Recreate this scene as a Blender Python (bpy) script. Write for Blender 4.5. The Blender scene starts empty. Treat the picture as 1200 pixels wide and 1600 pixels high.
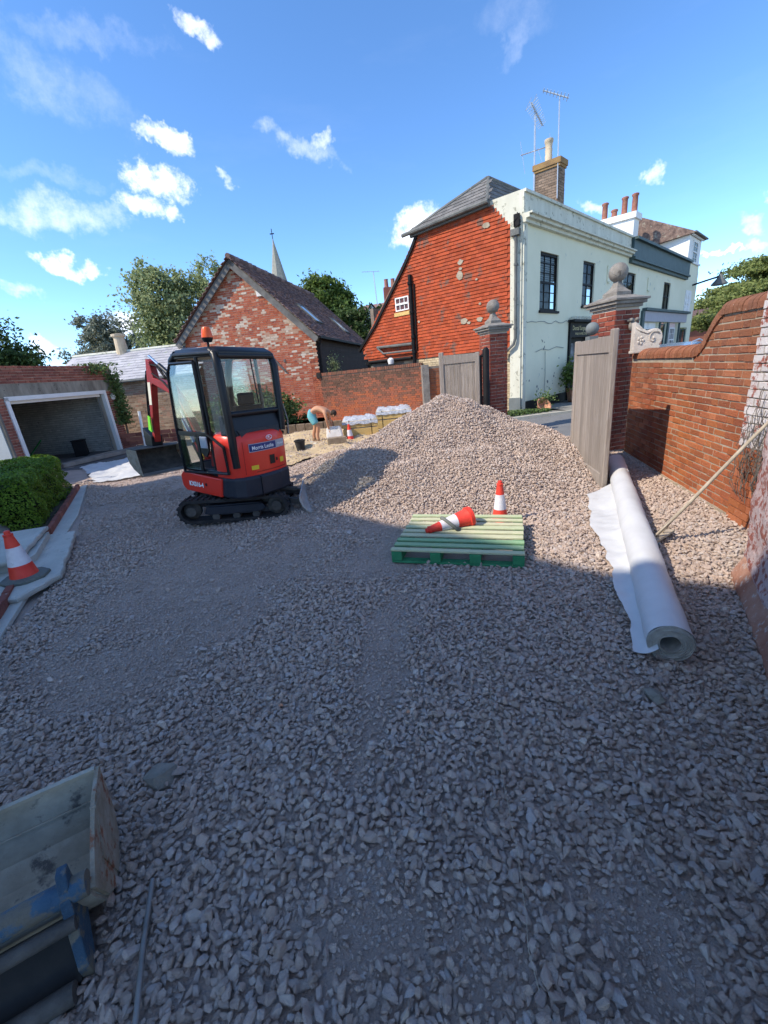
import bpy, bmesh, math, random
import numpy as np
from mathutils import Vector, Matrix, Euler
random.seed(7); rng = np.random.default_rng(7)
S = bpy.context.scene
col = S.collection
R = math.radians
# ------------------------------------------------------------------ camera
F_PX, CAM_H = 640.0, 1.75
PITCH, ROLL = math.atan(217/640), math.atan(.1014)
cam_d = bpy.data.cameras.new('camera'); cam = bpy.data.objects.new('camera', cam_d); col.objects.link(cam)
S.camera = cam
cam_d.sensor_fit = 'VERTICAL'; cam_d.sensor_height = 32; cam_d.lens = 32*F_PX/1600
cam_d.clip_start = .05; cam_d.clip_end = 2000
fw = Vector((0, math.cos(PITCH), -math.sin(PITCH))); dn = Vector((0, -math.sin(PITCH), -math.cos(PITCH))); rt = Vector((1, 0, 0))
ri = rt*math.cos(ROLL)+dn*math.sin(ROLL); di = dn*math.cos(ROLL)-rt*math.sin(ROLL)
M = Matrix.Identity(4)
for i in range(3): M[i][0] = ri[i]; M[i][1] = -di[i]; M[i][2] = -fw[i]
M[2][3] = CAM_H
cam.matrix_world = M
CAMP = Vector((0, 0, CAM_H))
# ------------------------------------------------------------------ sky, sun, exposure
SUN_AZ, SUN_EL = -109.5, 44.0          # clockwise from +Y
w = bpy.data.worlds.new('World'); S.world = w; w.use_nodes = True
nt = w.node_tree; N = nt.nodes; L = nt.links; N.clear()
def nd(t, **k):
    n = N.new(t)
    for a, b in k.items():
        if a.startswith('i_'): n.inputs[int(a[2:])].default_value = b
        else: setattr(n, a, b)
    return n
def mth(op, a, b=None, c=None, clamp=False):
    n = N.new('ShaderNodeMath'); n.operation = op; n.use_clamp = clamp
    for i, v in enumerate((a, b, c)):
        if v is None: continue
        if isinstance(v, (int, float)): n.inputs[i].default_value = v
        else: L.new(v, n.inputs[i])
    return n.outputs[0]
sky = nd('ShaderNodeTexSky', sky_type='NISHITA', sun_disc=False, sun_elevation=R(SUN_EL), sun_rotation=R(SUN_AZ),
         altitude=0, air_density=.74, dust_density=.0, ozone_density=4.0)
bg = nd('ShaderNodeBackground'); wo = nd('ShaderNodeOutputWorld')
bg.inputs[1].default_value = .15
tc = nd('ShaderNodeTexCoord')
hs = nd('ShaderNodeHueSaturation'); hs.inputs['Saturation'].default_value = 1.12; hs.inputs['Value'].default_value = .80
L.new(sky.outputs[0], hs.inputs['Color'])
# clouds: (direction x, y, z, half width, half height, tilt, strength, kind) ; kind 0 = puffy, 1 = thin streak
CLOUDS = [(-0.214, 0.834, 0.509, 0.0374, 0.018, -0.33, 0.75, 0),
 (-0.299, 0.865, 0.404, 0.0446, 0.0174, -0.4, 0.85, 0),
 (-0.332, 0.876, 0.351, 0.0583, 0.034, -0.38, 1.0, 0),
 (-0.378, 0.87, 0.318, 0.0511, 0.0237, -0.3, 0.8, 0),
 (-0.333, 0.894, 0.301, 0.0196, 0.019, -0.31, 0.7, 0),
 (-0.085, 0.917, 0.389, 0.0854, 0.0176, -0.25, 0.55, 1),
 (-0.048, 0.917, 0.397, 0.03, 0.0141, 0.48, 0.5, 0),
 (-0.229, 0.904, 0.36, 0.0222, 0.0118, -0.38, 0.5, 0),
 (-0.51, 0.829, 0.228, 0.0397, 0.0183, -0.11, 0.95, 0),
 (-0.468, 0.854, 0.227, 0.0257, 0.0162, -0.16, 0.85, 0),
 (-0.491, 0.82, 0.295, 0.1229, 0.0348, 0.08, 0.75, 1),
 (-0.541, 0.794, 0.278, 0.0627, 0.0161, 0.09, 0.6, 1),
 (-0.437, 0.844, 0.311, 0.0692, 0.0192, -0.01, 0.5, 1),
 (-0.442, 0.888, 0.13, 0.0615, 0.0349, -0.04, 0.95, 0),
 (-0.58, 0.807, 0.112, 0.0247, 0.019, -0.03, 0.75, 0),
 (-0.552, 0.83, 0.075, 0.0266, 0.0114, -0.06, 0.8, 0),
 (-0.584, 0.789, 0.188, 0.0419, 0.0125, 0.03, 0.7, 1),
 (0.119, 0.957, 0.265, 0.0588, 0.0351, 0.47, 1.0, 0),
 (0.114, 0.962, 0.248, 0.0405, 0.0298, -0.11, 0.9, 0),
 (0.51, 0.814, 0.278, 0.0156, 0.0167, 0.29, 0.6, 0),
 (0.428, 0.872, 0.237, 0.0352, 0.0129, -0.35, 0.5, 0),
 (0.626, 0.76, 0.173, 0.0296, 0.0138, -0.25, 0.45, 0),
 (0.645, 0.751, 0.142, 0.0254, 0.014, 0.19, 0.5, 0),
 (0.64, 0.74, 0.207, 0.016, 0.0151, -0.28, 0.6, 0),
 (0.615, 0.777, 0.134, 0.0448, 0.005, -0.1, 0.9, 0),
 (0.292, 0.83, 0.475, 0.0524, 0.0141, 0.55, 0.18, 1),
 (-0.434, 0.779, 0.451, 0.1003, 0.0498, -0.37, 0.24, 1),
 (-0.362, 0.823, 0.438, 0.0783, 0.03, -0.51, 0.17, 1),
 (-0.359, 0.788, 0.5, 0.129, 0.0191, -0.06, 0.18, 1),
 (-0.49, 0.801, 0.345, 0.1234, 0.0154, 0.05, 0.21, 1),
 (0.288, 0.82, 0.495, 0.0706, 0.0236, -0.24, 0.12, 1)]
def noise(scale, det=6, rough=.6, dist=0.):
    n = nd('ShaderNodeTexNoise'); n.inputs['Scale'].default_value = scale; n.inputs['Detail'].default_value = det
    n.inputs['Roughness'].default_value = rough; n.inputs['Distortion'].default_value = dist
    L.new(tc.outputs['Generated'], n.inputs['Vector']); return n
wn = noise(9, 5, .65); wn2 = noise(34, 6, .7)
vs = nd('ShaderNodeVectorMath', operation='MULTIPLY_ADD'); L.new(wn.outputs['Color'], vs.inputs[0])
vs.inputs[1].default_value = (.13,)*3; vs.inputs[2].default_value = (-.065,)*3
vd = nd('ShaderNodeVectorMath', operation='ADD'); L.new(tc.outputs['Generated'], vd.inputs[0]); L.new(vs.outputs[0], vd.inputs[1])
fine = mth('SUBTRACT', wn2.outputs['Fac'], .5)
tot = None
for (x, y, z, a, b, tilt, st, kind) in CLOUDS:
    d = Vector((x, y, z)).normalized(); e1 = d.cross(Vector((0, 0, 1))).normalized(); e2 = e1.cross(d)
    t1 = e1*math.cos(tilt)+e2*math.sin(tilt); t2 = e2*math.cos(tilt)-e1*math.sin(tilt)
    q = []
    for t, s in ((t1, a), (t2, b)):
        n = nd('ShaderNodeVectorMath', operation='DOT_PRODUCT'); L.new(vd.outputs[0], n.inputs[0]); n.inputs[1].default_value = t/s
        o = mth('SUBTRACT', n.outputs['Value'], d.dot(t/s)); q.append(mth('MULTIPLY', o, o))
    n = nd('ShaderNodeVectorMath', operation='DOT_PRODUCT'); L.new(tc.outputs['Generated'], n.inputs[0]); n.inputs[1].default_value = d
    front = mth('GREATER_THAN', n.outputs['Value'], .3)
    m = mth('SUBTRACT', 1.0, mth('ADD', q[0], q[1]))
    m = mth('MULTIPLY_ADD', fine, 2.4 if kind == 0 else 2.0, m)
    m = mth('MULTIPLY', m, (.72 if kind == 0 else .45), clamp=True)
    m = mth('MULTIPLY', mth('MULTIPLY', m, m), mth('SUBTRACT', 3.0, mth('MULTIPLY', m, 2.0)))
    m = mth('MULTIPLY', mth('MULTIPLY', m, st), front)
    tot = m if tot is None else mth('MAXIMUM', tot, m)
# low haze band of thin cloud near the horizon, all the way round
sep = nd('ShaderNodeSeparateXYZ'); L.new(tc.outputs['Generated'], sep.inputs[0])
mp = nd('ShaderNodeMapping'); mp.inputs['Scale'].default_value = (2.2, 2.2, 9.); L.new(tc.outputs['Generated'], mp.inputs[0])
wn3 = nd('ShaderNodeTexNoise'); wn3.inputs['Scale'].default_value = 1.6; wn3.inputs['Detail'].default_value = 7; wn3.inputs['Roughness'].default_value = .62
L.new(mp.outputs[0], wn3.inputs['Vector'])
cir = mth('MULTIPLY', mth('SUBTRACT', wn3.outputs['Fac'], .56), 2.2, clamp=True)
cir = mth('MULTIPLY', cir, .04)
fill_cloud_n = nd('ShaderNodeTexNoise'); fill_cloud_n.inputs['Scale'].default_value = 3.4; fill_cloud_n.inputs['Detail'].default_value = 8; fill_cloud_n.inputs['Roughness'].default_value = .6; L.new(tc.outputs['Generated'], fill_cloud_n.inputs['Vector'])
fill_cloud_m = mth('MULTIPLY', mth('SUBTRACT', fill_cloud_n.outputs['Fac'], .54), 7., clamp=True)
fill_cloud_b = mth('MULTIPLY', mth('SUBTRACT', .30, sep.outputs['Y']), 3., clamp=True)      # unseen cumulus added behind the camera as neutral fill for the shade
tot = mth('MAXIMUM', tot, mth('MULTIPLY', fill_cloud_m, fill_cloud_b))
tot = mth('MAXIMUM', tot, cir)
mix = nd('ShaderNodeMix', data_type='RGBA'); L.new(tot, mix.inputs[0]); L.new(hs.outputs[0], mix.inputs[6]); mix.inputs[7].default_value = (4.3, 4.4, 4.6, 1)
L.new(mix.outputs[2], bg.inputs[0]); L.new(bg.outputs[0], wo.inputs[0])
sun_d = bpy.data.lights.new('sun', 'SUN'); sun = bpy.data.objects.new('sun', sun_d); col.objects.link(sun)
sun_d.energy = 2.08; sun_d.angle = R(.5); sun_d.color = (1, .90, .76)
SV = Vector((math.sin(R(SUN_AZ))*math.cos(R(SUN_EL)), math.cos(R(SUN_AZ))*math.cos(R(SUN_EL)), math.sin(R(SUN_EL))))
sun.rotation_euler = SV.to_track_quat('Z', 'Y').to_euler(); sun.location = SV*60
S.view_settings.view_transform = 'Standard'; S.view_settings.look = 'None'; S.view_settings.gamma = 1
S.view_settings.exposure = 1.48
S.render.engine = 'CYCLES'
# ------------------------------------------------------------------ materials
MATS = {}
def pmat(name, c1, c2=None, scale=6., rough=.85, bump=.2, bscale=None, metal=0., rndamt=0., c3=None, spots=0., sscale=20., stretch=None, spec=.3, ramp=None, emit=None, trans=0., attronly=False, rampmix=.62, zt=None):
    """noise-mixed colour, optional per-piece random colour (rnd attribute + object random), optional spots of c3"""
    if name in MATS: return MATS[name]
    m = bpy.data.materials.new(name); MATS[name] = m; m.use_nodes = True
    nt = m.node_tree; N = nt.nodes; L = nt.links; N.clear()
    out = N.new('ShaderNodeOutputMaterial'); bs = N.new('ShaderNodeBsdfPrincipled'); L.new(bs.outputs[0], out.inputs[0])
    bs.inputs['Roughness'].default_value = rough; bs.inputs['Metallic'].default_value = metal; bs.inputs['Specular IOR Level'].default_value = spec
    geo = N.new('ShaderNodeNewGeometry'); vec = geo.outputs['Position']
    if stretch:
        mp = N.new('ShaderNodeMapping'); mp.inputs['Scale'].default_value = stretch; L.new(vec, mp.inputs[0]); vec = mp.outputs[0]
    def noi(s, det=5, ro=.6, v=None):
        n = N.new('ShaderNodeTexNoise'); n.inputs['Scale'].default_value = s; n.inputs['Detail'].default_value = det; n.inputs['Roughness'].default_value = ro
        L.new(v or vec, n.inputs['Vector']); return n.outputs['Fac']
    c2 = c2 or tuple(min(1, x*1.35) for x in c1)
    rg = N.new('ShaderNodeMapRange'); L.new(noi(scale), rg.inputs[0]); rg.inputs[1].default_value = .34; rg.inputs[2].default_value = .66
    mx = N.new('ShaderNodeMix'); mx.data_type = 'RGBA'; L.new(rg.outputs[0], mx.inputs[0])
    mx.inputs[6].default_value = (*c1, 1); mx.inputs[7].default_value = (*c2, 1)
    cur = mx.outputs[2]
    if rndamt or ramp:
        at = N.new('ShaderNodeAttribute'); at.attribute_name = 'rnd'; oi = N.new('ShaderNodeObjectInfo')
        ad = N.new('ShaderNodeMath'); ad.operation = 'ADD'; L.new(at.outputs['Fac'], ad.inputs[0]); L.new(oi.outputs['Random'], ad.inputs[1])
        if attronly: ad = at
        fr = N.new('ShaderNodeMath'); fr.operation = 'FRACT'; L.new(at.outputs['Fac'] if attronly else ad.outputs[0], fr.inputs[0])
        if ramp:
            cr = N.new('ShaderNodeValToRGB'); cr.color_ramp.interpolation = 'LINEAR'
            el = cr.color_ramp.elements
            while len(el) < len(ramp): el.new(.5)
            for i, c in enumerate(ramp): el[i].position = i/(len(ramp)-1); el[i].color = (*c, 1)
            L.new(fr.outputs[0], cr.inputs[0])
            m2 = N.new('ShaderNodeMix'); m2.data_type = 'RGBA'; m2.inputs[0].default_value = rampmix
            L.new(cur, m2.inputs[6]); L.new(cr.outputs[0], m2.inputs[7]); cur = m2.outputs[2]
        if rndamt:
            mr = N.new('ShaderNodeMapRange'); mr.inputs[3].default_value = 1-rndamt; mr.inputs[4].default_value = 1+rndamt*.8
            L.new(fr.outputs[0], mr.inputs[0]); hv = N.new('ShaderNodeHueSaturation'); L.new(mr.outputs[0], hv.inputs['Value']); L.new(cur, hv.inputs['Color']); cur = hv.outputs[0]
    if zt:
        sp = N.new('ShaderNodeSeparateXYZ'); L.new(geo.outputs['Position'], sp.inputs[0]); aa = N.new('ShaderNodeMath'); aa.operation = 'MULTIPLY_ADD'; L.new(noi(2.2, 5, .7, geo.outputs['Position']), aa.inputs[0]); aa.inputs[1].default_value = 1.6; L.new(sp.outputs['Z'], aa.inputs[2])
        zr = N.new('ShaderNodeMapRange'); L.new(aa.outputs[0], zr.inputs[0]); zr.inputs[1].default_value = zt[0]+.8; zr.inputs[2].default_value = zt[1]+.8; zr.inputs[4].default_value = zt[3]
        mz = N.new('ShaderNodeMix'); mz.data_type = 'RGBA'; L.new(zr.outputs[0], mz.inputs[0]); L.new(cur, mz.inputs[6]); mz.inputs[7].default_value = (*zt[2], 1); cur = mz.outputs[2]
    if c3:
        r3 = N.new('ShaderNodeMapRange'); L.new(noi(sscale, 7, .68, geo.outputs['Position']), r3.inputs[0])
        lo = .72-.3*spots; r3.inputs[1].default_value = lo; r3.inputs[2].default_value = lo+.07
        m3 = N.new('ShaderNodeMix'); m3.data_type = 'RGBA'; L.new(r3.outputs[0], m3.inputs[0]); L.new(cur, m3.inputs[6]); m3.inputs[7].default_value = (*c3, 1); cur = m3.outputs[2]
    L.new(cur, bs.inputs['Base Color'])
    if bump:
        bp = N.new('ShaderNodeBump'); bp.inputs['Strength'].default_value = min(1, bump*2); bp.inputs['Distance'].default_value = .01*max(1, bump*3)
        L.new(noi(bscale or scale*8, 6, .7), bp.inputs['Height']); L.new(bp.outputs[0], bs.inputs['Normal'])
    if trans: 
        tb = N.new('ShaderNodeBsdfTranslucent'); L.new(cur, tb.inputs[0]); ms = N.new('ShaderNodeMixShader'); ms.inputs[0].default_value = trans
        L.new(bs.outputs[0], ms.inputs[1]); L.new(tb.outputs[0], ms.inputs[2]); L.new(ms.outputs[0], out.inputs[0])
    if emit: bs.inputs['Emission Color'].default_value = (*emit, 1); bs.inputs['Emission Strength'].default_value = 1
    return m
def glass_mat(name, tint, alpha, rough=.03):
    m = bpy.data.materials.new(name); MATS[name] = m; m.use_nodes = True
    nt = m.node_tree; N = nt.nodes; L = nt.links; N.clear()
    out = N.new('ShaderNodeOutputMaterial'); tr = N.new('ShaderNodeBsdfTransparent'); gl = N.new('ShaderNodeBsdfGlossy'); df = N.new('ShaderNodeBsdfDiffuse')
    tr.inputs[0].default_value = (*tint, 1); gl.inputs['Roughness'].default_value = rough; df.inputs[0].default_value = (.35, .38, .36, 1)
    lw = N.new('ShaderNodeLayerWeight'); lw.inputs[0].default_value = .22
    a = N.new('ShaderNodeMixShader'); a.inputs[0].default_value = alpha; L.new(tr.outputs[0], a.inputs[1]); L.new(df.outputs[0], a.inputs[2])
    b = N.new('ShaderNodeMixShader'); mr = N.new('ShaderNodeMapRange'); mr.inputs[3].default_value = .03; mr.inputs[4].default_value = .28
    L.new(lw.outputs['Fresnel'], mr.inputs[0]); L.new(mr.outputs[0], b.inputs[0]); L.new(a.outputs[0], b.inputs[1]); L.new(gl.outputs[0], b.inputs[2]); L.new(b.outputs[0], out.inputs[0])
    return m
BR_RAMP = [(.36, .10, .04), (.23, .065, .04), (.40, .13, .05), (.17, .055, .045), (.33, .085, .04), (.27, .09, .05), (.40, .15, .08)]
m_brick = pmat('old_red_brick', (.34, .095, .035), (.56, .19, .055), 1.1, .92, .5, 45, ramp=BR_RAMP, rndamt=.2, zt=(.95, 2.0, (.18, .10, .065), .65), c3=(.48, .43, .34), spots=.30, sscale=34)
m_brick_pier = pmat('dark_red_brick', (.17, .045, .032), (.30, .075, .045), 3, .9, .3, 60, ramp=[(.25, .06, .035), (.16, .04, .03), (.32, .085, .045), (.2, .05, .04)], rndamt=.15, c3=(.34, .26, .2), spots=.1, sscale=30)
m_brick_barn = pmat('patchy_barn_brick', (.34, .10, .05), (.40, .15, .09), 1.5, .92, .25, 50, ramp=[(.24, .06, .04), (.40, .10, .05), (.34, .085, .045), (.46, .14, .07), (.42, .13, .07), (.40, .20, .13), (.50, .38, .28), (.58, .50, .40), (.62, .55, .46)], attronly=True, rampmix=.85, c3=(.55, .47, .38), spots=.30, sscale=14)
m_brick_gard = pmat('sooty_garden_brick', (.30, .09, .05), (.38, .13, .06), 1.2, .92, .25, 50, ramp=[(.10, .07, .05), (.17, .10, .07), (.24, .10, .065), (.33, .13, .08), (.38, .12, .065), (.44, .14, .06), (.40, .10, .05)], attronly=True, rampmix=.85, c3=(.42, .36, .28), spots=.22, sscale=18)
m_brick_gar = pmat('garage_brick', (.22, .08, .06), (.36, .13, .085), 2, .92, .25, 50, ramp=[(.30, .10, .07), (.20, .07, .06), (.38, .15, .10), (.26, .09, .07)], rndamt=.2, c3=(.4, .35, .3), spots=.2, sscale=12)
m_brick_pale = pmat('pale_yard_brick', (.33, .22, .14), (.42, .30, .20), 2, .92, .25, 50, ramp=[(.34, .20, .12), (.45, .34, .24), (.22, .13, .09), (.48, .38, .27), (.3, .12, .08)], rndamt=.25, c3=(.09, .08, .06), spots=.35, sscale=5)
m_brick_buff = pmat('buff_brick', (.48, .37, .22), (.58, .47, .30), 2, .9, .2, 50, rndamt=.25)
m_brick_white = pmat('limewashed_brick', (.46, .44, .40), (.60, .58, .53), 1.4, .92, .3, 40, rndamt=.15, c3=(.2, .17, .15), spots=.35, sscale=9)
m_brick_paint = pmat('worn_white_painted_brick', (.52, .46, .43), (.62, .58, .56), 3, .9, .4, 40, rndamt=.1, c3=(.30, .09, .06), spots=.62, sscale=9)
m_mort = pmat('lime_mortar', (.30, .25, .18), (.44, .38, .29), 5, .95, .4, 80)
m_mort_d = pmat('dark_mortar', (.19, .15, .12), (.28, .23, .18), 5, .95, .4, 80)
m_mort_p = pmat('pale_mortar', (.44, .37, .29), (.52, .46, .38), 4, .95, .4, 80)
m_plinthp = pmat('flaking_painted_render', (.60, .48, .45), (.50, .36, .33), 9, .88, .8, 34, c3=(.32, .11, .08), spots=.78, sscale=16)
m_tile = pmat('orange_clay_hung_tile', (.36, .058, .018), (.46, .078, .024), .8, .85, .2, 50, ramp=[(.42, .075, .024), (.33, .058, .022), (.45, .09, .03), (.20, .05, .028), (.37, .068, .025), (.27, .055, .025)], rndamt=.26, c3=(.17, .085, .06), spots=.5, sscale=2.2)
m_tileroof = pmat('mossy_brown_roof_tile', (.15, .095, .085), (.22, .14, .12), 2, .9, .3, 50, ramp=[(.26, .16, .14), (.15, .10, .095), (.34, .21, .17), (.20, .15, .14)], rndamt=.35, c3=(.34, .31, .25), spots=.25, sscale=12)
m_slate = pmat('grey_roof_slate', (.12, .118, .115), (.20, .19, .18), 3, .75, .2, 40, rndamt=.22, c3=(.38, .37, .3), spots=.2, sscale=10)
m_slate_l = pmat('pale_lilac_slate', (.36, .35, .37), (.46, .45, .46), 2, .8, .2, 40, rndamt=.12, c3=(.30, .36, .22), spots=.3, sscale=2.5)
m_render = pmat('pale_mint_render', (.69, .675, .50), (.76, .74, .56), .7, .8, .12, 25, c3=(.40, .46, .41), spots=.3, sscale=2.1)
m_cream = pmat('weathered_cream_paint', (.54, .53, .43), (.66, .65, .54), 3, .8, .2, 30, c3=(.28, .28, .21), spots=.5, sscale=6, stretch=(1, 1, .3))
m_white = pmat('white_paint', (.74, .74, .72), (.8, .8, .78), 4, .6, .08, 40)
m_wrend = pmat('white_render', (.74, .74, .71), (.80, .80, .78), 1.5, .8, .15, 30, c3=(.5, .5, .45), spots=.3, sscale=5)
m_dteal = pmat('dark_teal_paint', (.045, .075, .075), (.06, .095, .095), 3, .6, .1)
m_black = pmat('black_gloss_paint', (.010, .010, .011), (.016, .016, .017), 5, .6, .05, spec=.12)
m_lead = pmat('dull_lead', (.10, .105, .10), (.16, .165, .155), 5, .7, .2, c3=(.3, .3, .25), spots=.3, sscale=15)
m_stone = pmat('weathered_limestone', (.19, .17, .15), (.31, .285, .25), 7, .92, .6, 50, c3=(.12, .11, .10), spots=.42, sscale=14)
m_stone_l = pmat('pale_carved_stone', (.52, .45, .38), (.64, .57, .49), 8, .92, .5, 60, c3=(.28, .24, .2), spots=.35, sscale=14)
m_conc = pmat('stained_concrete', (.17, .15, .12), (.34, .31, .25), 3.4, .93, .4, 40, c3=(.10, .09, .08), spots=.42, sscale=5, stretch=(1.3, 1.3, .3))
m_concd = pmat('dark_concrete', (.10, .095, .09), (.16, .15, .14), 2.5, .93, .4, 40)
m_oak = pmat('silvered_oak', (.27, .225, .185), (.38, .325, .28), 5, .85, .5, 12, stretch=(9, 9, .55), rndamt=.2)
m_board = pmat('dark_brown_weatherboard', (.035, .020, .017), (.055, .032, .026), 3, .75, .3, 15, rndamt=.12)
m_barge = pmat('grey_weathered_timber', (.11, .105, .10), (.18, .175, .165), 4, .85, .3)
m_timb = pmat('yellow_pine', (.58, .38, .13), (.68, .49, .2), 4, .8, .3, 20, stretch=(1, 1, 8))
m_sleep = pmat('brown_sleeper', (.16, .115, .075), (.27, .20, .14), 6, .9, .4, 20, rndamt=.25)
m_twig = pmat('dark_dead_twig', (.10, .085, .07), (.17, .15, .13), 6, .9, .2)
m_oldt = pmat('old_grey_timber', (.21, .18, .15), (.32, .28, .24), 5, .9, .4, 20)
m_asph = pmat('asphalt', (.165, .165, .165), (.20, .20, .197), 1.5, .9, .35, 160, spec=.2)
m_pave = pmat('pavement_grey', (.20, .19, .17), (.28, .27, .24), 2, .92, .3, 60)
m_kerb = pmat('kerb_stone', (.42, .39, .31), (.52, .48, .40), 4, .9, .3)
m_grass = pmat('verge_grass', (.07, .11, .025), (.12, .15, .05), 12, .9, .5, 60)
m_field = pmat('distant_ground', (.12, .13, .07), (.18, .17, .11), .3, .95, .3)
m_sand = pmat('sandy_soil', (.46, .34, .19), (.58, .45, .28), 3, .95, .8, 30, c3=(.34, .28, .2), spots=.4, sscale=8)
m_fines = pmat('gravel_fines', (.49, .38, .315), (.58, .46, .385), 2.6, .95, 1.0, 95, c3=(.36, .30, .275), spots=.5, sscale=60)
GR = [(.57, .425, .335), (.64, .485, .38), (.46, .36, .30), (.58, .45, .37), (.69, .54, .43), (.49, .42, .375), (.62, .455, .35), (.50, .475, .46), (.39, .31, .27), (.65, .56, .46)]
m_gravel = pmat('plum_slate_gravel', (.56, .435, .36), (.65, .515, .425), 9, .88, .6, 110, ramp=GR, rndamt=.16, spec=.25)
m_slab = pmat('riven_sandstone_slab', (.42, .42, .37), (.52, .51, .45), 3, .85, .4, 25, c3=(.34, .35, .30), spots=.4, sscale=6)
m_leaf = {}
def leafmat(k, c1, c2, tr=.25):
    m_leaf[k] = pmat('foliage_'+k, c1, c2, 1.2, .6, 0, rndamt=.42, trans=tr); return m_leaf[k]
leafmat('box', (.11, .20, .016), (.18, .28, .026), .3); leafmat('oak', (.10, .155, .03), (.15, .21, .045), .4); leafmat('dark', (.06, .10, .03), (.09, .14, .035), .35)
leafmat('birch', (.24, .29, .13), (.36, .41, .20), .5); leafmat('conifer', (.19, .21, .15), (.27, .29, .22), .35); leafmat('cedar', (.16, .20, .06), (.28, .32, .10), .4); leafmat('ivy', (.07, .12, .03), (.13, .19, .06))
m_bark = pmat('bark', (.09, .07, .05), (.15, .12, .09), 8, .95, .5)
m_red = pmat('digger_red_paint', (.72, .035, .018), (.78, .042, .022), 4, .32, .03, spec=.5)
m_dred = pmat('worn_shaded_red_paint', (.19, .013, .010), (.30, .02, .015), 6, .45, .1)  # worn red, with the shade on the digger arm darkened into the colour
m_dblk = pmat('charcoal_counterweight', (.018, .022, .032), (.026, .03, .042), 5, .5, .1)
m_cabk = pmat('black_cab_steel', (.008, .009, .011), (.012, .013, .016), 5, .35, .05)
m_rub = pmat('dusty_black_rubber', (.022, .021, .022), (.045, .042, .041), 9, .85, .4, c3=(.12, .11, .10), spots=.3, sscale=12)
m_dusty = pmat('dusty_dark_steel', (.05, .046, .042), (.11, .10, .088), 9, .8, .3)
m_blade = pmat('scraped_dusty_blade', (.36, .34, .31), (.48, .45, .42), 8, .6, .2, metal=.1)
m_steel = pmat('worn_grey_steel', (.16, .155, .145), (.28, .27, .25), 6, .5, .2, metal=.35)
m_chrome = pmat('hydraulic_chrome', (.75, .75, .76), (.8, .8, .8), 5, .15, 0, metal=1.)
m_alu = pmat('aluminium_tube', (.5, .51, .52), (.6, .61, .62), 5, .4, 0, metal=.6)
m_navy = pmat('navy_sticker', (.03, .045, .16), (.035, .05, .18), 5, .4, 0)
m_gsign = pmat('grey_sticker', (.34, .36, .40), (.38, .40, .44), 5, .4, 0)
m_yel = pmat('yellow_sticker', (.80, .52, .03), (.8, .55, .05), 5, .4, 0)
m_txt = pmat('white_lettering', (.85, .85, .85), (.85, .85, .85), 5, .5, 0)
m_gold = pmat('gold_lettering', (.55, .45, .2), (.6, .5, .25), 5, .5, 0)
m_bcn = pmat('amber_red_beacon_plastic', (.75, .10, .02), (.8, .12, .03), 5, .3, 0)
m_cone = pmat('cone_red_plastic', (.70, .045, .03), (.76, .07, .04), 9, .5, .08, c3=(.45, .06, .04), spots=.15, sscale=30)
m_conw = pmat('cone_reflective_white', (.62, .58, .60), (.74, .71, .72), 12, .45, .08, c3=(.48, .43, .42), spots=.3, sscale=25)
m_conb = pmat('cone_recycled_base', (.11, .12, .105), (.17, .18, .155), 9, .85, .3)
m_pg = pmat('worn_green_pallet_wood', (.10, .30, .16), (.44, .47, .33), 4.0, .8, .4, 20, ramp=[(.60, .56, .36), (.36, .48, .26), (.56, .55, .34), (.58, .52, .36), (.14, .38, .17), (.62, .58, .38)], stretch=(.5, .5, 3), rampmix=.88)
m_pg2 = pmat('solid_green_pallet_wood', (.03, .20, .085), (.05, .26, .12), 4, .75, .4, 20)
m_mem = pmat('white_membrane', (.60, .60, .59), (.66, .66, .65), 5, .55, .15, 30, trans=.12)
m_core = pmat('cardboard_membrane_end', (.32, .30, .26), (.44, .42, .37), 20, .9, .3)
m_ash = pmat('weathered_ash_handle', (.33, .27, .20), (.48, .41, .31), 9, .8, .2, stretch=(3, 3, .4))
m_bkt = pmat('muddy_bucket_steel', (.27, .24, .185), (.47, .43, .345), 5, .62, .3, 30, metal=.2, c3=(.11, .10, .09), spots=.45, sscale=6)
m_bktr = pmat('rusty_bucket_steel', (.27, .22, .15), (.38, .33, .26), 14, .8, .5, 30, c3=(.25, .10, .05), spots=.55, sscale=10)
m_bblue = pmat('scuffed_blue_paint', (.03, .075, .13), (.055, .12, .18), 8, .6, .4, c3=(.15, .135, .105), spots=1.0, sscale=9)
m_bear = pmat('scraped_blue_steel', (.025, .06, .10), (.045, .095, .145), 8, .6, .4, c3=(.16, .145, .11), spots=.8, sscale=11)
m_skin = pmat('tanned_skin', (.50, .25, .14), (.56, .30, .18), 6, .6, .05)
m_short = pmat('teal_shorts_cloth', (.13, .38, .42), (.17, .44, .48), 10, .85, .2)
m_hair = pmat('dark_hair', (.03, .02, .015), (.05, .035, .025), 20, .8, .3)
m_boot = pmat('brown_boot_leather', (.22, .13, .07), (.3, .19, .11), 12, .8, .2)
m_bag = pmat('white_cement_sack', (.66, .64, .60), (.75, .73, .7), 12, .8, .4, 20)
m_wrap = pmat('silver_stretch_wrap', (.36, .38, .42), (.56, .58, .62), 12, .25, .9, 18)
m_terr = pmat('terracotta', (.48, .22, .12), (.58, .30, .18), 6, .85, .2)
m_pot = pmat('sooty_clay_pot', (.26, .10, .07), (.36, .17, .12), 6, .85, .2)
m_potb = pmat('buff_clay_pot', (.50, .40, .27), (.60, .50, .36), 6, .85, .2, c3=(.2, .15, .1), spots=.3, sscale=8)
m_lime = pmat('lime_green_plastic', (.16, .60, .03), (.2, .65, .05), 6, .5, .05)
m_carp = pmat('steel_blue_car_paint', (.20, .25, .31), (.22, .27, .33), 5, .25, 0, metal=.5, spec=.5)
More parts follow.
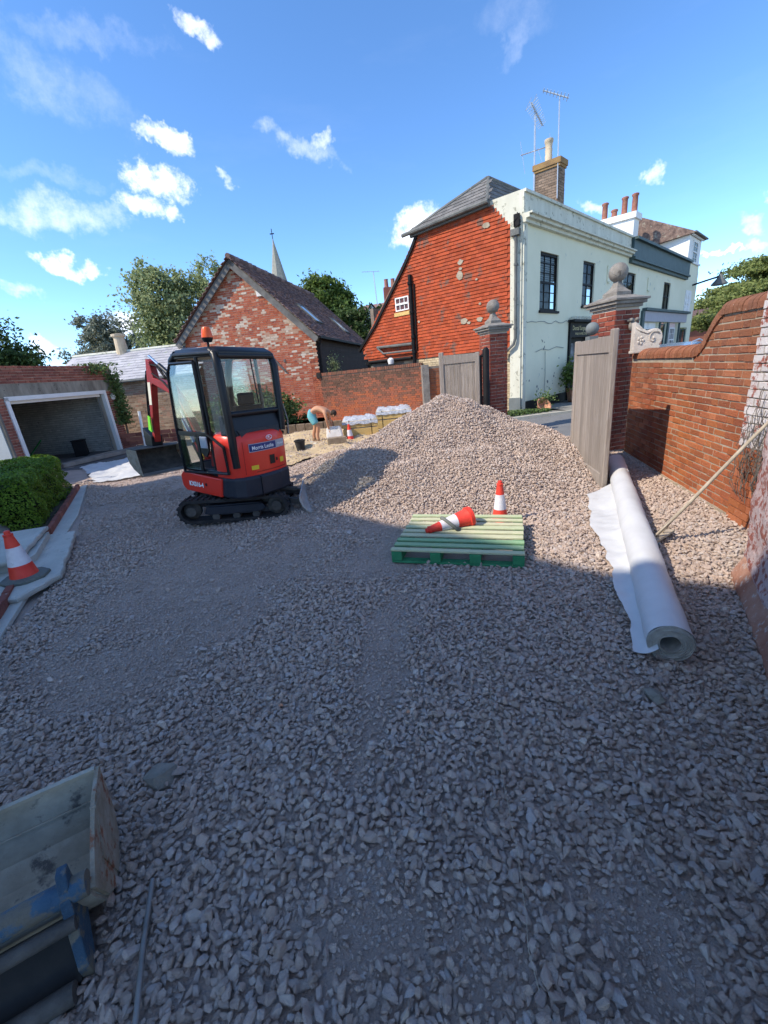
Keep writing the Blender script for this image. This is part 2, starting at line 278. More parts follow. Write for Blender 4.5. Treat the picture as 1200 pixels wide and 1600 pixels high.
m_dark = pmat('dark_interior', (.02, .02, .02), (.035, .033, .03), 5, .9, .1)
m_curt = pmat('window_interior', (.05, .05, .055), (.30, .31, .32), 3.2, .9, 0, stretch=(1, 1, .8))
m_pink = pmat('pink_shopfront_paint', (.66, .50, .50), (.7, .54, .54), 5, .6, .05)
m_lil = pmat('lilac_grey_fascia', (.34, .33, .37), (.38, .37, .41), 5, .6, .05)
m_grayp = pmat('grey_plinth_paint', (.13, .15, .15), (.17, .19, .19), 5, .7, .1)
m_glass = glass_mat('cab_glass', (.93, .96, .94), .015)
m_pane = glass_mat('window_glass', (.55, .6, .6), .03)
m_brass = pmat('spire_shingle', (.24, .235, .20), (.32, .31, .27), 3, .9, .2)
# ------------------------------------------------------------------ mesh helpers
def V(*a): return Vector(a)
def head(h): return Vector((math.sin(R(h)), math.cos(R(h)), 0))
def meta(o, label=None, cat=None, group=None, kind=None):
    if label: o['label'] = label
    if cat: o['category'] = cat
    if group: o['group'] = group
    if kind: o['kind'] = kind
    return o
class MB:
    def __init__(s): s.v = []; s.f = []; s.r = []; s.mi = []; s.m = 0; s.rn = None; s.T = None
    def add(s, vs, fs, r=None):
        b = len(s.v)
        if s.T is not None: vs = [s.T @ Vector(p) for p in vs]
        s.v += [tuple(p) for p in vs]
        rr = random.random() if r is None else r
        for f in fs: s.f.append(tuple(b+i for i in f)); s.r.append(rr); s.mi.append(s.m)
        return s
    def boxa(s, O, ax, ay, az, r=None, skip=()):
        O, ax, ay, az = Vector(O), Vector(ax), Vector(ay), Vector(az)
        p = [O, O+ax, O+ax+ay, O+ay, O+az, O+ax+az, O+ax+ay+az, O+ay+az]
        fs = [(0, 3, 2, 1), (4, 5, 6, 7), (0, 1, 5, 4), (1, 2, 6, 5), (2, 3, 7, 6), (3, 0, 4, 7)]
        if ax.cross(ay).dot(az) < 0: fs = [f[::-1] for f in fs]
        return s.add(p, [f for i, f in enumerate(fs) if i not in skip], r)
    def box(s, x0, x1, y0, y1, z0, z1, r=None): return s.boxa((x0, y0, z0), (x1-x0, 0, 0), (0, y1-y0, 0), (0, 0, z1-z0), r)
    def cbox(s, x0, x1, y0, y1, z0, z1, c=.01, r=None):
        """chamfered box"""
        vs = []; 
        for sx in (0, 1):
            for sy in (0, 1):
                for sz in (0, 1):
                    X = (x0, x1)[sx]; Y = (y0, y1)[sy]; Z = (z0, z1)[sz]; dx = c*(1-2*sx); dy = c*(1-2*sy); dz = c*(1-2*sz)
                    vs += [(X, Y+dy, Z+dz), (X+dx, Y, Z+dz), (X+dx, Y+dy, Z)]
        return s.hull(vs, r)
    def hull(s, pts, r=None):
        bm = bmesh.new()
        for p in pts: bm.verts.new(p)
        g = bmesh.ops.convex_hull(bm, input=bm.verts)
        bmesh.ops.delete(bm, geom=[x for x in bm.verts if not x.link_faces], context='VERTS')
        bmesh.ops.dissolve_limit(bm, angle_limit=.02, verts=bm.verts, edges=bm.edges)
        bm.verts.index_update()
        s.add([x.co.copy() for x in bm.verts], [[y.index for y in f.verts] for f in bm.faces], r); bm.free(); return s
    def tube(s, path, rad, n=8, cap=True, r=None):
        path = [Vector(p) for p in path]
        if not isinstance(rad, (list, tuple)): rad = [rad]*len(path)
        vs = []; fs = []; up = None
        for i, p in enumerate(path):
            t = (path[min(i+1, len(path)-1)]-path[max(i-1, 0)]).normalized()
            if up is None: up = t.orthogonal().normalized()
            up = (up-t*up.dot(t)).normalized(); w_ = t.cross(up)
            for k in range(n):
                a = 2*math.pi*k/n; vs.append(p+(up*math.cos(a)+w_*math.sin(a))*rad[i])
        for i in range(len(path)-1):
            for k in range(n):
                k2 = (k+1) % n; fs.append((i*n+k, i*n+k2, (i+1)*n+k2, (i+1)*n+k))
        if cap: fs.append(tuple(range(n))[::-1]); fs.append(tuple((len(path)-1)*n+k for k in range(n)))
        return s.add(vs, fs, r)
    def lathe(s, prof, O=(0, 0, 0), n=24, r=None, axis=None, sq=False):
        O = Vector(O); ax = Vector(axis or (0, 0, 1)).normalized(); u = ax.orthogonal().normalized() if axis else Vector((1, 0, 0)); w_ = ax.cross(u)
        vs = []; fs = []
        for (rr, z) in prof:
            for k in range(n):
                a = 2*math.pi*k/n+(math.pi/4 if sq else 0); vs.append(O+ax*z+(u*math.cos(a)+w_*math.sin(a))*rr)
        for i in range(len(prof)-1):
            for k in range(n):
                k2 = (k+1) % n; fs.append((i*n+k, i*n+k2, (i+1)*n+k2, (i+1)*n+k))
        fs.append(tuple(range(n))[::-1]); fs.append(tuple((len(prof)-1)*n+k for k in range(n)))
        return s.add(vs, fs, r)
    def poly(s, pts, thick, r=None):
        """flat polygon extruded by vector thick"""
        pts = [Vector(p) for p in pts]; t = Vector(thick); n = len(pts)
        nn = Vector((0, 0, 0))
        for i in range(n): nn += pts[i].cross(pts[(i+1) % n])
        if nn.dot(t) > 0: pts = pts[::-1]
        vs = pts+[p+t for p in pts]
        fs = [tuple(range(n)), tuple(range(n, 2*n))[::-1]]+[((i+1) % n, i, n+i, n+(i+1) % n) for i in range(n)]
        return s.add(vs, fs, r)
    def sphere(s, c, rad, n=14, sc=(1, 1, 1), r=None):
        prof = [(rad*math.sin(math.pi*i/n)+1e-4, -rad*math.cos(math.pi*i/n)) for i in range(n+1)]
        b = len(s.v); T = s.T; s.T = None; s.lathe(prof, (0, 0, 0), n*2, r); s.T = T
        for i in range(b, len(s.v)):
            p = Vector((s.v[i][0]*sc[0], s.v[i][1]*sc[1], s.v[i][2]*sc[2]))+Vector(c); s.v[i] = tuple(T @ p if T is not None else p)
        return s
    def build(s, name, mats, parent=None, world=False, smooth=False, bevel=0, weld=False):
        me = bpy.data.meshes.new(name)
        vs = s.v
        if world and parent is not None:
            Mi = parent.matrix_basis.inverted(); vs = [tuple(Mi @ Vector(p)) for p in vs]
        me.from_pydata(vs, [], s.f)
        a = me.attributes.new('rnd', 'FLOAT', 'FACE'); a.data.foreach_set('value', np.array(s.r, dtype=np.float32))
        if not isinstance(mats, (list, tuple)): mats = [mats]
        for m in mats: me.materials.append(m)
        if len(mats) > 1: me.polygons.foreach_set('material_index', np.array(s.mi, dtype=np.int32))
        if smooth is True: me.polygons.foreach_set('use_smooth', np.ones(len(s.f), dtype=bool))
        elif smooth:
            me.polygons.foreach_set('use_smooth', np.ones(len(s.f), dtype=bool)); me.set_sharp_from_angle(angle=R(smooth))
        me.update()
        o = bpy.data.objects.new(name, me); col.objects.link(o)
        if parent is not None: o.parent = parent
        if bevel:
            b = o.modifiers.new('bevel', 'BEVEL'); b.width = bevel; b.segments = 2; b.limit_method = 'ANGLE'
        return o
def thing(name, label, cat, loc=(0, 0, 0), rz=0, group=None):
    o = bpy.data.objects.new(name, None); col.objects.link(o); o.location = loc; o.rotation_euler = (0, 0, rz); o.empty_display_size = .2
    o.matrix_basis = Matrix.Translation(Vector(loc)) @ Euler((0, 0, rz)).to_matrix().to_4x4()
    return meta(o, label, cat, group)
def kids(o): return [c for c in bpy.data.objects if c.parent == o]
def dup(o, parent=None):
    c = o.copy(); col.objects.link(c); c.parent = parent
    for ch in [x for x in list(col.objects) if x.parent == o]: dup(ch, c)
    return c
def text_mb(txt, size, O, ux, uy, ext=.002, bold=0.):
    """lettering as raised mesh: baseline origin O, text direction ux, up uy"""
    cu = bpy.data.curves.new('lettering', 'FONT'); cu.body = txt; cu.size = size; cu.extrude = 0; cu.offset = bold; cu.resolution_u = 3
    ob = bpy.data.objects.new('lettering', cu); col.objects.link(ob)
    dg = bpy.context.evaluated_depsgraph_get(); me = bpy.data.meshes.new_from_object(ob.evaluated_get(dg))
    ux = Vector(ux).normalized(); uy = Vector(uy).normalized(); n = ux.cross(uy)
    mb = MB(); mb.add([Vector(O)+ux*v.co.x+uy*v.co.y+n*ext for v in me.vertices], [tuple(p.vertices) for p in me.polygons])
    wdt = max([v.co.x for v in me.vertices] or [0])
    bpy.data.objects.remove(ob); bpy.data.meshes.remove(me); bpy.data.curves.remove(cu)
    return mb, wdt
BRK = {}
def brick_mesh(kind, mat):
    """four slightly different chamfered bricks of a length, sharing mesh data"""
    key = (kind, mat.name)
    if key not in BRK:
        BRK[key] = []
        for i in range(4):
            l = {'s': .2135, 'h': .101, 'q': .052}[kind]; mb = MB(); j = lambda a=.002: random.uniform(-a, a); pts = []
            for sx in (0, 1):
                for sz in (0, 1):
                    cx, cz = (0, l)[sx]+j(), (0, .0645)[sz]+j(); ddx = (1-2*sx); ddz = (1-2*sz); c = random.uniform(.003, .009)
                    pts += [(cx, -.035, cz), (cx, -c, cz), (cx+ddx*c, 0, cz+ddz*c)]
            mb.hull(pts, r=0)
            me_o = mb.build('brick', mat); me = me_o.data; bpy.data.objects.remove(me_o); BRK[key].append(me)
    return BRK[key]
def bricks(parent, O, du, nrm, u0, u1, z0, z1, inside, mat, near=0, jit=.004, name='brick', bond='flemish', proud=.006, stuffname='brickwork', rfun=None):
    """individual bricks on a wall face.  near = how many are objects, the rest go in one mesh.  jitter in depth"""
    O, du, nrm = Vector(O), Vector(du).normalized(), Vector(nrm).normalized()
    lst = []; k = 0; z = z0
    while z+.06 < z1:
        u = u0-random.random()*.012-(.168 if k % 2 and bond == 'flemish' else 0); j = 0
        while u < u1:
            kind = ('s', 'h')[j % 2] if bond == 'flemish' else ('s' if k % 2 == 0 else 'h')
            l = .2135 if kind == 's' else .101
            a_, b_ = max(u, u0), min(u+l, u1)
            if b_-a_ > .025 and inside((a_+b_)/2, z+.032): lst.append((a_, z, kind if b_-a_ > l-.004 else 'c', b_-a_))
            u += l+.0105; j += 1
        z += .075; k += 1
    mi = parent.matrix_basis.inverted(); y = V(0, 0, 1).cross(du)
    lst.sort(key=lambda q: (O+du*q[0]+V(0, 0, q[1])-CAMP).length)
    rotw = math.atan2(du.y, du.x); flip = y.dot(nrm) < 0
    mb = MB()
    for i, (u, z, kind, l) in enumerate(lst):
        pr = proud+random.uniform(-jit, jit)
        if i < near and kind != 'c':
            o = bpy.data.objects.new(name, random.choice(brick_mesh(kind, mat))); col.objects.link(o); o.parent = parent
            if flip: P = O+du*(u+l)+V(0, 0, z)+nrm*pr; a = rotw+math.pi
            else: P = O+du*u+V(0, 0, z)+nrm*pr; a = rotw
            a += random.uniform(-.008, .008)
            Mw = Matrix.Translation(P) @ Euler((0, 0, a)).to_matrix().to_4x4(); o.matrix_basis = mi @ Mw
        else:
            jz = random.uniform(-.0025, .0025)
            mb.boxa(O+du*u+V(0, 0, z+jz)-nrm*.02, du*l, nrm*(.02+pr), (0, 0, .0645), r=(rfun(u, z) if rfun else None))
    if mb.f:
        o = mb.build(stuffname, mat, parent, world=True); o['kind'] = 'stuff'
    return lst
def tiles(parent, O, du, dv, nrm, u0, u1, v0, v1, inside, mat, tw=.165, g=.10, lift=.018, jit=.003, name='tiles', drop=0.):
    """overlapping tiles laid in courses; each tile its own tilted slab"""
    O, du, dv, nrm = Vector(O), Vector(du).normalized(), Vector(dv).normalized(), Vector(nrm).normalized()
    mb = MB(); k = 0; v = v0
    while v < v1:
        u = u0-(tw/2 if k % 2 else 0)
        while u < u1:
            if inside(u+tw/2, v+g/2) and random.random() >= drop:
                a = lift+random.uniform(-jit, jit); b = random.uniform(-jit, jit)*.7; gp = tw*.008; jv = random.uniform(-.004, .004)
                P = O+du*(u+gp)+dv*(v+jv)
                p = [P+nrm*(a-b), P+du*(tw-2*gp)+nrm*(a+b), P+du*(tw-2*gp)+dv*(g*1.12)+nrm*.004, P+dv*(g*1.12)+nrm*.004,
                     P-nrm*.004, P+du*(tw-2*gp)-nrm*.004]
                fs = [(0, 1, 2, 3), (4, 5, 1, 0), (5, 2, 1), (4, 0, 3)]
                if du.cross(dv).dot(nrm) < 0: fs = [f[::-1] for f in fs]
                mb.add(p, fs)
            u += tw
        v += g; k += 1
    o = mb.build(name, mat, parent, world=True); o['kind'] = 'stuff'; return o
def wall_holes(mb, O, du, nrm, u0, u1, z0, z1, holes, depth=.12):
    """wall face with rectangular openings and reveals; the wall goes `depth` back"""
    O, du, nrm = Vector(O), Vector(du).normalized(), Vector(nrm).normalized()
    us = sorted({u0, u1, *[h[0] for h in holes], *[h[1] for h in holes]}); zs = sorted({z0, z1, *[h[2] for h in holes], *[h[3] for h in holes]})
    P = lambda u, z, d=0.: O+du*u+V(0, 0, z)-nrm*d
    fl = du.cross(V(0, 0, 1)).dot(nrm) < 0
    def q(a, b, c, d): mb.add([a, b, c, d], [(3, 2, 1, 0) if fl else (0, 1, 2, 3)], .5)
    for i in range(len(us)-1):
        for j in range(len(zs)-1):
            a, b, c, d = us[i], us[i+1], zs[j], zs[j+1]
            if any(h[0] <= a+1e-6 and b <= h[1]+1e-6 and h[2] <= c+1e-6 and d <= h[3]+1e-6 for h in holes): continue
            q(P(a, c), P(b, c), P(b, d), P(a, d))
    for h in holes:
        a, b, c, d = h
        q(P(a, c), P(a, c, depth), P(b, c, depth), P(b, c)); q(P(a, d), P(b, d), P(b, d, depth), P(a, d, depth))
        q(P(a, c), P(a, d), P(a, d, depth), P(a, c, depth)); q(P(b, c), P(b, c, depth), P(b, d, depth), P(b, d))
# ------------------------------------------------------------------ terrain
_vn = rng.random((256, 256))
def vnoise(x, y, s):
    x = np.asarray(x)/s+40.; y = np.asarray(y)/s+40.; xi = np.floor(x).astype(int); yi = np.floor(y).astype(int); fx = x-xi; fy = y-yi
    fx = fx*fx*(3-2*fx); fy = fy*fy*(3-2*fy); g = lambda a, b: _vn[a % 256, b % 256]
    return (g(xi, yi)*(1-fx)+g(xi+1, yi)*fx)*(1-fy)+(g(xi, yi+1)*(1-fx)+g(xi+1, yi+1)*fx)*fy
def heap_z(x, y):
    def cone(cx, cy, h, r, rx=1., p=1.35):
        d = np.sqrt(((x-cx)/rx)**2+(y-cy)**2)/r
        return h*np.clip(1-d, 0, None)**1.0*(1+.0*d)
    d = np.sqrt(((x-1.35)/1.12)**2+((y-7.4))**2)
    main = 1.30-np.sqrt((d*.54)**2+.006)
    d2 = np.sqrt(((x+.12)/1.10)**2+((y-6.8)/1.0)**2); low = .62-np.sqrt((d2*.42)**2+.01)
    d3 = np.sqrt(((x-2.5)/1.05)**2+((y-7.1)/1.25)**2); rgt = .62-np.sqrt((d3*.46)**2+.01)
    d4 = np.sqrt(((x-1.55)/1.2)**2+((y-5.9)/1.1)**2); frn = .40-np.sqrt((d4*.34)**2+.01)
    d5 = np.sqrt(((x+.7)/1.2)**2+((y-8.6)/1.2)**2); bck = .30-np.sqrt((d5*.30)**2+.01)
    k = 16.; z = np.log(sum(np.exp(k*q) for q in (main, low, rgt, frn, bck, np.zeros_like(main)-.04)))/k
    n = (vnoise(x+3, y+1, .95)-.5)*.22+(vnoise(x, y, .42)-.5)*.19+(vnoise(x+9, y, .17)-.5)*.045
    return z-.02+n*np.clip(z*3, 0, 1)
def ground_z(x, y):
    return (vnoise(x, y, 1.1)-.5)*.05+(vnoise(x+31, y+7, .38)-.5)*.022
def inpoly(x, y, poly):
    ins = np.zeros(np.shape(x), bool); n = len(poly)
    for i in range(n):
        x1, y1 = poly[i]; x2, y2 = poly[(i+1) % n]
        c = ((y1 > y) != (y2 > y)) & (x < (x2-x1)*(y-y1)/((y2-y1) if y2 != y1 else 1e-9)+x1); ins ^= c
    return ins
def grid_mesh(name, x0, x1, y0, y1, st, zf, mat, mask=None, zmin=None, smooth=True):
    xs = np.arange(x0, x1+1e-6, st); ys = np.arange(y0, y1+1e-6, st); X, Y = np.meshgrid(xs, ys); Z = zf(X, Y)
    v = np.stack([X.ravel(), Y.ravel(), Z.ravel()], 1); nx = len(xs); ny = len(ys)
    ii, jj = np.meshgrid(np.arange(nx-1), np.arange(ny-1)); a = (jj*nx+ii).ravel()
    f = np.stack([a, a+1, a+nx+1, a+nx], 1)
    cx = X.ravel()[a]+st/2; cy = Y.ravel()[a]+st/2; keep = np.ones(len(a), bool)
    if mask is not None: keep &= mask(cx, cy)
    if zmin is not None: keep &= Z.ravel()[f].max(1) > zmin
    f = f[keep]; used = np.unique(f); re = -np.ones(len(v), int); re[used] = np.arange(len(used)); v = v[used]; f = re[f]
    me = bpy.data.meshes.new(name); me.vertices.add(len(v)); me.vertices.foreach_set('co', v.astype(np.float32).ravel())
    me.loops.add(f.size); me.loops.foreach_set('vertex_index', f.ravel().astype(np.int32)); me.polygons.add(len(f)); me.polygons.foreach_set('loop_start', np.arange(0, f.size, 4, dtype=np.int32))
    me.polygons.foreach_set('use_smooth', np.full(len(f), smooth)); me.materials.append(mat); me.update(calc_edges=True); me.validate()
    o = bpy.data.objects.new(name, me); col.objects.link(o); return o
C0 = V(4.70, 13.40, 0); HA = V(.736, .677, 0); HB = V(-.772, .636, 0)      # corner of the rendered house, its front and its gable directions
def HF(u, v, z): return C0+HA*u+HB*v+V(0, 0, z)
HNF = V(.677, -.736, 0); HNG = V(-.636, -.772, 0)                              # outward normals of front and gable
far = MB(); far.add([(-400, -60, -.08), (400, -60, -.08), (400, 700, -.08), (-400, 700, -.08)], [(0, 1, 2, 3)]); meta(far.build('ground', m_field), kind='structure')
yard = grid_mesh('yard_ground', -13, 6.2, -6, 19, .08, ground_z, m_fines); meta(yard, kind='structure')
# road, pavement, kerb, verge
kerb_line = [(2.6, 12.15), (3.9, 12.25), (6.0, 12.62), (8.0, 14.0)]+[tuple((HF(u, -1.5, 0)).xy) for u in (6, 12, 25, 45, 80)]
mb = MB(); right = [(3.15, 10.3), (4.35, 7.4), (5.5, 6.4), (9, 5.5), (14, 6), (24, 8), (42, 18), (75, 45), (110, 60)]
for i in range(len(kerb_line)-1):
    a, b, c, d = kerb_line[i], kerb_line[i+1], right[i+1], right[i]
    mb.add([(a[0], a[1], .034), (d[0], d[1], .034), (c[0], c[1], .034), (b[0], b[1], .034)], [(0, 1, 2, 3)])
meta(mb.build('road', m_asph), kind='structure')
KERB = thing('kerb', None, None, (3.9, 12.3, 0)); KERB['kind'] = 'structure'; mb = MB()
for i in range(len(kerb_line)-1):
    a, b = V(*kerb_line[i], 0), V(*kerb_line[i+1], 0); t = (b-a).normalized(); n = V(-t.y, t.x, 0); nn = int((b-a).length/.9)+1
    if i < 4:
        for k in range(nn): p = a+(b-a)*(k/nn); mk = MB(); mk.boxa(p+t*.005, t*((b-a).length/nn-.01), n*.13, (0, 0, .115+random.uniform(-.003, .003))); mk.build('kerb_stone', m_kerb, KERB, world=True)
    mb.boxa(a+n*.13, b-a, n*4.2, (0, 0, .105))
meta(mb.build('pavement', m_pave), kind='structure')
# ------------------------------------------------------------------ gravel: eleven stone shapes scattered as instances
stone_col = bpy.data.collections.new('gravel_stone_shapes')
for i in range(11):
    bm = bmesh.new(); rr = random.Random(i*13+5)
    for k in range(15):
        a = Vector((rr.gauss(0, 1), rr.gauss(0, 1), rr.gauss(0, 1))).normalized(); a = Vector((a.x*.5*rr.uniform(.8, 1.1), a.y*.36*rr.uniform(.8, 1.15), a.z*.25*rr.uniform(.75, 1.1))); bm.verts.new(a)
    bmesh.ops.convex_hull(bm, input=bm.verts); bmesh.ops.delete(bm, geom=[x for x in bm.verts if not x.link_faces], context='VERTS')
    bmesh.ops.dissolve_limit(bm, angle_limit=.2, verts=bm.verts[:], edges=bm.edges[:])
    bmesh.ops.bevel(bm, geom=bm.edges[:], offset=.018, segments=1, affect='EDGES', clamp_overlap=True)
    me = bpy.data.meshes.new('gravel_stone'); bm.to_mesh(me); bm.free(); me.polygons.foreach_set('use_smooth', [True]*len(me.polygons)); me.set_sharp_from_angle(angle=R(24))
    me.materials.append(m_gravel); stone_col.objects.link(bpy.data.objects.new('gravel_stone', me))
def scatter(name, P, ROT, SC, parent=None, collection=None):
    me = bpy.data.meshes.new(name); n = len(P); me.vertices.add(n); me.vertices.foreach_set('co', P.astype(np.float32).ravel())
    a = me.attributes.new('rot', 'FLOAT_VECTOR', 'POINT'); a.data.foreach_set('vector', ROT.astype(np.float32).ravel())
    a = me.attributes.new('scl', 'FLOAT_VECTOR', 'POINT'); a.data.foreach_set('vector', SC.astype(np.float32).ravel())
    me.update(); o = bpy.data.objects.new(name, me); col.objects.link(o)
    if parent: o.parent = parent
    g = bpy.data.node_groups.new(name, 'GeometryNodeTree'); g.interface.new_socket('Geometry', in_out='INPUT', socket_type='NodeSocketGeometry'); g.interface.new_socket('Geometry', in_out='OUTPUT', socket_type='NodeSocketGeometry')
    gi = g.nodes.new('NodeGroupInput'); go = g.nodes.new('NodeGroupOutput'); ip = g.nodes.new('GeometryNodeInstanceOnPoints'); ci = g.nodes.new('GeometryNodeCollectionInfo')
    ci.inputs[0].default_value = collection or stone_col; ci.inputs['Separate Children'].default_value = True; ci.inputs['Reset Children'].default_value = True
    r_ = g.nodes.new('GeometryNodeInputNamedAttribute'); r_.data_type = 'FLOAT_VECTOR'; r_.inputs[0].default_value = 'rot'
    s_ = g.nodes.new('GeometryNodeInputNamedAttribute'); s_.data_type = 'FLOAT_VECTOR'; s_.inputs[0].default_value = 'scl'
    e2r = g.nodes.new('FunctionNodeEulerToRotation'); g.links.new(r_.outputs[0], e2r.inputs[0])
    g.links.new(gi.outputs[0], ip.inputs['Points']); g.links.new(ci.outputs[0], ip.inputs['Instance']); ip.inputs['Pick Instance'].default_value = True
    g.links.new(e2r.outputs[0], ip.inputs['Rotation']); g.links.new(s_.outputs[0], ip.inputs['Scale']); g.links.new(ip.outputs[0], go.inputs[0])
    md = o.modifiers.new('scatter', 'NODES'); md.node_group = g; return o
YARD = [(-2.75, 2.0), (-3.20, 2.9), (-3.42, 3.7), (-4.12, 5.2), (-6.28, 8.70), (-7.2, 9.6), (-5.3, 10.2), (-3.2, 10.0), (-2.2, 8.9), (-.8, 9.9), (.5, 12.0), (2.7, 12.1), (3.1, 10.6), (4.3, 7.6), (4.3, 7.0), (3.5, 3.8), (3.3, 3.1), (2.66, 2.68), (1.95, 1.62), (1.1, .2), (1.1, -.6), (-3.5, -.6), (-4.5, .8)]
def stones(n_step, zf, mask, keepf, size, lay=0., zr=.012, seed=1, tilt=.45, bounds=(-7.5, 4.5, -.6, 12.2)):
    g = np.random.default_rng(seed); xs = np.arange(bounds[0], bounds[1], n_step); ys = np.arange(bounds[2], bounds[3], n_step); X, Y = np.meshgrid(xs, ys); X = X.ravel()+g.uniform(-.5, .5, X.size)*n_step; Y = Y.ravel()+g.uniform(-.5, .5, Y.size)*n_step
    m = mask(X, Y) & (g.random(X.size) < keepf(X, Y)); X = X[m]; Y = Y[m]; n = len(X)
    s = np.exp(g.normal(0, .22, n))*size(X, Y)*.95; e = .05
    gx = (zf(X+e, Y)-zf(X-e, Y))/(2*e); gy = (zf(X, Y+e)-zf(X, Y-e))/(2*e)
    Z = zf(X, Y)+s*.10+g.uniform(-.4, 1, n)*zr+lay
    rot = np.stack([g.normal(0, tilt, n)+np.arctan(gy), g.normal(0, tilt, n)-np.arctan(gx), g.uniform(0, 6.283, n)], 1)
    sc = np.stack([s*g.uniform(.8, 1.25, n), s*g.uniform(.8, 1.2, n), s*g.uniform(.8, 1.3, n)], 1)
    return np.stack([X, Y, Z], 1), rot, sc
def cat(*L_): return [np.concatenate([a[i] for a in L_]) for i in range(3)]
def loose(x, y):
    """1 where gravel lies thick, 0 where it is crushed to fines (wheel tracks)"""
    n = .55*vnoise(x, y, .75)+.3*vnoise(x+50, y, .3)+.15*vnoise(x, y+50, .14)
    tr = np.exp(-((x+.15-.12*(y-1.5))/.20)**2)*np.clip(1.3-np.abs(y-2.0)*.55, 0, 1)*.30+np.exp(-((x+1.1+.55*(y-3.6))/.9)**2)*np.exp(-((y-4.0)/1.3)**2)*.24
    rgt = np.clip((x-.4)*.3, 0, .25)
    return np.clip((n-tr+rgt-.30)*5.0, 0.03, 1)
inyard = lambda x, y: inpoly(x, y, YARD)
PALP = [(.02, 3.60), (1.13, 3.22), (1.42, 4.08), (.33, 4.45)]; BKTP = [(-1.10, .86), (-1.30, 1.24), (-2.3, .62), (-2.1, .2)]
offheap = lambda x, y: inyard(x, y) & (heap_z(x, y) < .03) & ~inpoly(x, y, PALP) & ~inpoly(x, y, BKTP)
sz = lambda x, y: .022+.019*loose(x, y)-.004*np.clip((y-4)/4, 0, 1)
A = cat(stones(.0245, ground_z, offheap, lambda x, y: .62+.38*loose(x, y), sz, seed=2),
        stones(.035, ground_z, offheap, lambda x, y: np.clip(loose(x, y)-.35, 0, 1)*.75, lambda x, y: sz(x, y)*1.12, lay=.014, seed=3, tilt=.65),
        stones(.020, ground_z, lambda x, y: offheap(x, y) & (y < 5.5), lambda x, y: .92-.6*loose(x, y), lambda x, y: .0165+0*x, zr=.003, seed=4),
        stones(.011, ground_z, lambda x, y: offheap(x, y) & (y < 3.2), lambda x, y: .8-.8*loose(x, y), lambda x, y: .008+0*x, zr=.002, seed=24),
        stones(.13, ground_z, offheap, lambda x, y: .14+0*x, lambda x, y: .054+0*x, seed=6, tilt=.3, lay=.004))
meta(scatter('gravel', *A), 'purple grey slate gravel spread over the yard in the foreground', 'gravel', kind='stuff')
heap = grid_mesh('gravel_heap', -3.0, 4.4, 4.2, 10.8, .06, lambda x, y: heap_z(x, y)-.012, m_fines, zmin=0.0, mask=lambda x, y: (x < 4.3-(y-7.4)*.42))
meta(heap, 'tall sunlit heap of pinkish grey gravel behind the green pallet', 'gravel heap')
inheap = lambda x, y: (heap_z(x, y) > .0) & (x < 4.25-(np.clip(y, 7.4, 99)-7.4)*.42)
hb = (-3., 4.4, 4.2, 10.8)
B = cat(stones(.0265, heap_z, inheap, lambda x, y: .97+0*x, lambda x, y: .038+0*x, seed=12, bounds=hb, tilt=.5, zr=.014),
        stones(.038, heap_z, inheap, lambda x, y: .8+0*x, lambda x, y: .042+0*x, seed=13, bounds=hb, tilt=.7, lay=.012))
meta(scatter('gravel', *B, parent=heap), kind='stuff')
# sandy patch by the far wall, with crumbs
def sand_z(x, y): return .05+.10*np.exp(-((x+1.6)/1.6)**2-((y-12.3)/1.7)**2)+(vnoise(x, y, .5)-.5)*.16+(vnoise(x, y, .16)-.5)*.07
SAND = [(-3.9, 10.1), (-2.9, 9.2), (-1.9, 8.9), (-.9, 9.5), (.2, 11), (1.3, 12.6), (1.9, 16.2), (-2.6, 17), (-3.4, 14)]
meta(grid_mesh('sandy_soil', -4.5, 2.5, 8.5, 17, .07, sand_z, m_sand, mask=lambda x, y: inpoly(x, y, SAND)), 'yellowish churned sandy soil where the man is working', 'soil', kind='stuff')
SC_ = stones(.075, sand_z, lambda x, y: inpoly(x, y, SAND), lambda x, y: .6+0*x, lambda x, y: .045+0*x, seed=31, bounds=(-4.5, 2.5, 8.5, 17), zr=.01)
meta(scatter('sand_stones', *SC_), 'stones and crumbs scattered over the sandy soil near the worker', 'stones', kind='stuff')
# ------------------------------------------------------------------ the tile-hung and rendered house
H = thing('corner_house', 'long house with orange tile-hung gable, pale mint front and black door with sign board', 'house', C0)
def hquad(name, mb, mat, **k): return mb.build(name, mat, H, world=True, **k)
WIN = [(1.14, 2.42, 3.13, 4.78), (4.42, 5.52, 3.35, 4.82), (8.7, 10.3, 3.3, 4.82), (15.0, 16.3, 3.45, 4.80)]
DOOR = (3.5, 5.35, .1, 2.30)
mb = MB(); wall_holes(mb, C0, HA, HNF, .2, 22.3, .42, 6.1, WIN+[DOOR[:2]+(.42, 2.30), (12.1, 14.7, .9, 2.86), (15.2, 16.3, .5, 2.86), (16.7, 18.9, .42, 2.86), (19.5, 21.3, .8, 2.6)], .14)
hquad('front_wall', mb, m_render)
mb = MB(); mb.boxa(HF(.2, -.03, .1), HA*3.25, -HNF*.02, (0, 0, .32)); hquad('black_plinth', mb, m_black)
mb = MB(); mb.boxa(HF(0, 0, .1)-HNF*.2, HA*.2, HNF*.26, (0, 0, 5.9)); mb.boxa(HF(0, 0, .1), HB*.33, HNG*.05, (0, 0, 5.35))
hquad('corner_pilaster', mb, m_cream)
mb = MB(); mb.boxa(HF(-.01, -.03, .1)+HNG*.02, HB*.37, HNG*.07, (0, 0, .48)); hquad('grey_plinth', mb, m_grayp)
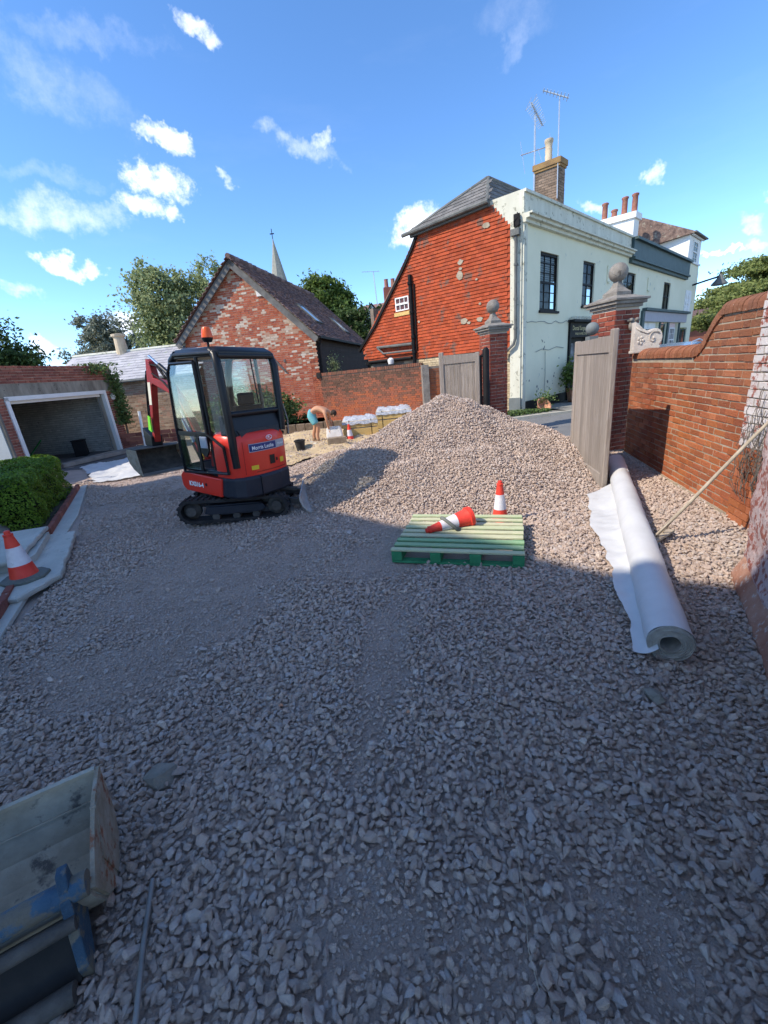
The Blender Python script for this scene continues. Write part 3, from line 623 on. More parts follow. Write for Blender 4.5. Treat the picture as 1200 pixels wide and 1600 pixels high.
# body walls behind (gable wall as brick base + tile hanging, back wall)
g_out = [(0.0, .1), (6.0, .1), (6.0, 2.08), (6.43, 2.72), (3.42, 5.98), (.95, 6.16), (.22, 5.4), (0.0, 5.4)]
mb = MB(); mb.poly([C0+HB*v+V(0, 0, z) for v, z in g_out], -HNG*.2); hquad('gable_wall', mb, m_mort_d)
bricks(H, C0, HB, HNG, .33, 4.4, .12, 2.12, lambda u, z: True, m_brick_buff, proud=.012)
def ing(u, z):
    if z < 2.12 or u < .36: return False
    if 3.93 < u < 4.6 and 3.72 < z < 4.24: return False
    lim_r = .36 if z < 5.35 else .36+(z-5.35)*.78
    lim_l = 6.2-(z-2.95)*(6.2-3.42)/(5.98-2.95) if z > 2.9 else 6.2-.0*(2.9-z)
    lim_l += .25*math.sin(min(1, max(0, (z-2.9)/3))*math.pi)*-.35
    return lim_r <= u <= lim_l and z < 5.96-(u-.95)*.03 and z > (2.12 if u < 3.8 else 2.12+min(.15, (u-3.8)*.1))
tiles(H, C0+HNG*.02, HB, V(0, 0, 1), HNG, .34, 6.5, 2.10, 6.0, ing, m_tile, tw=.165, g=.10, lift=.030, jit=.004, name='hung_tiles')
mb = MB(); mb.poly([C0+HB*v+V(0, 0, z)+HNG*.004 for v, z in ((.33, 2.12), (6.0, 2.12), (6.38, 2.72), (3.42, 5.92), (.98, 6.02), (.33, 5.45))], HNG*.014); hquad('tile_backing', mb, m_tile)
# stepped slips at the top right verge and mortar patches where tiles are lost
mb = MB()
for (v, z, s) in ((1.93, 4.78, .11), (1.97, 4.42, .16), (1.95, 4.6, .07), (1.40, 4.2, .05), (1.87, 3.06, .13), (1.70, 3.0, .07), (1.33, 3.05, .12), (3.6, 3.3, .05), (1.30, 3.5, .05), (1.05, 5.55, .13)):
    pts = [C0+HB*(v+s*random.uniform(.6, 1.1)*math.cos(t))+V(0, 0, z+s*.8*random.uniform(.6, 1.1)*math.sin(t))+HNG*.045 for t in np.linspace(0, 5.6, 9)]
    mb = MB(); mb.poly(pts, HNG*.016); hquad('mortar_patch', mb, m_mort)
# left verge board
mb = MB(); vp = [(6.50, 2.66), (5.6, 3.45), (4.85, 4.28), (4.2, 5.0), (3.75, 5.56), (3.46, 6.0)]
for i in range(len(vp)-1):
    p, q = [C0+HB*a[0]+V(0, 0, a[1])+HNG*.0 for a in (vp[i], vp[i+1])]; mb.boxa(p, q-p, HNG*.10, (q-p).cross(HNG).normalized()*.09)
hquad('verge_board', mb, m_black)
# catslide roof slope behind the verge
mb = MB()
for i in range(len(vp)-1): p, q = [C0+HB*a[0]+V(0, 0, a[1]) for a in (vp[i], vp[i+1])]; mb.add([p, q, q+HA*8, p+HA*8], [(0, 1, 2, 3)])
hquad('catslide_roof', mb, m_tileroof)
# hipped slate roof top
rz = 6.05; E0, E1 = (-.12, 3.62), (-.12, 1.02)            # eave of hip over gable
mb = MB()
hipL, hipR = C0+HNG*.12+HB*3.66+V(0, 0, 6.0), C0+HNG*.12+HB*.98+V(0, 0, 6.13)
top0 = HF(.62, 1.35, 6.92); ridge1 = HF(9, 1.35, 6.92); topL = HF(.60, 1.38, 6.92)
mb.add([hipL, hipR, top0, topL], [(0, 1, 2, 3)]); mb.add([hipR, HF(9, .5, 6.1), ridge1, top0], [(0, 1, 2, 3)]); mb.add([hipL, topL, ridge1, HF(9, 3.6, 6.0)], [(0, 1, 2, 3)])
mb.add([hipL-V(0, 0, .06), hipR-V(0, 0, .06), HF(9, .5, 6.05), HF(9, 3.6, 5.95)], [(0, 3, 2, 1)])
roof = hquad('slate_roof', mb, m_slate)
hu = (hipR-hipL).normalized(); hv = ((top0+topL)/2-(hipL+hipR)/2); hv = (hv-hu*hv.dot(hu)).normalized(); hn = hu.cross(hv).normalized(); hn = hn if hn.z > 0 else -hn
def in_hip(u, v):
    Lh = (hipR-hipL).length; Vh = (top0-hipL).dot(hv); tu = (top0-hipL).dot(hu)
    return 0 <= v <= Vh and u > tu*v/Vh-.05 and u < Lh-(Lh-tu)*v/Vh+.05
tiles(H, hipL+hn*.02, hu, hv, hn, 0, 3, 0, 2.2, in_hip, m_slate, tw=.25, g=.15, lift=.022, name='roof_slates')
fu = HA; fv = (top0-hipR); fv = (fv-fu*fv.dot(fu)).normalized(); fn = fu.cross(fv).normalized(); fn = fn if fn.z > 0 else -fn
Vf = (top0-hipR).dot(fv); tuf = (top0-hipR).dot(fu)
tiles(H, hipR, fu, fv, fn, 0, 8.8, 0, Vf, lambda u, v: u > tuf*v/Vf-.03 and v < Vf, m_slate, tw=.25, g=.15, lift=.02, name='roof_slates')
mb = MB(); mb.tube([hipL-hu*.02, hipL*.5+topL*.5+V(0, 0, .02), topL, top0, ridge1], .065); mb.tube([hipR, top0], .06); hquad('hip_ridge_tiles', mb, m_lead, smooth=40)
mb = MB(); gp = [C0+HNG*.21+HB*3.95+V(0, 0, 5.95), C0+HNG*.21+HB*.93+V(0, 0, 6.09)]
mb.tube(gp, .06); mb.boxa(C0+HNG*.03+HB*3.7+V(0, 0, 5.85), -HB*2.75+V(0, 0, .13), HNG*.11, (0, 0, .12)); hquad('hip_gutter', mb, m_lead, smooth=40)
# parapet and cornices of the front
mb = MB()
for (z, h, d) in ((5.35, .09, .10), (5.44, .08, .2), (5.52, .045, .28), (5.60, .47, .03), (6.07, .07, .09)): mb.boxa(HF(-.02, -.02, z)+HNF*d-HNF*.0, HA*9.2, -HNF*(.34+d), (0, 0, h))
mb.boxa(HF(-.02, 0, 5.565), HA*9.2, -HNF*.2, (0, 0, .035))
pp = [HF(-.02, 0, 6.14), HF(-.02, .98, 6.13), HF(-.02, 1.02, 5.95), HF(-.02, .28, 5.28), HF(-.02, 0, 5.28)]
mb.poly(pp, HA*.22+HNG*0); hquad('cream_parapet', mb, m_cream)
mb = MB(); 
for (z, h, d) in ((5.15, .12, .12), (5.27, .1, .22), (5.38, .62, .14), (6.0, .1, .28)): mb.boxa(HF(9.22, -.02, z)+HNF*d, HA*10.1, -HNF*(.3+d), (0, 0, h))
hquad('dark_teal_parapet', mb, m_dteal)
# roof deck and far walls so the house is solid
mb = MB(); mb.boxa(HF(.3, .35, 5.2), HA*22, HB*3.2, (0, 0, .1)); mb.boxa(HF(.3, 5.9, .1), HA*22, HB*.15, (0, 0, 4.0)); hquad('back_wall', mb, m_mort_d)
# sash windows
def sash(parent, O, du, nrm, u0, u1, z0, z1, fr, nx=2, ny=2, dep=.10, blind=False, inner=None, name='window', w_=.055):
    f = MB(); P = lambda u, z, d: Vector(O)+du*u+V(0, 0, z)-nrm*d
    def bar(a, b, c, d, d0=dep, t=.05): f.boxa(P(a, c, d0), du*(b-a), -nrm*t, (0, 0, d-c))
    bar(u0, u0+w_, z0, z1); bar(u1-w_, u1, z0, z1); bar(u0+w_, u1-w_, z1-w_, z1); bar(u0+w_, u1-w_, z0, z0+w_)
    mid = (z0+z1)/2; bar(u0+w_, u1-w_, mid-.03, mid+.03, dep-.005)
    fo = f.build(name, fr, parent, world=True)
    g = MB(); t = .022
    for k in range(1, nx): 
        x = u0+(u1-u0)*k/nx; g.boxa(P(x-t/2, z0+w_, dep+.01), du*t, -nrm*.03, (0, 0, mid-.03-z0-w_)); g.boxa(P(x-t/2, mid+.03, dep+.01), du*t, -nrm*.03, (0, 0, z1-w_-mid-.03))
    for k in range(1, ny*2):
        if k == ny: continue
        z = z0+(z1-z0)*k/(2*ny); g.boxa(P(u0+w_, z-t/2, dep+.012), du*(u1-u0-2*w_), -nrm*.028, (0, 0, t))
    mi = parent.matrix_basis.inverted()
    def sub(name_, mb_, mat_): o = MB.build(mb_, name_, mat_); me = o.data; me.transform(mi); o.parent = fo; return o
    sub('glazing_bars', g, fr)
    g = MB(); g.add([P(u0+w_, z0+w_, dep+.03), P(u1-w_, z0+w_, dep+.03), P(u1-w_, z1-w_, dep+.03), P(u0+w_, z1-w_, dep+.03)], [(0, 1, 2, 3)]); sub('pane', g, m_pane)
    g = MB(); g.boxa(P(u0-.02, z0-.02, dep+.22), du*(u1-u0+.04), -nrm*.02, (0, 0, z1-z0+.04)); sub('room_behind', g, inner or m_curt)
    if blind:
        g = MB()
        for k in range(12): z = z1-w_-.05-k*.062; g.boxa(P(u0+w_, z, dep+.06), du*(u1-u0-2*w_), -nrm*.03-V(0, 0, .015), (0, 0, .012))
        sub('blind', g, m_wrend)
    return fo
for i, h in enumerate(WIN): sash(H, C0, HA, HNF, *h, m_black, nx=(3, 2, 2, 2)[i], ny=(3, 2, 2, 1)[i], blind=(i == 0), dep=.05, w_=.075)
mb = MB()
for h in WIN: mb = MB(); mb.boxa(C0+HA*(h[0]-.05)+V(0, 0, h[2]-.07)-HNF*.1, HA*(h[1]-h[0]+.1), HNF*.16, (0, 0, .07)); hquad('window_sill', mb, m_black)
# small gable window
mb = MB(); wu0, wu1, wz0, wz1 = 3.98, 4.56, 3.76, 4.2
sash(H, C0, HB, HNG, wu0, wu1, wz0, wz1, m_white, nx=3, ny=1, dep=-.05, w_=.04, name='small_window')
mb = MB(); mb.boxa(C0+HB*(wu0-.05)+V(0, 0, wz0-.16)+HNG*.02, HB*.7, HNG*.04, (0, 0, .12)); hquad('window_sill', mb, m_timb)
# black waste pipes on the gable
PP = lambda v, z, d=.1: C0+HB*v+V(0, 0, z)+HNG*d
mb = MB(); mb.tube([PP(3.83, 4.8), PP(3.86, 2.15), PP(3.88, 1.7)], .065); mb.tube([PP(3.70, 4.5, .07), PP(3.74, 2.4, .07)], .025)
for z in (4.5, 3.6, 2.8, 2.3): mb.tube([PP(3.84, z), PP(3.84, z+.09)], .09)
hquad('soil_pipe', mb, m_black, smooth=40)
mb = MB(); mb.tube([PP(5.5, 2.66, .13), PP(3.9, 2.62, .13)], .05); mb.tube([PP(5.45, 2.62, .15), PP(5.2, 2.42, .15), PP(3.9, 2.40, .15)], .035); hquad('waste_pipe', mb, m_lead, smooth=40)
mb = MB(); mb.tube([PP(5.95, 2.17, .13), PP(3.95, 2.16, .13)], .055); mb.boxa(PP(6.2, 2.1, .02), -HB*2.3, HNG*.05, (0, 0, .1)); hquad('lower_gutter', mb, m_black, smooth=40)
mb = MB(); mb.lathe([(.10, 0), (.12, .1), (.12, .16), (.05, .22)], PP(4.85, 2.02, .2), 12); hquad('vent_cowl', mb, m_white, smooth=40)
# downpipe, hopper head and cables at the corner
mb = MB(); mb.tube([PP(.13, 5.15, .14), PP(.13, 2.35, .14), PP(.18, 2.18, .14), PP(.42, 2.0, .14), PP(.45, 1.85, .14)], .045)
for z in (4.3, 3.4, 2.6): mb.tube([PP(.13, z, .14), PP(.13, z+.06, .14)], .06)
mb.boxa(PP(.02, 5.05, .06), HB*.25, HNG*.16, (0, 0, .16)); hquad('downpipe', mb, m_lead, smooth=40)
mb = MB(); mb.boxa(PP(.05, 5.28, .05), HB*.16, HNG*.08, (0, 0, .30)); mb.tube([PP(.0, 5.3, .14), PP(.12, 5.1, .18), PP(.2, 5.4, .14), PP(.06, 5.5, .12)], .012); mb.tube([PP(.1, 5.6, .14), PP(-.02, 5.35, .16), PP(.15, 5.2, .17)], .012); hquad('cable_box', mb, m_black)
# chimney of the house
ch = MB(); CH = lambda u, v, z: HF(3.6+u, .6+v, z)
ch.boxa(CH(0, 0, 5.9), HA*.44, HB*.78, (0, 0, 1.72)); cho = hquad('chimney', ch, m_mort_d)
def sub_of(po, name_, mb_, mat_, root=H, **k):
    o = mb_.build(name_, mat_, None, **k); o.data.transform(root.matrix_basis.inverted()); o.parent = po; return o
b2 = MB()
for (O, du, nn, ln) in ((CH(0, 0, 0), HB, HNG, .78), (CH(0, 0, 0), HA, HNF, .44)):
    z = 6.0; k = 0
    while z < 7.56:
        u = 0 if k % 2 == 0 else -.11
        while u < ln-.03:
            a = max(u, 0); e = min(u+.215, ln); b2.boxa(O+du*(a+.004)+V(0, 0, z)-nn*.01, du*(e-a-.009), nn*(.02+random.uniform(-.003, .004)), (0, 0, .063)); u += .225
        z += .075; k += 1
o = sub_of(cho, 'brickwork', b2, pmat('lichened_chimney_brick', (.17, .12, .085), (.27, .20, .15), 3, .9, .2, 40, rndamt=.3)); o['kind'] = 'stuff'
b2 = MB(); b2.boxa(CH(-.04, -.04, 7.62), HA*.52, HB*.86, (0, 0, .07)); b2.boxa(CH(-.07, -.07, 7.69), HA*.58, HB*.92, (0, 0, .16)); sub_of(cho, 'cap', b2, pmat('lichened_cap', (.22, .14, .07), (.32, .20, .08), 4, .9, .3))
b2 = MB(); b2.boxa(CH(-.01, -.01, 5.9), HA*.46, HB*.8, (0, 0, .34)); sub_of(cho, 'lead_flashing', b2, m_stone)
b2 = MB(); b2.lathe([(.13, 0), (.13, .06), (.11, .1), (.12, .22), (.105, .25), (.12, .38), (.105, .42), (.12, .55), (.14, .58), (.14, .66), (.1, .66)], CH(.22, .45, 7.85), 14); sub_of(cho, 'chimney_pot', b2, m_potb, smooth=40)
# door case, sign and lettering
mb = MB(); a, b, c, d = DOOR
mb.boxa(HF(a-.12, -.0, 2.29), HA*(b-a+.24), HNF*.08, (0, 0, .50)); mb.boxa(HF(a-.18, 0, 2.79), HA*(b-a+.36), HNF*.24, (0, 0, .08)); mb.boxa(HF(a-.12, 0, .1), HA*.12, HNF*.07, (0, 0, 2.19)); mb.boxa(HF(b, 0, .1), HA*.12, HNF*.07, (0, 0, 2.19))
hquad('door_case', mb, m_black)
mb = MB(); mb.boxa(HF(a, 0, .1)-HNF*.13, HA*(b-a), -HNF*.05, (0, 0, 2.2)); do = hquad('door', mb, m_black)
b2 = MB(); b2.boxa(HF(a+.2, 0, 1.0)-HNF*.12, HA*.6, -HNF*.01, (0, 0, 1.1)); b2.boxa(HF(a+1.0, 0, 1.0)-HNF*.12, HA*.6, -HNF*.01, (0, 0, 1.1)); sub_of(do, 'pane', b2, m_curt)
mb = MB()
for k in range(15): mb.boxa(HF(a-.1+k*.145, 0, 2.875)+HNF*.02, HA*.05, HNF*.2, (0, 0, .05+.05*(k % 2)))
hquad('canopy_strips', mb, m_cream)
for tx, s, u, z in (('Dental Surgery', .215, a+.05, 2.53), ('WALK IN WELCOME', .115, a+.3, 2.37)):
    t, _ = text_mb(tx, s, HF(u, 0, z)+HNF*.085, HA, V(0, 0, 1)); hquad('lettering', t, m_gold)
# shop fronts further along
mb = MB(); mb.boxa(HF(11.8, 0, 2.88), HA*8.6, HNF*.10, (0, 0, .46)); hquad('shop_fascia', mb, m_lil)
mb = MB(); mb.boxa(HF(11.7, 0, 3.35), HA*9.0, HNF*.22, (0, 0, .12)); mb.boxa(HF(11.55, 0, .2), HA*.35, HNF*.10, (0, 0, 3.15)); mb.boxa(HF(14.8, 0, .2), HA*.12, HNF*.08, (0, 0, 2.66)); mb.boxa(HF(16.35, 0, .2), HA*.3, HNF*.08, (0, 0, 2.66)); mb.boxa(HF(18.95, 0, .2), HA*.15, HNF*.08, (0, 0, 2.66)); hquad('shop_posts', mb, m_dteal)
for (u0, u1, z0, z1, m_) in ((12.1, 13.3, .9, 2.86, m_white), (13.4, 14.7, .9, 2.86, m_white), (16.75, 18.8, .42, 2.86, m_pink)):
    mb = MB(); mb.boxa(HF(u0, 0, z0)-HNF*.12, HA*(u1-u0), -HNF*.05, (0, 0, z1-z0)); hquad('shop_panel', mb, m_)
sash(H, C0, HA, HNF, 17.2, 18.3, 1.3, 2.6, m_white, nx=3, ny=2, dep=-.0, inner=m_curt, name='shop_window'); sash(H, C0, HA, HNF, 12.5, 14.4, 1.1, 2.6, m_white, nx=3, ny=1, dep=.04, inner=m_wrend, name='shop_window')
sash(H, C0, HA, HNF, 15.25, 16.25, .6, 2.8, m_dteal, nx=1, ny=1, dep=.05, inner=m_curt, name='shop_window'); sash(H, C0, HA, HNF, 19.55, 21.25, .85, 2.55, m_dteal, nx=2, ny=1, dep=.05, inner=m_curt, name='shop_window')
for u, z in ((6.75, 4.75), (12.1, 4.7)):
    mb = MB(); mb.boxa(HF(u, 0, z-.45), HA*.26, HNF*.04, (0, 0, .55)); mb.boxa(HF(u+.08, 0, z-.52), HA*.12, HNF*.1, (0, 0, .06)); hquad('wall_box', mb, m_render)
mb = MB(); mb.boxa(HF(19.7, 0, 3.45), HA*1.4, HNF*.05, (0, 0, 1.2))
for r_ in range(3):
    for c_ in range(2): mb.tube([HF(19.95+c_*.55, 0, 3.65+r_*.36)+HNF*.05, HF(19.95+c_*.55, 0, 3.65+r_*.36)+HNF*.08], .17)
hquad('wall_ornament', mb, m_wrend)
mb = MB(); c_ = [HF(.2, -.04, 2.82)]
random.seed(3)
for k in range(12): c_.append(HF(.3+k*.28, -.035, 2.80+random.uniform(-.05, .05)))
mb.tube(c_, .008, 5); c_ = [HF(.9, -.035, 1.9), HF(1.3, -.035, 1.98), HF(1.8, -.035, 1.93), HF(2.4, -.035, 2.02), HF(3.0, -.035, 1.96)]; mb.tube(c_, .008, 5); mb.tube([HF(1.55, -.035, 1.9), HF(1.6, -.035, 1.2), HF(1.58, -.035, .6)], .008, 5); hquad('loose_cable', mb, m_grayp)
rr = random.Random(12)
for k in range(26):
    u, z = rr.choice(((.5, .9), (1.1, .7), (1.6, 1.2), (1.65, 1.7), (1.9, .8), (2.3, 1.0), (2.6, 1.6), (1.5, 2.2))); u += rr.uniform(-.18, .18); z += rr.uniform(-.25, .25); s_ = rr.uniform(.012, .05)
    mb = MB(); mb.poly([HF(u+s_*rr.uniform(.5, 1.2)*math.cos(t), -.002, z+s_*1.3*rr.uniform(.5, 1.2)*math.sin(t)) for t in np.linspace(0, 5.5, 8)], HNF*.004); hquad('peeled_patch', mb, m_grayp)
# ------------------------------------------------------------------ taller white house behind
W2 = thing('white_house', 'tall white house with brown hipped roof rising behind the dark parapet', 'house', HF(19.3, 0, 0))
mb = MB(); mb.boxa(HF(19.35, 0.02, 3.5), HA*2.95, HB*4.2, (0, 0, 4.1)); mb.boxa(HF(19.35, -.03, 6.1), HA*2.95, HNF*.05, (0, 0, .1)); mb.boxa(HF(19.3, -.03, 7.45), HA*3.05, HNF*.1, (0, 0, .12)); W2b = mb.build('wall', m_wrend, W2, world=True)
sash(W2, HF(19.3, .0, 0), HA, HNF, .9, 2.1, 6.15, 7.3, m_wrend, nx=2, ny=2, dep=-.02, w_=.08)
mb = MB(); e = .25
ra, rb = HF(18.6, 4.6, 8.95), HF(19.5, 3.0, 9.0); q = [HF(19.15, -.2, 7.58), HF(22.4, -.2, 7.58), HF(22.4, 6, 7.58), HF(15.8, 6.5, 7.3), HF(16.4, 3.6, 7.0), HF(18.9, 2.4, 7.3)]
apex = HF(18.9, 3.4, 9.35)
for i in range(len(q)): mb.add([q[i], q[(i+1) % len(q)], apex], [(0, 1, 2)])
mb.poly(q, V(0, 0, -.08)); mb.build('roof', pmat('far_roof_tiles', (.11, .075, .065), (.26, .18, .145), 5.5, .9, .8, 12, c3=(.33, .30, .24), spots=.5, sscale=3.2), W2, world=True)
mb = MB(); mb.boxa(HF(16.2, 2.7, 5.6), HA*3.2, HB*2.5, (0, 0, 1.6)); mb.build('wall', m_wrend, W2, world=True)
mb = MB(); mb.tube([HF(19.2, 1.6, 7.5), HF(19.2, 1.6, 6.2)], .05); mb.tube([HF(19.15, -.25, 7.55), HF(22.4, -.25, 7.55)], .05); mb.build('gutter', m_lead, W2, world=True)
mb = MB(); mb.boxa(HF(16.9, 2.2, 6.0), HA*.85, HB*1.9, (0, 0, 2.75)); mb.boxa(HF(16.8, 2.1, 8.5), HA*1.05, HB*2.1, (0, 0, .3)); mb.boxa(HF(16.86, 2.16, 7.35), HA*.93, HB*1.98, (0, 0, .08)); co = mb.build('chimney', m_wrend, W2, world=True)
for k, (v, h, m_) in enumerate(((2.35, .95, m_pot), (2.85, .92, m_potb), (3.35, .45, m_pot), (3.85, .90, m_pot))):
    b2 = MB(); b2.lathe([(.17, 0), (.15, .1), (.14, h-.15), (.18, h-.1), (.18, h-.03), (.12, h)], HF(17.3, v, 8.8), 12); sub_of(co, 'chimney_pot', b2, m_pot, W2, smooth=40)
# far brick building at the end of the street
FB = thing('street_end_house', 'far brick house with pale chimney at the end of the street beside the cedar', 'house', (38, 46, 0))
mb = MB(); mb.box(-7.5, 9, -3, 6, 0, 3.4); mb.build('wall', m_brick_gar, FB); mb = MB(); mb.add([(-8, -3.4, 3.3), (9.4, -3.4, 3.3), (9.4, 6.4, 3.3), (-8, 6.4, 3.3), (-6.8, 1.5, 5.4), (9.4, 1.5, 5.4)], [(0, 1, 5, 4), (2, 3, 4, 5), (3, 0, 4), (1, 2, 5), (0, 3, 2, 1)]); mb.build('roof', m_tileroof, FB)
mb = MB(); mb.box(-7.4, -5.4, -.5, .9, 3, 7.0); mb.box(-7.6, -5.2, -.7, 1.1, 7.0, 7.2); c2 = mb.build('chimney', m_cream, FB)
for x in (-6.9, -6.0): b2 = MB(); b2.lathe([(.25, 0), (.22, .5), (.28, .7)], (x, .2, 7.2), 8); o = b2.build('chimney_pot', m_pot); o.parent = c2
for x in (-1, 3): mb = MB(); mb.box(x, x+1.4, -3.06, -3.0, 1.2, 2.4); mb.build('window', m_white, FB)
# ------------------------------------------------------------------ brick barn
B0 = V(-2.39, 17.22, 0); BU = head(102); BN = -head(12); BS = head(12)
BARN = thing('brick_barn', 'brick barn with patchy gable, mossy tiled roof, two rooflights and dark boarded side', 'barn', B0)
def BP(u, z, d=0.): return B0+BU*u+V(0, 0, z)+BN*d
APX, ER, EL = (-2.40, 6.32), (.44, 3.50), (-5.22, 3.86)
mb = MB(); mb.poly([BP(-5.1, -.1), BP(.42, -.1), BP(.42, 3.5), BP(*APX), BP(-5.1, 3.86)], -BN*.25); mb.build('gable_wall', m_mort_p, BARN, world=True)
def in_barn(u, z):
    return -5.08 < u < .42 and z < (APX[1]-.12-(u-APX[0])*(APX[1]-ER[1])/(ER[0]-APX[0]) if u > APX[0] else APX[1]-.12-(APX[0]-u)*(APX[1]-EL[1])/(APX[0]-EL[0]))
def barn_r(u, z):
    p = float(vnoise(np.array([u*.55+8.]), np.array([z*1.5]), .55)[0])*.6+float(vnoise(np.array([u+30.]), np.array([z*2.6]), .30)[0])*.4
    pale = max(0.12, min(1, (p-.38)*4.0))*max(.12, min(1, (z-1.6)/1.6)); return .62+.37*random.random() if random.random() < pale*.85 else .6*random.random()
def gard_r(u, z): return max(0., min(.99, .98-.80*(z/1.9)**.8*(.65+.7*float(vnoise(np.array([u]), np.array([z]), .5)[0]))+random.uniform(-.38, .22)))
bricks(BARN, B0, BU, BN, -5.1, .45, .05, 6.2, in_barn, m_brick_barn, proud=.008, jit=.006, rfun=barn_r)
LB = 9.3
mb = MB()
ov = .25
def rp(u, z, s): return B0+BU*u+V(0, 0, z)+BS*s
eR = (ER[0]+.22, ER[1]-.20); eL = (EL[0]-.2, EL[1]-.18)
mb.add([rp(*eR, -ov), rp(*eR, LB), rp(*APX, LB), rp(*APX, -ov)], [(0, 1, 2, 3)]); mb.add([rp(*eL, -ov), rp(*APX, -ov), rp(*APX, LB), rp(*eL, LB)], [(0, 1, 2, 3)])
mb.add([rp(*eR, LB), rp(*eL, LB), rp(*APX, LB)], [(0, 1, 2)])
mb.build('roof', m_tileroof, BARN, world=True)
rv = (rp(*APX, 0)-rp(*eR, 0)); RL = rv.length; rv.normalize(); rn = BS.cross(rv); rn = rn if rn.z > 0 else -rn
SKY = ((1.9, 2.7, 1.0, 2.15), (6.0, 6.8, .8, 1.9))
tiles(BARN, rp(*eR, 0), BS, rv, rn, -ov, LB, 0, RL-.05, lambda u, v: not any(a < u < b and c < v < d for a, b, c, d in SKY), m_tileroof, tw=.17, g=.11, lift=.03, jit=.009, name='roof_tiles', drop=.004)
lv = (rp(*APX, 0)-rp(*eL, 0)); LL = lv.length; lv.normalize(); ln = BS.cross(lv); ln = ln if ln.z > 0 else -ln
tiles(BARN, rp(*eL, 0), BS, lv, ln, -ov, 1.6, 0, LL-.05, lambda u, v: True, m_tileroof, tw=.17, g=.11, lift=.03, jit=.008, name='roof_tiles')
for a, b, c, d in SKY:
    mb = MB(); P = lambda u, v, h: rp(*eR, 0)+BS*u+rv*v+rn*h
    for (q, r2, s_, t) in ((a, a+.08, c, d), (b-.08, b, c, d), (a, b, c, c+.08), (a, b, d-.08, d)): mb.boxa(P(q, s_, -.02), BS*(r2-q), rv*(t-s_), rn*.10)
    fr = mb.build('rooflight', m_lead, BARN, world=True)
    g = MB(); g.add([P(a+.05, c+.05, .06), P(b-.05, c+.05, .06), P(b-.05, d-.05, .06), P(a+.05, d-.05, .06)], [(0, 1, 2, 3)]); sub_of(fr, 'pane', g, pmat('rooflight_glass', (.35, .4, .45), (.42, .47, .52), 4, .12, 0, spec=.8), BARN)
mb = MB()
for k in range(26): s = -ov+k*.36; mb = MB(); mb.tube([rp(APX[0], APX[1]+.03, s), rp(APX[0], APX[1]+.03+random.uniform(-.01, .02), s+.355)], [.10, .115], 8); mb.build('ridge_tile', m_tileroof, BARN, world=True, smooth=40)
for e_, sgn in ((ER, 1), (EL, -1)):
    mb = MB(); p, q = BP(APX[0], APX[1]-.06, .16), BP(e_[0]+sgn*.2, e_[1]-.26, .16); dd = (q-p).cross(BN).normalized()*.22; dd = dd if dd.z < 0 else -dd
    mb.boxa(p, q-p, dd, BN*.04); mb.boxa(p-BN*.12, q-p, dd*.75, BN*.03); mb.build('bargeboard', m_barge, BARN, world=True)
mb = MB(); mb.boxa(BP(-1.62, 4.93, .0), BU*.2, BN*.05, (0, 0, .25)); mb.build('air_vent', m_white, BARN, world=True)
mb = MB(); mb.boxa(BP(-.98, 2.5, .0), BU*.08, BN*.03, (0, 0, .12)); mb.tube([BP(-1.6, 2.95, .02), BP(-.95, 2.15, .02)], .045); mb.build('wall_tie', m_concd, BARN, world=True)
sp = rp(.42, 0, .12)
k = 0; z = .6
while z < 3.34:
    mb = MB(); mb.boxa(rp(.40, z, .3)+BU*.02, BS*8.8, BU*.03, (0, 0, .19)); mb.boxa(rp(.40, z, .3)+BU*.05, BS*8.8, BU*.012, (0, 0, .06)); mb.build('weatherboard', m_board, BARN, world=True); z += .185
mb = MB(); mb.boxa(rp(.1, -.1, .0), BS*9.2, BU*.32, (0, 0, 3.5)); mb.boxa(rp(.41, .0, 9.1), BS*.15, BU*.12, (0, 0, 3.4)); mb.build('side_wall', m_dark, BARN, world=True)
mb = MB(); mb.boxa(rp(eR[0]-.02, eR[1]-.09, -.25), BS*9.5, BU*.11, (0, 0, .09)); mb.tube([rp(.62, 3.2, .1), rp(.52, 2.95, .1), rp(.5, 1.9, .1)], .045); mb.build('gutter', m_black, BARN, world=True, smooth=40)
# back and left walls so that it is solid from any side
mb = MB(); mb.boxa(rp(-5.1, -.1, 0), BS*9.2, BU*.2, (0, 0, 3.9)); mb.build('rear_wall', m_brick_gar, BARN, world=True)
# ------------------------------------------------------------------ garden wall between barn and gate
WU = head(113); WN = -head(23); WO = BP(.43, 0)
GW = thing('garden_wall', 'sooty red brick garden wall behind the gravel heap, running on from the barn', 'wall', WO)
mb = MB(); mb.boxa(WO-WN*.28+V(0, 0, -.1), WU*4.12, WN*.27, (0, 0, 2.0)); mb.build('wall_core', m_mort_d, GW, world=True)
bricks(GW, WO, WU, WN, 0, 4.13, .02, 1.84, lambda u, z: True, m_brick_gard, proud=.008, jit=.006, rfun=gard_r)
mb = MB(); u = 0
while u < 4.12: h = random.uniform(.105, .12); mb.boxa(WO+WU*u+V(0, 0, 1.845)+WN*(.015+random.uniform(-.006, .006)), WU*.064, -WN*.30, (0, 0, h), r=random.uniform(0, .4)); u += .0745
o = mb.build('coping_bricks', m_brick_gard, GW, world=True); o['kind'] = 'stuff'
mb = MB(); mb.boxa(BP(.30, 1.78, .06), BU*.16, -BN*.3, (0, 0, .2)); mb.build('wall_end_stone', m_dark, GW, world=True)
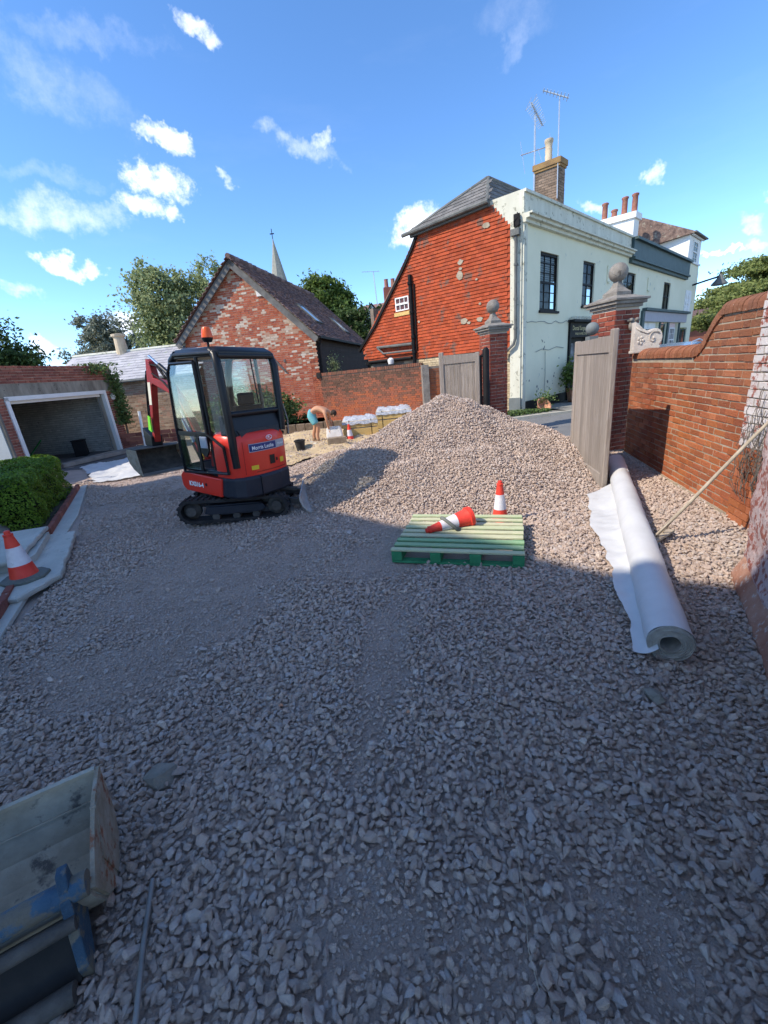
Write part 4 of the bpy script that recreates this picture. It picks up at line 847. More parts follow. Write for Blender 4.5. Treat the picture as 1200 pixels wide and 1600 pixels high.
# short brick pillar and lower wall beside the left gate leaf
GP = thing('boundary_pillar', 'narrow brick pillar with pale edge at the right end of the sooty garden wall', 'pillar', (1.86, 15.05, 0))
mb = MB(); mb.box(-.05, .18, -.1, .3, 0, 1.86); mb.build('core', m_stone, GP); 
mb = MB(); mb.box(.2, 1.0, 0, .25, 0, 1.80); mb.build('wall_core', m_mort_d, GP); bricks(GP, V(2.06, 15.05, 0), V(1, 0, 0), V(0, -1, 0), 0, .8, .0, 1.78, lambda u, z: True, m_brick, proud=.008)
# ------------------------------------------------------------------ outbuilding with slate roof
OB = thing('slate_outbuilding', 'low outbuilding with pale lilac slate roof and sooty pale brick wall between garage and barn', 'outbuilding', (-9.4, 17.0, 0))
OU = head(94); ON = -head(4); O0 = V(-12.5, 17.1, 0)
mb = MB(); mb.boxa(O0+V(0, 0, -.1), OU*5.8, -ON*.3, (0, 0, 2.6)); mb.build('wall_core', m_mort_p, OB, world=True)
bricks(OB, O0, OU, ON, 0, 5.9, .05, 2.5, lambda u, z: True, m_brick_pale, proud=.01, jit=.006)
e0, r0 = O0+V(0, 0, 2.42)+ON*.18, O0-ON*1.75+V(0, 0, 3.60); sv = (r0-e0).normalized(); sn = OU.cross(sv); sn = sn if sn.z > 0 else -sn
mb = MB(); mb.add([e0-OU*.1, e0+OU*5.9, r0+OU*5.6, r0], [(0, 1, 2, 3)]); r1 = O0-ON*3.7+V(0, 0, 2.42); mb.add([r0, r0+OU*5.6, r1+OU*5.8, r1], [(0, 1, 2, 3)]); mb.add([e0, r0, r1], [(0, 1, 2)]); mb.build('roof', m_slate_l, OB, world=True)
tiles(OB, e0, OU, sv, sn, 0, 5.95, 0, (r0-e0).length, lambda u, v: u > v*.15, m_slate_l, tw=.26, g=.20, lift=.02, jit=.005, name='roof_slates')
mb = MB(); mb.tube([r0, r0+OU*5.7], .07); mb.build('ridge', m_cream, OB, world=True); mb = MB(); mb.tube([e0-V(0, 0, .05), e0+OU*5.9-V(0, 0, .05)], .05); mb.build('gutter', m_lead, OB, world=True)
mb = MB(); mb.lathe([(.24, -.2), (.2, .55), (.27, .6), (.27, .68), (.15, .7)], r0+OU*2.2, 12); mb.build('chimney_pot', m_potb, OB, world=True)
# ------------------------------------------------------------------ garage
G0 = V(-9.07, 14.8, 0); GU = head(9.4); GN = head(99.4)          # along the front (away from camera); outward normal towards the yard
GA = thing('brick_garage', 'open brick garage with white door frame and stained concrete lintel, left of the digger', 'garage', G0)
def GPt(u, z, d=0.): return G0+GU*u+V(0, 0, z)+GN*d
OPEN = (-3.34, -.05, .06, 2.04)
mb = MB(); wall_holes(mb, G0, GU, GN, -6.2, .45, -.1, 2.82, [OPEN], .3); mb.boxa(GPt(-6.2, -.1, -.3), GU*6.65, -GN*.02, (0, 0, .12)); mb.build('front_wall', m_mort_p, GA, world=True)
bricks(GA, G0, GU, GN, -6.2, -3.40, .03, 2.06, lambda u, z: True, m_brick_gar, proud=.012)
bricks(GA, G0, GU, GN, .04, .46, .03, 2.06, lambda u, z: True, m_brick_gar, proud=.012)
bricks(GA, G0+V(0, 0, 2.42), GU, GN, -6.2, .46, .0, .40, lambda u, z: not (u > .1 and z > .38-(u-.1)*.6), m_brick_gar, proud=.012)
mb = MB(); mb.boxa(GPt(-4.6, 2.07, .03), GU*5.1, -GN*.3, (0, 0, .34)); mb.build('concrete_lintel', m_conc, GA, world=True)
mb = MB(); u = -6.2
while u < .45: mb.boxa(GPt(u, 2.80, .03+random.uniform(-.01, .01)), GU*.1, -GN*.33, (0, 0, random.uniform(.06, .075))); u += .112
mb.build('coping_bricks', m_brick_gar, GA, world=True)['kind'] = 'stuff'
mb = MB(); mb.boxa(GPt(-3.42, .0, .05), GU*.1, -GN*.14, (0, 0, 2.07)); mb.boxa(GPt(-.06, .0, .05), GU*.1, -GN*.14, (0, 0, 2.07)); mb.boxa(GPt(-3.42, 1.98, .05), GU*3.46, -GN*.14, (0, 0, .11)); mb.boxa(GPt(-3.3, 1.90, -.1), GU*3.2, -GN*.05, (0, 0, .1)); mb.build('door_frame', m_white, GA, world=True)
mb = MB(); mb.tube([GPt(-.16, .1, -.15), GPt(-.16, 1.95, -.15), GPt(-.16, 2.0, -2.0)], .02); mb.tube([GPt(-3.25, .1, -.15), GPt(-3.25, 1.95, -.15), GPt(-3.25, 2.0, -2.0)], .02); mb.build('door_track', m_lead, GA, world=True)
mb = MB(); mb.boxa(GPt(-3.55, .0, -.3), GU*.12, -GN*5.2, (0, 0, 2.3)); mb.boxa(GPt(.2, .0, -.3), GU*.12, -GN*5.2, (0, 0, 2.3)); mb.boxa(GPt(-3.55, .0, -5.5), GU*3.87, -GN*.1, (0, 0, 2.3)); mb.build('inner_wall', m_conc, GA, world=True)
bricks(GA, GPt(.2, 0, -.32), -GN, -GU, 0, 5.1, .03, 2.2, lambda u, z: True, m_brick_white, proud=.006, jit=.003)
bricks(GA, GPt(-3.43, 0, -5.5), GU, GN, 0, 3.6, .03, 2.2, lambda u, z: True, m_brick_white, proud=.006, jit=.003)
mb = MB(); mb.boxa(GPt(-6.2, 2.3, -.3), GU*6.6, -GN*5.4, (0, 0, .12)); mb.build('roof', m_concd, GA, world=True)
mb = MB(); mb.boxa(GPt(-3.6, -.06, -.3), GU*3.9, -GN*5.3, (0, 0, .1)); mb.build('floor', m_concd, GA, world=True)
mb = MB(); mb.lathe([(.10, 0), (.105, .03), (.075, .07), (.01, .08)], GPt(.30, 1.86, .02), 16, axis=GN); mb.build('alarm_light', m_white, GA, world=True, smooth=40)
mb = MB(); mb.poly([GPt(-3.4, -.05, .3), GPt(.6, -.05, .3), GPt(.7, -.05, 1.5), GPt(-3.1, -.05, 1.3)], V(0, 0, .07)); meta(mb.build('garage_ramp', m_concd), 'dark concrete ramp in front of the open garage', 'ramp')
for k, (u0, d0, u1, d1, lab) in enumerate(((-2.6, .25, .5, .75, 'weathered timber beam lying nearest the garage doorway'), (-2.9, .55, .6, 1.25, 'weathered timber beam lying on the ramp nearer the white sheet'))):
    mb = MB(); p, q = GPt(u0, .04, d0), GPt(u1, .04, d1); t = (q-p).normalized(); s_ = V(-t.y, t.x, 0); mb.boxa(p, q-p, s_*.14, (0, 0, .09+.02*k)); o = mb.build('timber_beam', m_oldt, bevel=.006); meta(o, lab, 'beam', 'beams by the garage')
mb = MB(); mb.box(-.35, .35, -.25, .25, 0, .30); mb.box(-.3, .1, -.3, .2, .3, .42); mb.tube([(.3, 0, .3), (.8, 0, .75)], .02); mb.lathe([(.12, -.3), (.12, .3)], (0, -.05, .12), 12, axis=(0, 1, 0))
t = thing('lawn_mower', 'green lawn mower standing in the dark inside the garage', 'mower', GPt(-2.2, .05, -1.6)); mb.build('body', pmat('mower_green', (.02, .16, .03), (.03, .2, .04), 5, .5), t)
t = thing('storage_box', 'black box standing inside the garage against the pale wall', 'box', GPt(-.7, .05, -.9), rz=.4); mb = MB(); mb.cbox(-.18, .18, -.15, .15, 0, .5, .02); mb.build('box_body', m_black, t); mb = MB(); mb.cbox(-.2, .2, -.17, .17, .5, .54, .01); mb.build('lid', m_black, t)
# ivy on the garage corner
def leaves(name, mat, P, Nn, size, parent=None, jitter=.7, aspect=.62):
    """leaf-sized rhombs at points P, roughly facing Nn"""
    n = len(P); g = rng; d = Nn+g.normal(0, jitter, (n, 3)); d /= np.linalg.norm(d, axis=1)[:, None]+1e-9
    u = np.cross(d, g.normal(0, 1, (n, 3))); u /= np.linalg.norm(u, axis=1)[:, None]+1e-9; v = np.cross(d, u)
    s = (np.asarray(size)*g.uniform(.6, 1.35, n))[:, None]; u = u*s; v = v*s*aspect
    q = np.stack([P-u, P+v*.9-u*.1, P+u, P-v*.9-u*.1], 1).reshape(-1, 3)
    me = bpy.data.meshes.new(name); me.vertices.add(4*n); me.vertices.foreach_set('co', q.astype(np.float32).ravel()); me.loops.add(4*n); me.loops.foreach_set('vertex_index', np.arange(4*n, dtype=np.int32))
    me.polygons.add(n); me.polygons.foreach_set('loop_start', np.arange(0, 4*n, 4, dtype=np.int32)); me.update(calc_edges=True)
    a = me.attributes.new('rnd', 'FLOAT', 'FACE'); a.data.foreach_set('value', g.random(n).astype(np.float32)); me.materials.append(mat)
    o = bpy.data.objects.new(name, me); col.objects.link(o)
    if parent: o.parent = parent
    return o
iv = thing('ivy', 'dark ivy climbing the far corner of the garage wall', 'ivy', GPt(.5, 0, 0)); n = 2600
zz = rng.uniform(.9, 2.95, n); P = np.stack([rng.normal(0, .12, n)+np.where(zz > 2.6, rng.uniform(-.5, .3, n), 0), rng.normal(0, .15, n)-np.where(zz > 2.6, rng.uniform(0, 1.0, n), 0), zz], 1)
leaves('foliage', m_leaf['ivy'], P, np.array([.8, -.3, .4]), .055, iv); mb = MB(); mb.tube([(0, 0, .1), (.05, .05, 1.2), (-.02, 0, 2.8)], .03, 6); mb.build('stem', m_bark, iv)
# white membrane sheet on the ground by the garage
gx = []; sh = MB(); pts = [(-8.35, 11.6), (-6.4, 9.15), (-5.0, 9.35), (-5.4, 10.4), (-6.3, 11.8), (-7.6, 12.6)]
def sheet_grid(pts, z, st, amp, name, mat, label, cat_, parent=None, thick=.003):
    xs = [p[0] for p in pts]; ys = [p[1] for p in pts]
    return meta(grid_mesh(name, min(xs), max(xs), min(ys), max(ys), st, lambda x, y: z+ground_z(x, y)*.6+(vnoise(x, y, .30)-.5)*amp+(vnoise(x+3, y+8, .09)-.5)*amp*.35, mat, mask=lambda x, y: inpoly(x+(vnoise(x, y, .12)-.5)*.10, y+(vnoise(x+5, y, .12)-.5)*.10, pts)), label, cat_)
sheet_grid(pts, .05, .05, .08, 'ground_sheet', m_mem, 'crumpled white membrane sheet lying on the ground before the garage', 'membrane sheet')
# stacked bricks by the corner and white post
t = thing('brick_stack', 'low stack of loose pinkish bricks against the outbuilding wall', 'brick stack', (-8.3, 15.0, 0))
for r_ in range(4):
    for c_ in range(7):
        o = bpy.data.objects.new('brick', random.choice(brick_mesh('s', m_brick_gar))); col.objects.link(o); o.parent = t; o.scale = (1.35, 1.6, 2.1); o.location = (-.9+c_*.31+random.uniform(-.02, .02)+(.1 if r_ % 2 else 0), random.uniform(-.02, .02), r_*.145+.01)
mb = MB(); mb.tube([(0, 0, 0), (.10, .02, 1.32)], .045, 8); mb.tube([(.08, 0, .5), (.075, 0, .55)], .05, 8); t = thing('white_post', 'thin white post leaning upright beside the digger bucket', 'post', (-7.70, 13.9, 0)); mb.build('post', m_wrend, t, smooth=40)
# ------------------------------------------------------------------ gate piers
def pier(loc, sz_, hd, lab, near, grp='gate piers'):
    t = thing('gate_pier', lab, 'gate pier', loc, R(-hd), grp)
    s = sz_
    mb = MB(); mb.box(.008, s-.008, .008, s-.008, -.05, 2.38); mb.build('core', m_mort_p, t)
    A_ = Matrix.Rotation(R(-hd), 3, 'Z'); x, y = A_ @ V(1, 0, 0), A_ @ V(0, 1, 0); P0 = Vector(loc)
    for (O, du, nn) in ((P0, x, -y), (P0, y, -x), (P0+x*s, y, x), (P0+y*s, x, y)):
        facing = nn.dot(CAMP-O) > 0
        bricks(t, O, du, nn, 0, s, .02, 2.36, lambda u, z: True, m_brick_pier, near=(near if facing else 0), proud=.004, jit=.003)
    mb = MB()
    for (z, h, e) in ((2.375, .05, .03), (2.425, .05, .07), (2.475, .035, .10)): mb.box(-e, s+e, -e, s+e, z, z+h)
    mb.lathe([(s*.70+.12, 2.51), (s*.62, 2.55), (s*.52, 2.57)], (s/2, s/2, 0), 4, sq=True)
    mb.build('stone_cap', m_stone, t, bevel=.006)
    mb = MB(); mb.lathe([(s*.42, 2.57), (s*.42, 2.63), (s*.36, 2.645), (s*.22, 2.70), (s*.15, 2.76), (s*.13, 2.80)], (s/2, s/2, 0), 4, sq=True); mb.build('finial_base', m_stone, t, bevel=.004)
    mb = MB(); mb.sphere((s/2, s/2, 2.93), .145, 16); mb.build('ball_finial', m_stone, t, smooth=True)
    return t
pier((4.06, 7.2, 0), .50, -16, 'dark red brick gate pier with stone ball, behind the open gate leaf on the right', 130)
pl = pier((2.79, 10.0, 0), .46, -16, 'dark red brick gate pier with stone ball, rising behind the gravel heap', 130)
# iron post and carved bracket on the piers
t = thing('iron_post', 'black iron pipe post standing against the pier behind the heap', 'post', (2.60, 9.65, 0)); mb = MB(); mb.tube([(0, 0, 0), (0, 0, 2.0), (.0, .0, 2.06)], [.075, .075, .03], 12); mb.tube([(-.11, .03, 1.9), (-.11, .03, 0)], .03, 8); mb.tube([(-.11, .03, 1.88), (0, 0, 1.93)], .03, 8); mb.build('pipe', m_black, t, smooth=40)
# ------------------------------------------------------------------ right-hand wall
RU = head(14); RN = -head(104)                              # along the wall (away), normal to the yard
W0 = V(3.53, 3.86, 0)
RW = thing('boundary_wall', 'sunlit orange-red brick boundary wall with swept rounded coping, right of the open gate', 'wall', W0)
def WP(u, z, d=0.): return W0+RU*u+V(0, 0, z)+RN*d
def wtop(u):
    if u > 1.25: return 1.655
    if u < .70: return 2.06
    t = (1.25-u)/.55; return 1.655+.405*(t*t*(3-2*t))
prof = [(u, wtop(u)-.07) for u in np.linspace(-.02, 3.3, 60)]
mb = MB(); mb.poly([WP(-.02, -.1)]+[WP(a, z) for a, z in prof]+[WP(3.3, -.1)], -RN*.24); mb.build('wall_core', m_mort, RW, world=True)
bricks(RW, W0, RU, RN, 0, 3.28, .02, 2.05, lambda u, z: z < wtop(u)-.115, m_brick, near=300, proud=.007, jit=.0045)
us = -.02; k = 0
while us < 3.24:
    z = wtop(us+.035); sl = (wtop(us+.07)-wtop(us))/.07; a = math.atan(sl); mb = MB(); n_ = 9
    pr = []
    for q in range(n_): th = math.pi*q/(n_-1); pr.append((.135*math.cos(th)-.11, .085*math.sin(th)-.03))
    pr = [(.025, -.085)]+pr+[(-.245, -.085)]
    j = random.uniform(-.004, .004); wd = .066
    tdir = RU*math.cos(a)+V(0, 0, math.sin(a)); up = V(0, 0, math.cos(a))-RU*math.sin(a)
    vs = [WP(us, z)+RN*(x+j)+up*(y+j) for x, y in pr]; mb.poly(vs, tdir*wd); mb.build('coping_brick', m_brick, RW, world=True); us += .0745*math.cos(a); k += 1
# pilaster with limewashed bricks nearer the camera, base course
mb = MB(); mb.boxa(WP(-.5, -.1, .02), RU*.5, -RN*.3, (0, 0, 2.25)); mb.build('pilaster_core', m_mort, RW, world=True)
bricks(RW, WP(-.5, 0, .03), RU, RN, 0, .5, .01, .78, lambda u, z: True, m_brick, near=14, proud=.008)
bricks(RW, WP(-.5, .75, .03), RU, RN, 0, .5, .01, 1.4, lambda u, z: True, m_brick_paint, near=40, proud=.008)
mb = MB(); mb.boxa(WP(0, -.05, .03), RU*3.3, -RN*.1, (0, 0, .09)); mb.build('footing_course', m_mort, RW, world=True)
# scroll stone
SCX = thing('scroll_stone', 'pale carved stone scroll sitting on the wall beside the gate pier', 'carved stone', WP(2.75, 1.66)); 
Ar = Matrix(((-RN.x, RU.x, 0), (-RN.y, RU.y, 0), (0, 0, 1))).to_4x4()
SCX.matrix_basis = Matrix.Translation(WP(3.02, 1.66, .10)) @ Ar @ Matrix.Diagonal((.58, .6, .74, 1))
def scroll_outline():
    p = [(0, 0), (.62, 0), (.66, .04)]
    for th in np.linspace(-.9, 1.9, 14): p.append((.50+.185*math.cos(th), .215+.185*math.sin(th)))
    p += [(.33, .36), (.20, .42), (.08, .52), (0, .56)]
    return p
mb = MB(); T = lambda x, y, z: V(x, y, z)
mb.poly([V(x, -.03, z+.05) for x, z in scroll_outline()], V(0, .26, 0)); mb.box(-.02, .70, -.05, .25, -.01, .05); mb.build('scroll_body', m_stone_l, SCX, bevel=.012)
mb = MB(); sp_ = [V(.47+(.155-.0145*k)*math.cos(k*.62+.6), -.038, .265+(.155-.0145*k)*math.sin(k*.62+.6)) for k in range(10)]; mb.tube([V(.02, -.038, .50), V(.14, -.038, .43), V(.3, -.038, .37), V(.45, -.038, .41)]+sp_, .016, 6)
for k in range(5): mb.sphere((.16+.06*math.cos(k*1.256), -.035, .24+.06*math.sin(k*1.256)), .034, 6, (1, .6, 1))
mb.sphere((.16, -.04, .24), .025, 6); mb.sphere((.47, -.04, .265), .03, 6); mb.build('carving', m_stone_l, SCX, smooth=True)
t = thing('stone_finial', 'dark weathered carved stone lump between scroll and gate pier', 'carved stone', WP(3.42, 2.05, .0)); t.scale = (.6, .6, .6); mb = MB(); mb.sphere((0, 0, .05), .13, 9, (.9, .8, 1.1)); 
for k in range(5): mb.sphere((.12*math.cos(k*1.25), .1*math.sin(k*1.25), .2), .05, 6)
mb.build('stone_lump', m_stone, t, smooth=True)
# near wall with painted render and sloping plinth
NA, NB = V(2.66, 2.72, 0), V(1.05, .25, 0); NU = (NB-NA).normalized(); NN = V(NU.y, -NU.x, 0); NN = NN if NN.x < 0 else -NN
NW = thing('painted_wall', 'worn pink and white painted brick wall at the right edge, half in shade', 'wall', NA)
def NP(u, z, d=0.): return NA+NU*u+V(0, 0, z)+NN*d
mb = MB(); mb.boxa(NP(0, -.1, -.03), NU*3.4, -NN*.3, (0, 0, 2.2)); mb.boxa(NP(0, -.1, -.03), -NN*.95+RU*.0, NU*.3, (0, 0, 2.2)); mb.build('wall_core', m_mort, NW, world=True)
def rough_face(name, O, du, nn, w_, h_, mat, st=.03, amp=.022):
    nu, nz = int(w_/st), int(h_/st); vs = []; fs = []
    U, Z = np.meshgrid(np.arange(nu+1)*st, np.arange(nz+1)*st); D = (vnoise(U, Z, .22)-.5)*amp+(vnoise(U+4, Z+2, .07)-.5)*amp*.7
    fx = (U % .225); fz = (Z % .075); D = D-np.where((fz < .02), .006, 0)
    for a, b, c in zip(U.ravel(), Z.ravel(), D.ravel()): vs.append(O+du*float(a)+V(0, 0, float(b))+nn*float(c))
    for j in range(nz):
        for i in range(nu): k = j*(nu+1)+i; fs.append((k, k+1, k+nu+2, k+nu+1) if du.cross(V(0, 0, 1)).dot(nn) > 0 else (k, k+nu+1, k+nu+2, k+1))
    m = MB(); m.add(vs, fs, .5); return m.build(name, mat, NW, world=True, smooth=True)
rough_face('painted_face', NP(0, .18, .01), NU, NN, 3.3, 1.92, m_plinthp)
mb = MB(); mb.poly([NP(0, -.05, .06), NP(0, .06, .06), NP(0, .20, .0), NP(0, .20, -.1), NP(0, -.05, -.1)], NU*3.35); mb.build('sloping_plinth', pmat('orange_plinth_brick', (.34, .15, .09), (.46, .26, .18), 5, .9, .6, 30, c3=(.5, .42, .36), spots=.5, sscale=18), NW, world=True, bevel=.01)
# dead climber twigs on the pilaster
t = thing('dead_climber', 'tangle of dead grey climber stems hanging over the wall corner', 'climber', WP(-.3, 0)); mb = MB(); rr = random.Random(4)
for k in range(30):
    u, z = rr.uniform(-.5, -.12), rr.uniform(.25, .7); p = [WP(u, z, .06)]
    for q in range(9): u += rr.uniform(-.05, .035); z += rr.uniform(.0, .14); p.append(WP(max(-.62, min(.08, u)), min(z, 1.9), .055+rr.uniform(0, .07)))
    mb.tube(p, .0028, 4)
mb.build('stems', m_twig, t, world=True)
# ------------------------------------------------------------------ gate leaves
def gate(loc, hd, lab, w_=1.53, h_=1.92, near=True, flip=False):
    t = thing('gate_leaf', lab, 'gate', loc, R(90-hd), 'oak gate leaves')      # local x along the leaf
    n_ = 9
    for k in range(n_):
        mb = MB(); x = .1+k*(w_-.2)/n_; mb.cbox(x+.002, x+(w_-.2)/n_-.002, -.012, .012, .05, h_-.2, .004); mb.build('board', m_oak, t)
    zt = lambda x: h_+(0 if not flip else 0)
    for x, top, wd in ((0, h_+.05, .11), (w_-.11, h_-.02, .10)):
        mb = MB(); mb.cbox(x, x+wd, -.035, .035, .0, top, .012); mb.build('stile', m_oak, t)
    mb = MB(); mb.hull([V(x, y, z) for y in (-.03, .03) for (x, z) in ((.105, h_-.21), (w_-.105, h_-.21), (w_-.105, h_-.035), (.8, h_-.045), (.105, h_-.02))]); mb.build('top_rail', m_oak, t)
    mb = MB(); mb.cbox(.105, w_-.105, -.03, .03, .03, .2, .006); mb.build('bottom_rail', m_oak, t)
    return t
gate((2.93, 5.14, .0), 9.8, 'tall silvered oak gate leaf standing open, beside the white roll', h_=1.93)
gl = gate((1.60, 9.95, .0), 108, 'silvered oak gate leaf seen beyond the gravel heap', w_=.92, h_=2.0)
mb = MB(); t = thing('grey_post', 'dark grey square gate post with round cap behind the open gate leaf', 'post', (3.62, 7.05, 0)); mb.box(-.07, .07, -.07, .07, 0, 1.98); mb.build('post', m_grayp, t); mb = MB(); mb.sphere((0, 0, 2.09), .10, 9); mb.build('round_cap', m_grayp, t, smooth=True)
# ------------------------------------------------------------------ unseen house read off its foreground shadow; height and distance set for more skylight
SH = thing('near_house', 'tall white house left of the camera that shades the foreground, outside the frame', 'house', (-15.3, 5.1, 0))
A_, B_, C_ = V(-15.3, 5.14, 0), V(-9.3, -.95, 0), V(-6.9, -2.05, 0)
foot = [A_, B_, C_, V(-8.8, -9, 0), V(-20, -3, 0)]
mb = MB(); mb.poly(foot, V(0, 0, 11)); mb.build('wall', m_wrend, SH, world=True)
mb = MB(); cen = V(-12, -2, 12.6); ft = [p+(p-cen.xy.to_3d()).normalized()*.2+V(0, 0, 11) for p in foot]; mb.poly(ft, V(0, 0, .15)); mb.add([p+V(0, 0, .15) for p in ft]+[cen], [(i, (i+1) % 5, 5) for i in range(5)]+[]); mb.build('roof', m_tileroof, SH, world=True)
for (P, Q, us) in ((A_, B_, (1.2, 3.4, 5.8)), (B_, C_, (1.2,))):
    d_ = (Q-P).normalized(); n_ = V(-d_.y, d_.x, 0); n_ = n_ if (CAMP-P).dot(n_) > 0 else -n_
    for u in us:
        for z in (.9, 4.2, 7.6): mb = MB(); mb.boxa(P+d_*u+V(0, 0, z)-n_*.02, d_*1.0, n_*.06, (0, 0, 1.5)); fo = mb.build('window', m_white, SH, world=True); g = MB(); g.boxa(P+d_*(u+.08)+V(0, 0, z+.08), d_*.84, n_*.05, (0, 0, 1.34)); sub_of(fo, 'pane', g, m_dark, SH)
# ------------------------------------------------------------------ left border: edging, slabs, hedges
def LB_(t, d): # t along border line from near point, d to the left
    a = V(-3.22, 2.86, 0); b = V(-6.42, 8.72, 0); u = (b-a).normalized(); n = V(-u.y, u.x, 0); return a+u*t+n*d
meta(grid_mesh('border_soil', -12, -2.5, 1.0, 13.5, .12, lambda x, y: .07+(vnoise(x, y, .3)-.5)*.05, pmat('border_soil', (.06, .05, .035), (.12, .10, .07), 6, .95, .6), mask=lambda x, y: inpoly(x, y, [tuple(LB_(-1.5, .08).xy), tuple(LB_(6.65, .08).xy), (-8.7, 10.6), (-10.5, 9), (-10.7, 7), (-5, 1)])), kind='structure')
mb = MB(); mb.poly([LB_(-1.2, -.02), LB_(1.2, -.10), LB_(4.0, -.20), LB_(6.9, -.08), LB_(6.8, .10), LB_(-1.2, .10)], V(0, 0, .045)); meta(mb.build('concrete_path_strip', m_slab, bevel=.004), kind='structure')
BE = thing('brick_edging', 'reddish brick edging strip along the foot of the box hedges', 'edging', LB_(0, .08)); t_ = -1.2
uu = (LB_(1, 0)-LB_(0, 0)); ang_ = math.atan2(uu.y, uu.x); mi = BE.matrix_basis.inverted()
while t_ < 6.6:
    if not 1.5 < t_ < 3.0:
        o = bpy.data.objects.new('brick', random.choice(brick_mesh('s', m_brick_gar))); col.objects.link(o); o.parent = BE; o.matrix_basis = mi @ (Matrix.Translation(LB_(t_, .08)+V(0, 0, random.uniform(.03, .045))) @ Euler((0, 0, ang_+random.uniform(-.01, .01))).to_matrix().to_4x4() @ Matrix.Diagonal((1, 1.9, 1.5, 1)))
    t_ += .224
def slab(name, pts, z, th, lab):
    c = sum((Vector((*p, 0)) for p in pts), V(0, 0, 0))/len(pts); vs = []; n = len(pts); out = []
    for i in range(n):
        a, b = Vector((*pts[i], 0)), Vector((*pts[(i+1) % n], 0)); m = max(2, int((b-a).length/.09))
        for k in range(m): q = a+(b-a)*k/m; out.append(q+(q-c).normalized()*random.uniform(-.018, .012))
    mb = MB(); N_ = len(out); rings = []
    for (s_, dz) in ((.985, -th), (1., -th*.6), (1.0, -.012), (.975, 0), (.6, .006), (.25, .002)): rings.append([c+(q-c)*s_+V(0, 0, z+dz+random.uniform(-.002, .002)) for q in out])
    vs = [p for r in rings for p in r]; fs = [(i*N_+k, i*N_+(k+1) % N_, (i+1)*N_+(k+1) % N_, (i+1)*N_+k) for i in range(len(rings)-1) for k in range(N_)]
    ar = sum(pts[i][0]*pts[(i+1) % n][1]-pts[(i+1) % n][0]*pts[i][1] for i in range(n))
    if ar < 0: fs = [f[::-1] for f in fs]
    top = tuple((len(rings)-1)*N_+k for k in range(N_)); fs.append(top if ar > 0 else top[::-1]); mb.add(vs, fs, .5); return meta(mb.build(name, m_slab), lab, 'stone slab', 'riven stone slabs at the border')
slab('stone_slab', [(-4.62, 5.32), (-4.28, 5.44), (-3.80, 4.63), (-3.42, 3.95), (-3.48, 3.45), (-3.95, 3.40), (-4.25, 4.1)], .10, .06, 'large riven sandstone slab lying at the gravel edge, under the standing cone')
slab('stone_slab', [(-5.15, 5.15), (-4.52, 5.30), (-4.10, 4.42), (-4.0, 4.1), (-4.5, 3.9)], .24, .05, 'smaller raised sandstone slab forming the step behind the cone')
mb = MB(); mb.poly([(-4.60, 5.20, .02), (-4.48, 5.24, .02), (-4.02, 4.42, .02), (-3.98, 4.18, .02), (-4.4, 4.0, .02), (-5.1, 5.0, .02)], V(0, 0, .155)); meta(mb.build('step_riser', m_slab), 'narrow stone riser supporting the raised slab', 'step')
def hedge(name, lab, foot_, h, nl, seed):
    t = thing('box_hedge', lab, 'hedge', (*foot_[0], 0), 0, 'clipped box hedges'); g = np.random.default_rng(seed)
    fp = np.array(foot_); c = fp.mean(0); n = len(fp); P = []; Nn = []
    seg = np.roll(fp, -1, 0)-fp; ln_ = np.linalg.norm(seg, axis=1); ar = inpoly
    per = ln_.sum(); area = abs(np.sum(fp[:, 0]*np.roll(fp[:, 1], -1)-np.roll(fp[:, 0], -1)*fp[:, 1]))/2
    ns = int(nl*per*h/(per*h+area)); e = g.choice(n, ns, p=ln_/per); tt = g.random(ns); xy = fp[e]+seg[e]*tt[:, None]
    nn = np.stack([seg[e][:, 1], -seg[e][:, 0]], 1)/ln_[e][:, None]; o_ = np.sign(((xy-c)*nn).sum(1)); nn *= o_[:, None]
    z = h*g.random(ns)**.9; rnd_ = np.clip((z-h+.22)/.22, 0, 1)
    off = (vnoise(xy[:, 0]*1.0, z*3+xy[:, 1], .25)-.5)*.14-.13*rnd_**2-np.abs(g.normal(0, .022, ns)); P.append(np.stack([xy[:, 0]+nn[:, 0]*off, xy[:, 1]+nn[:, 1]*off, z+.06], 1)); Nn.append(np.stack([nn[:, 0], nn[:, 1], rnd_*1.2+.15], 1))
    nt_ = nl-ns; lo, hi = fp.min(0), fp.max(0); q = g.uniform(lo, hi, (nt_*3, 2)); q = q[inpoly(q[:, 0], q[:, 1], foot_)][:nt_]
    d = np.min([np.abs((q[:, 0]-fp[i][0])*seg[i][1]-(q[:, 1]-fp[i][1])*seg[i][0])/ln_[i] for i in range(n)], 0)
    zz = h+.06-.16*np.clip(1-d/.22, 0, 1)**2+(vnoise(q[:, 0], q[:, 1], .3)-.5)*.09-np.abs(g.normal(0, .018, len(q))); P.append(np.stack([q[:, 0], q[:, 1], zz], 1)); Nn.append(np.tile([0, 0, 1.2], (len(q), 1)))
    P = np.concatenate(P)-np.array([*foot_[0], 0]); Nn = np.concatenate(Nn); leaves('foliage', m_leaf['box'], P, Nn, .017, t, .55, .7)
    mb = MB(); ins = [(c+(p-c)*.86)-np.array(foot_[0]) for p in fp]; mb.poly([V(*p, .02) for p in ins], V(0, 0, h-.12)); mb.build('dark_core', pmat('hedge_core', (.012, .02, .006), (.02, .03, .008), 12, .9, .3), t); return t  # solid dark filler block behind the leaf shell
b1 = [tuple(LB_(t, d).xy) for t, d in ((3.62, .20), (6.5, .16), (6.95, .5), (6.9, 2.2), (4.3, 2.6), (3.35, .95))]
hedge('box_hedge', 'large clipped box hedge between the slabs and the garage, its rounded end at the gravel', b1, .78, 62000, 1)
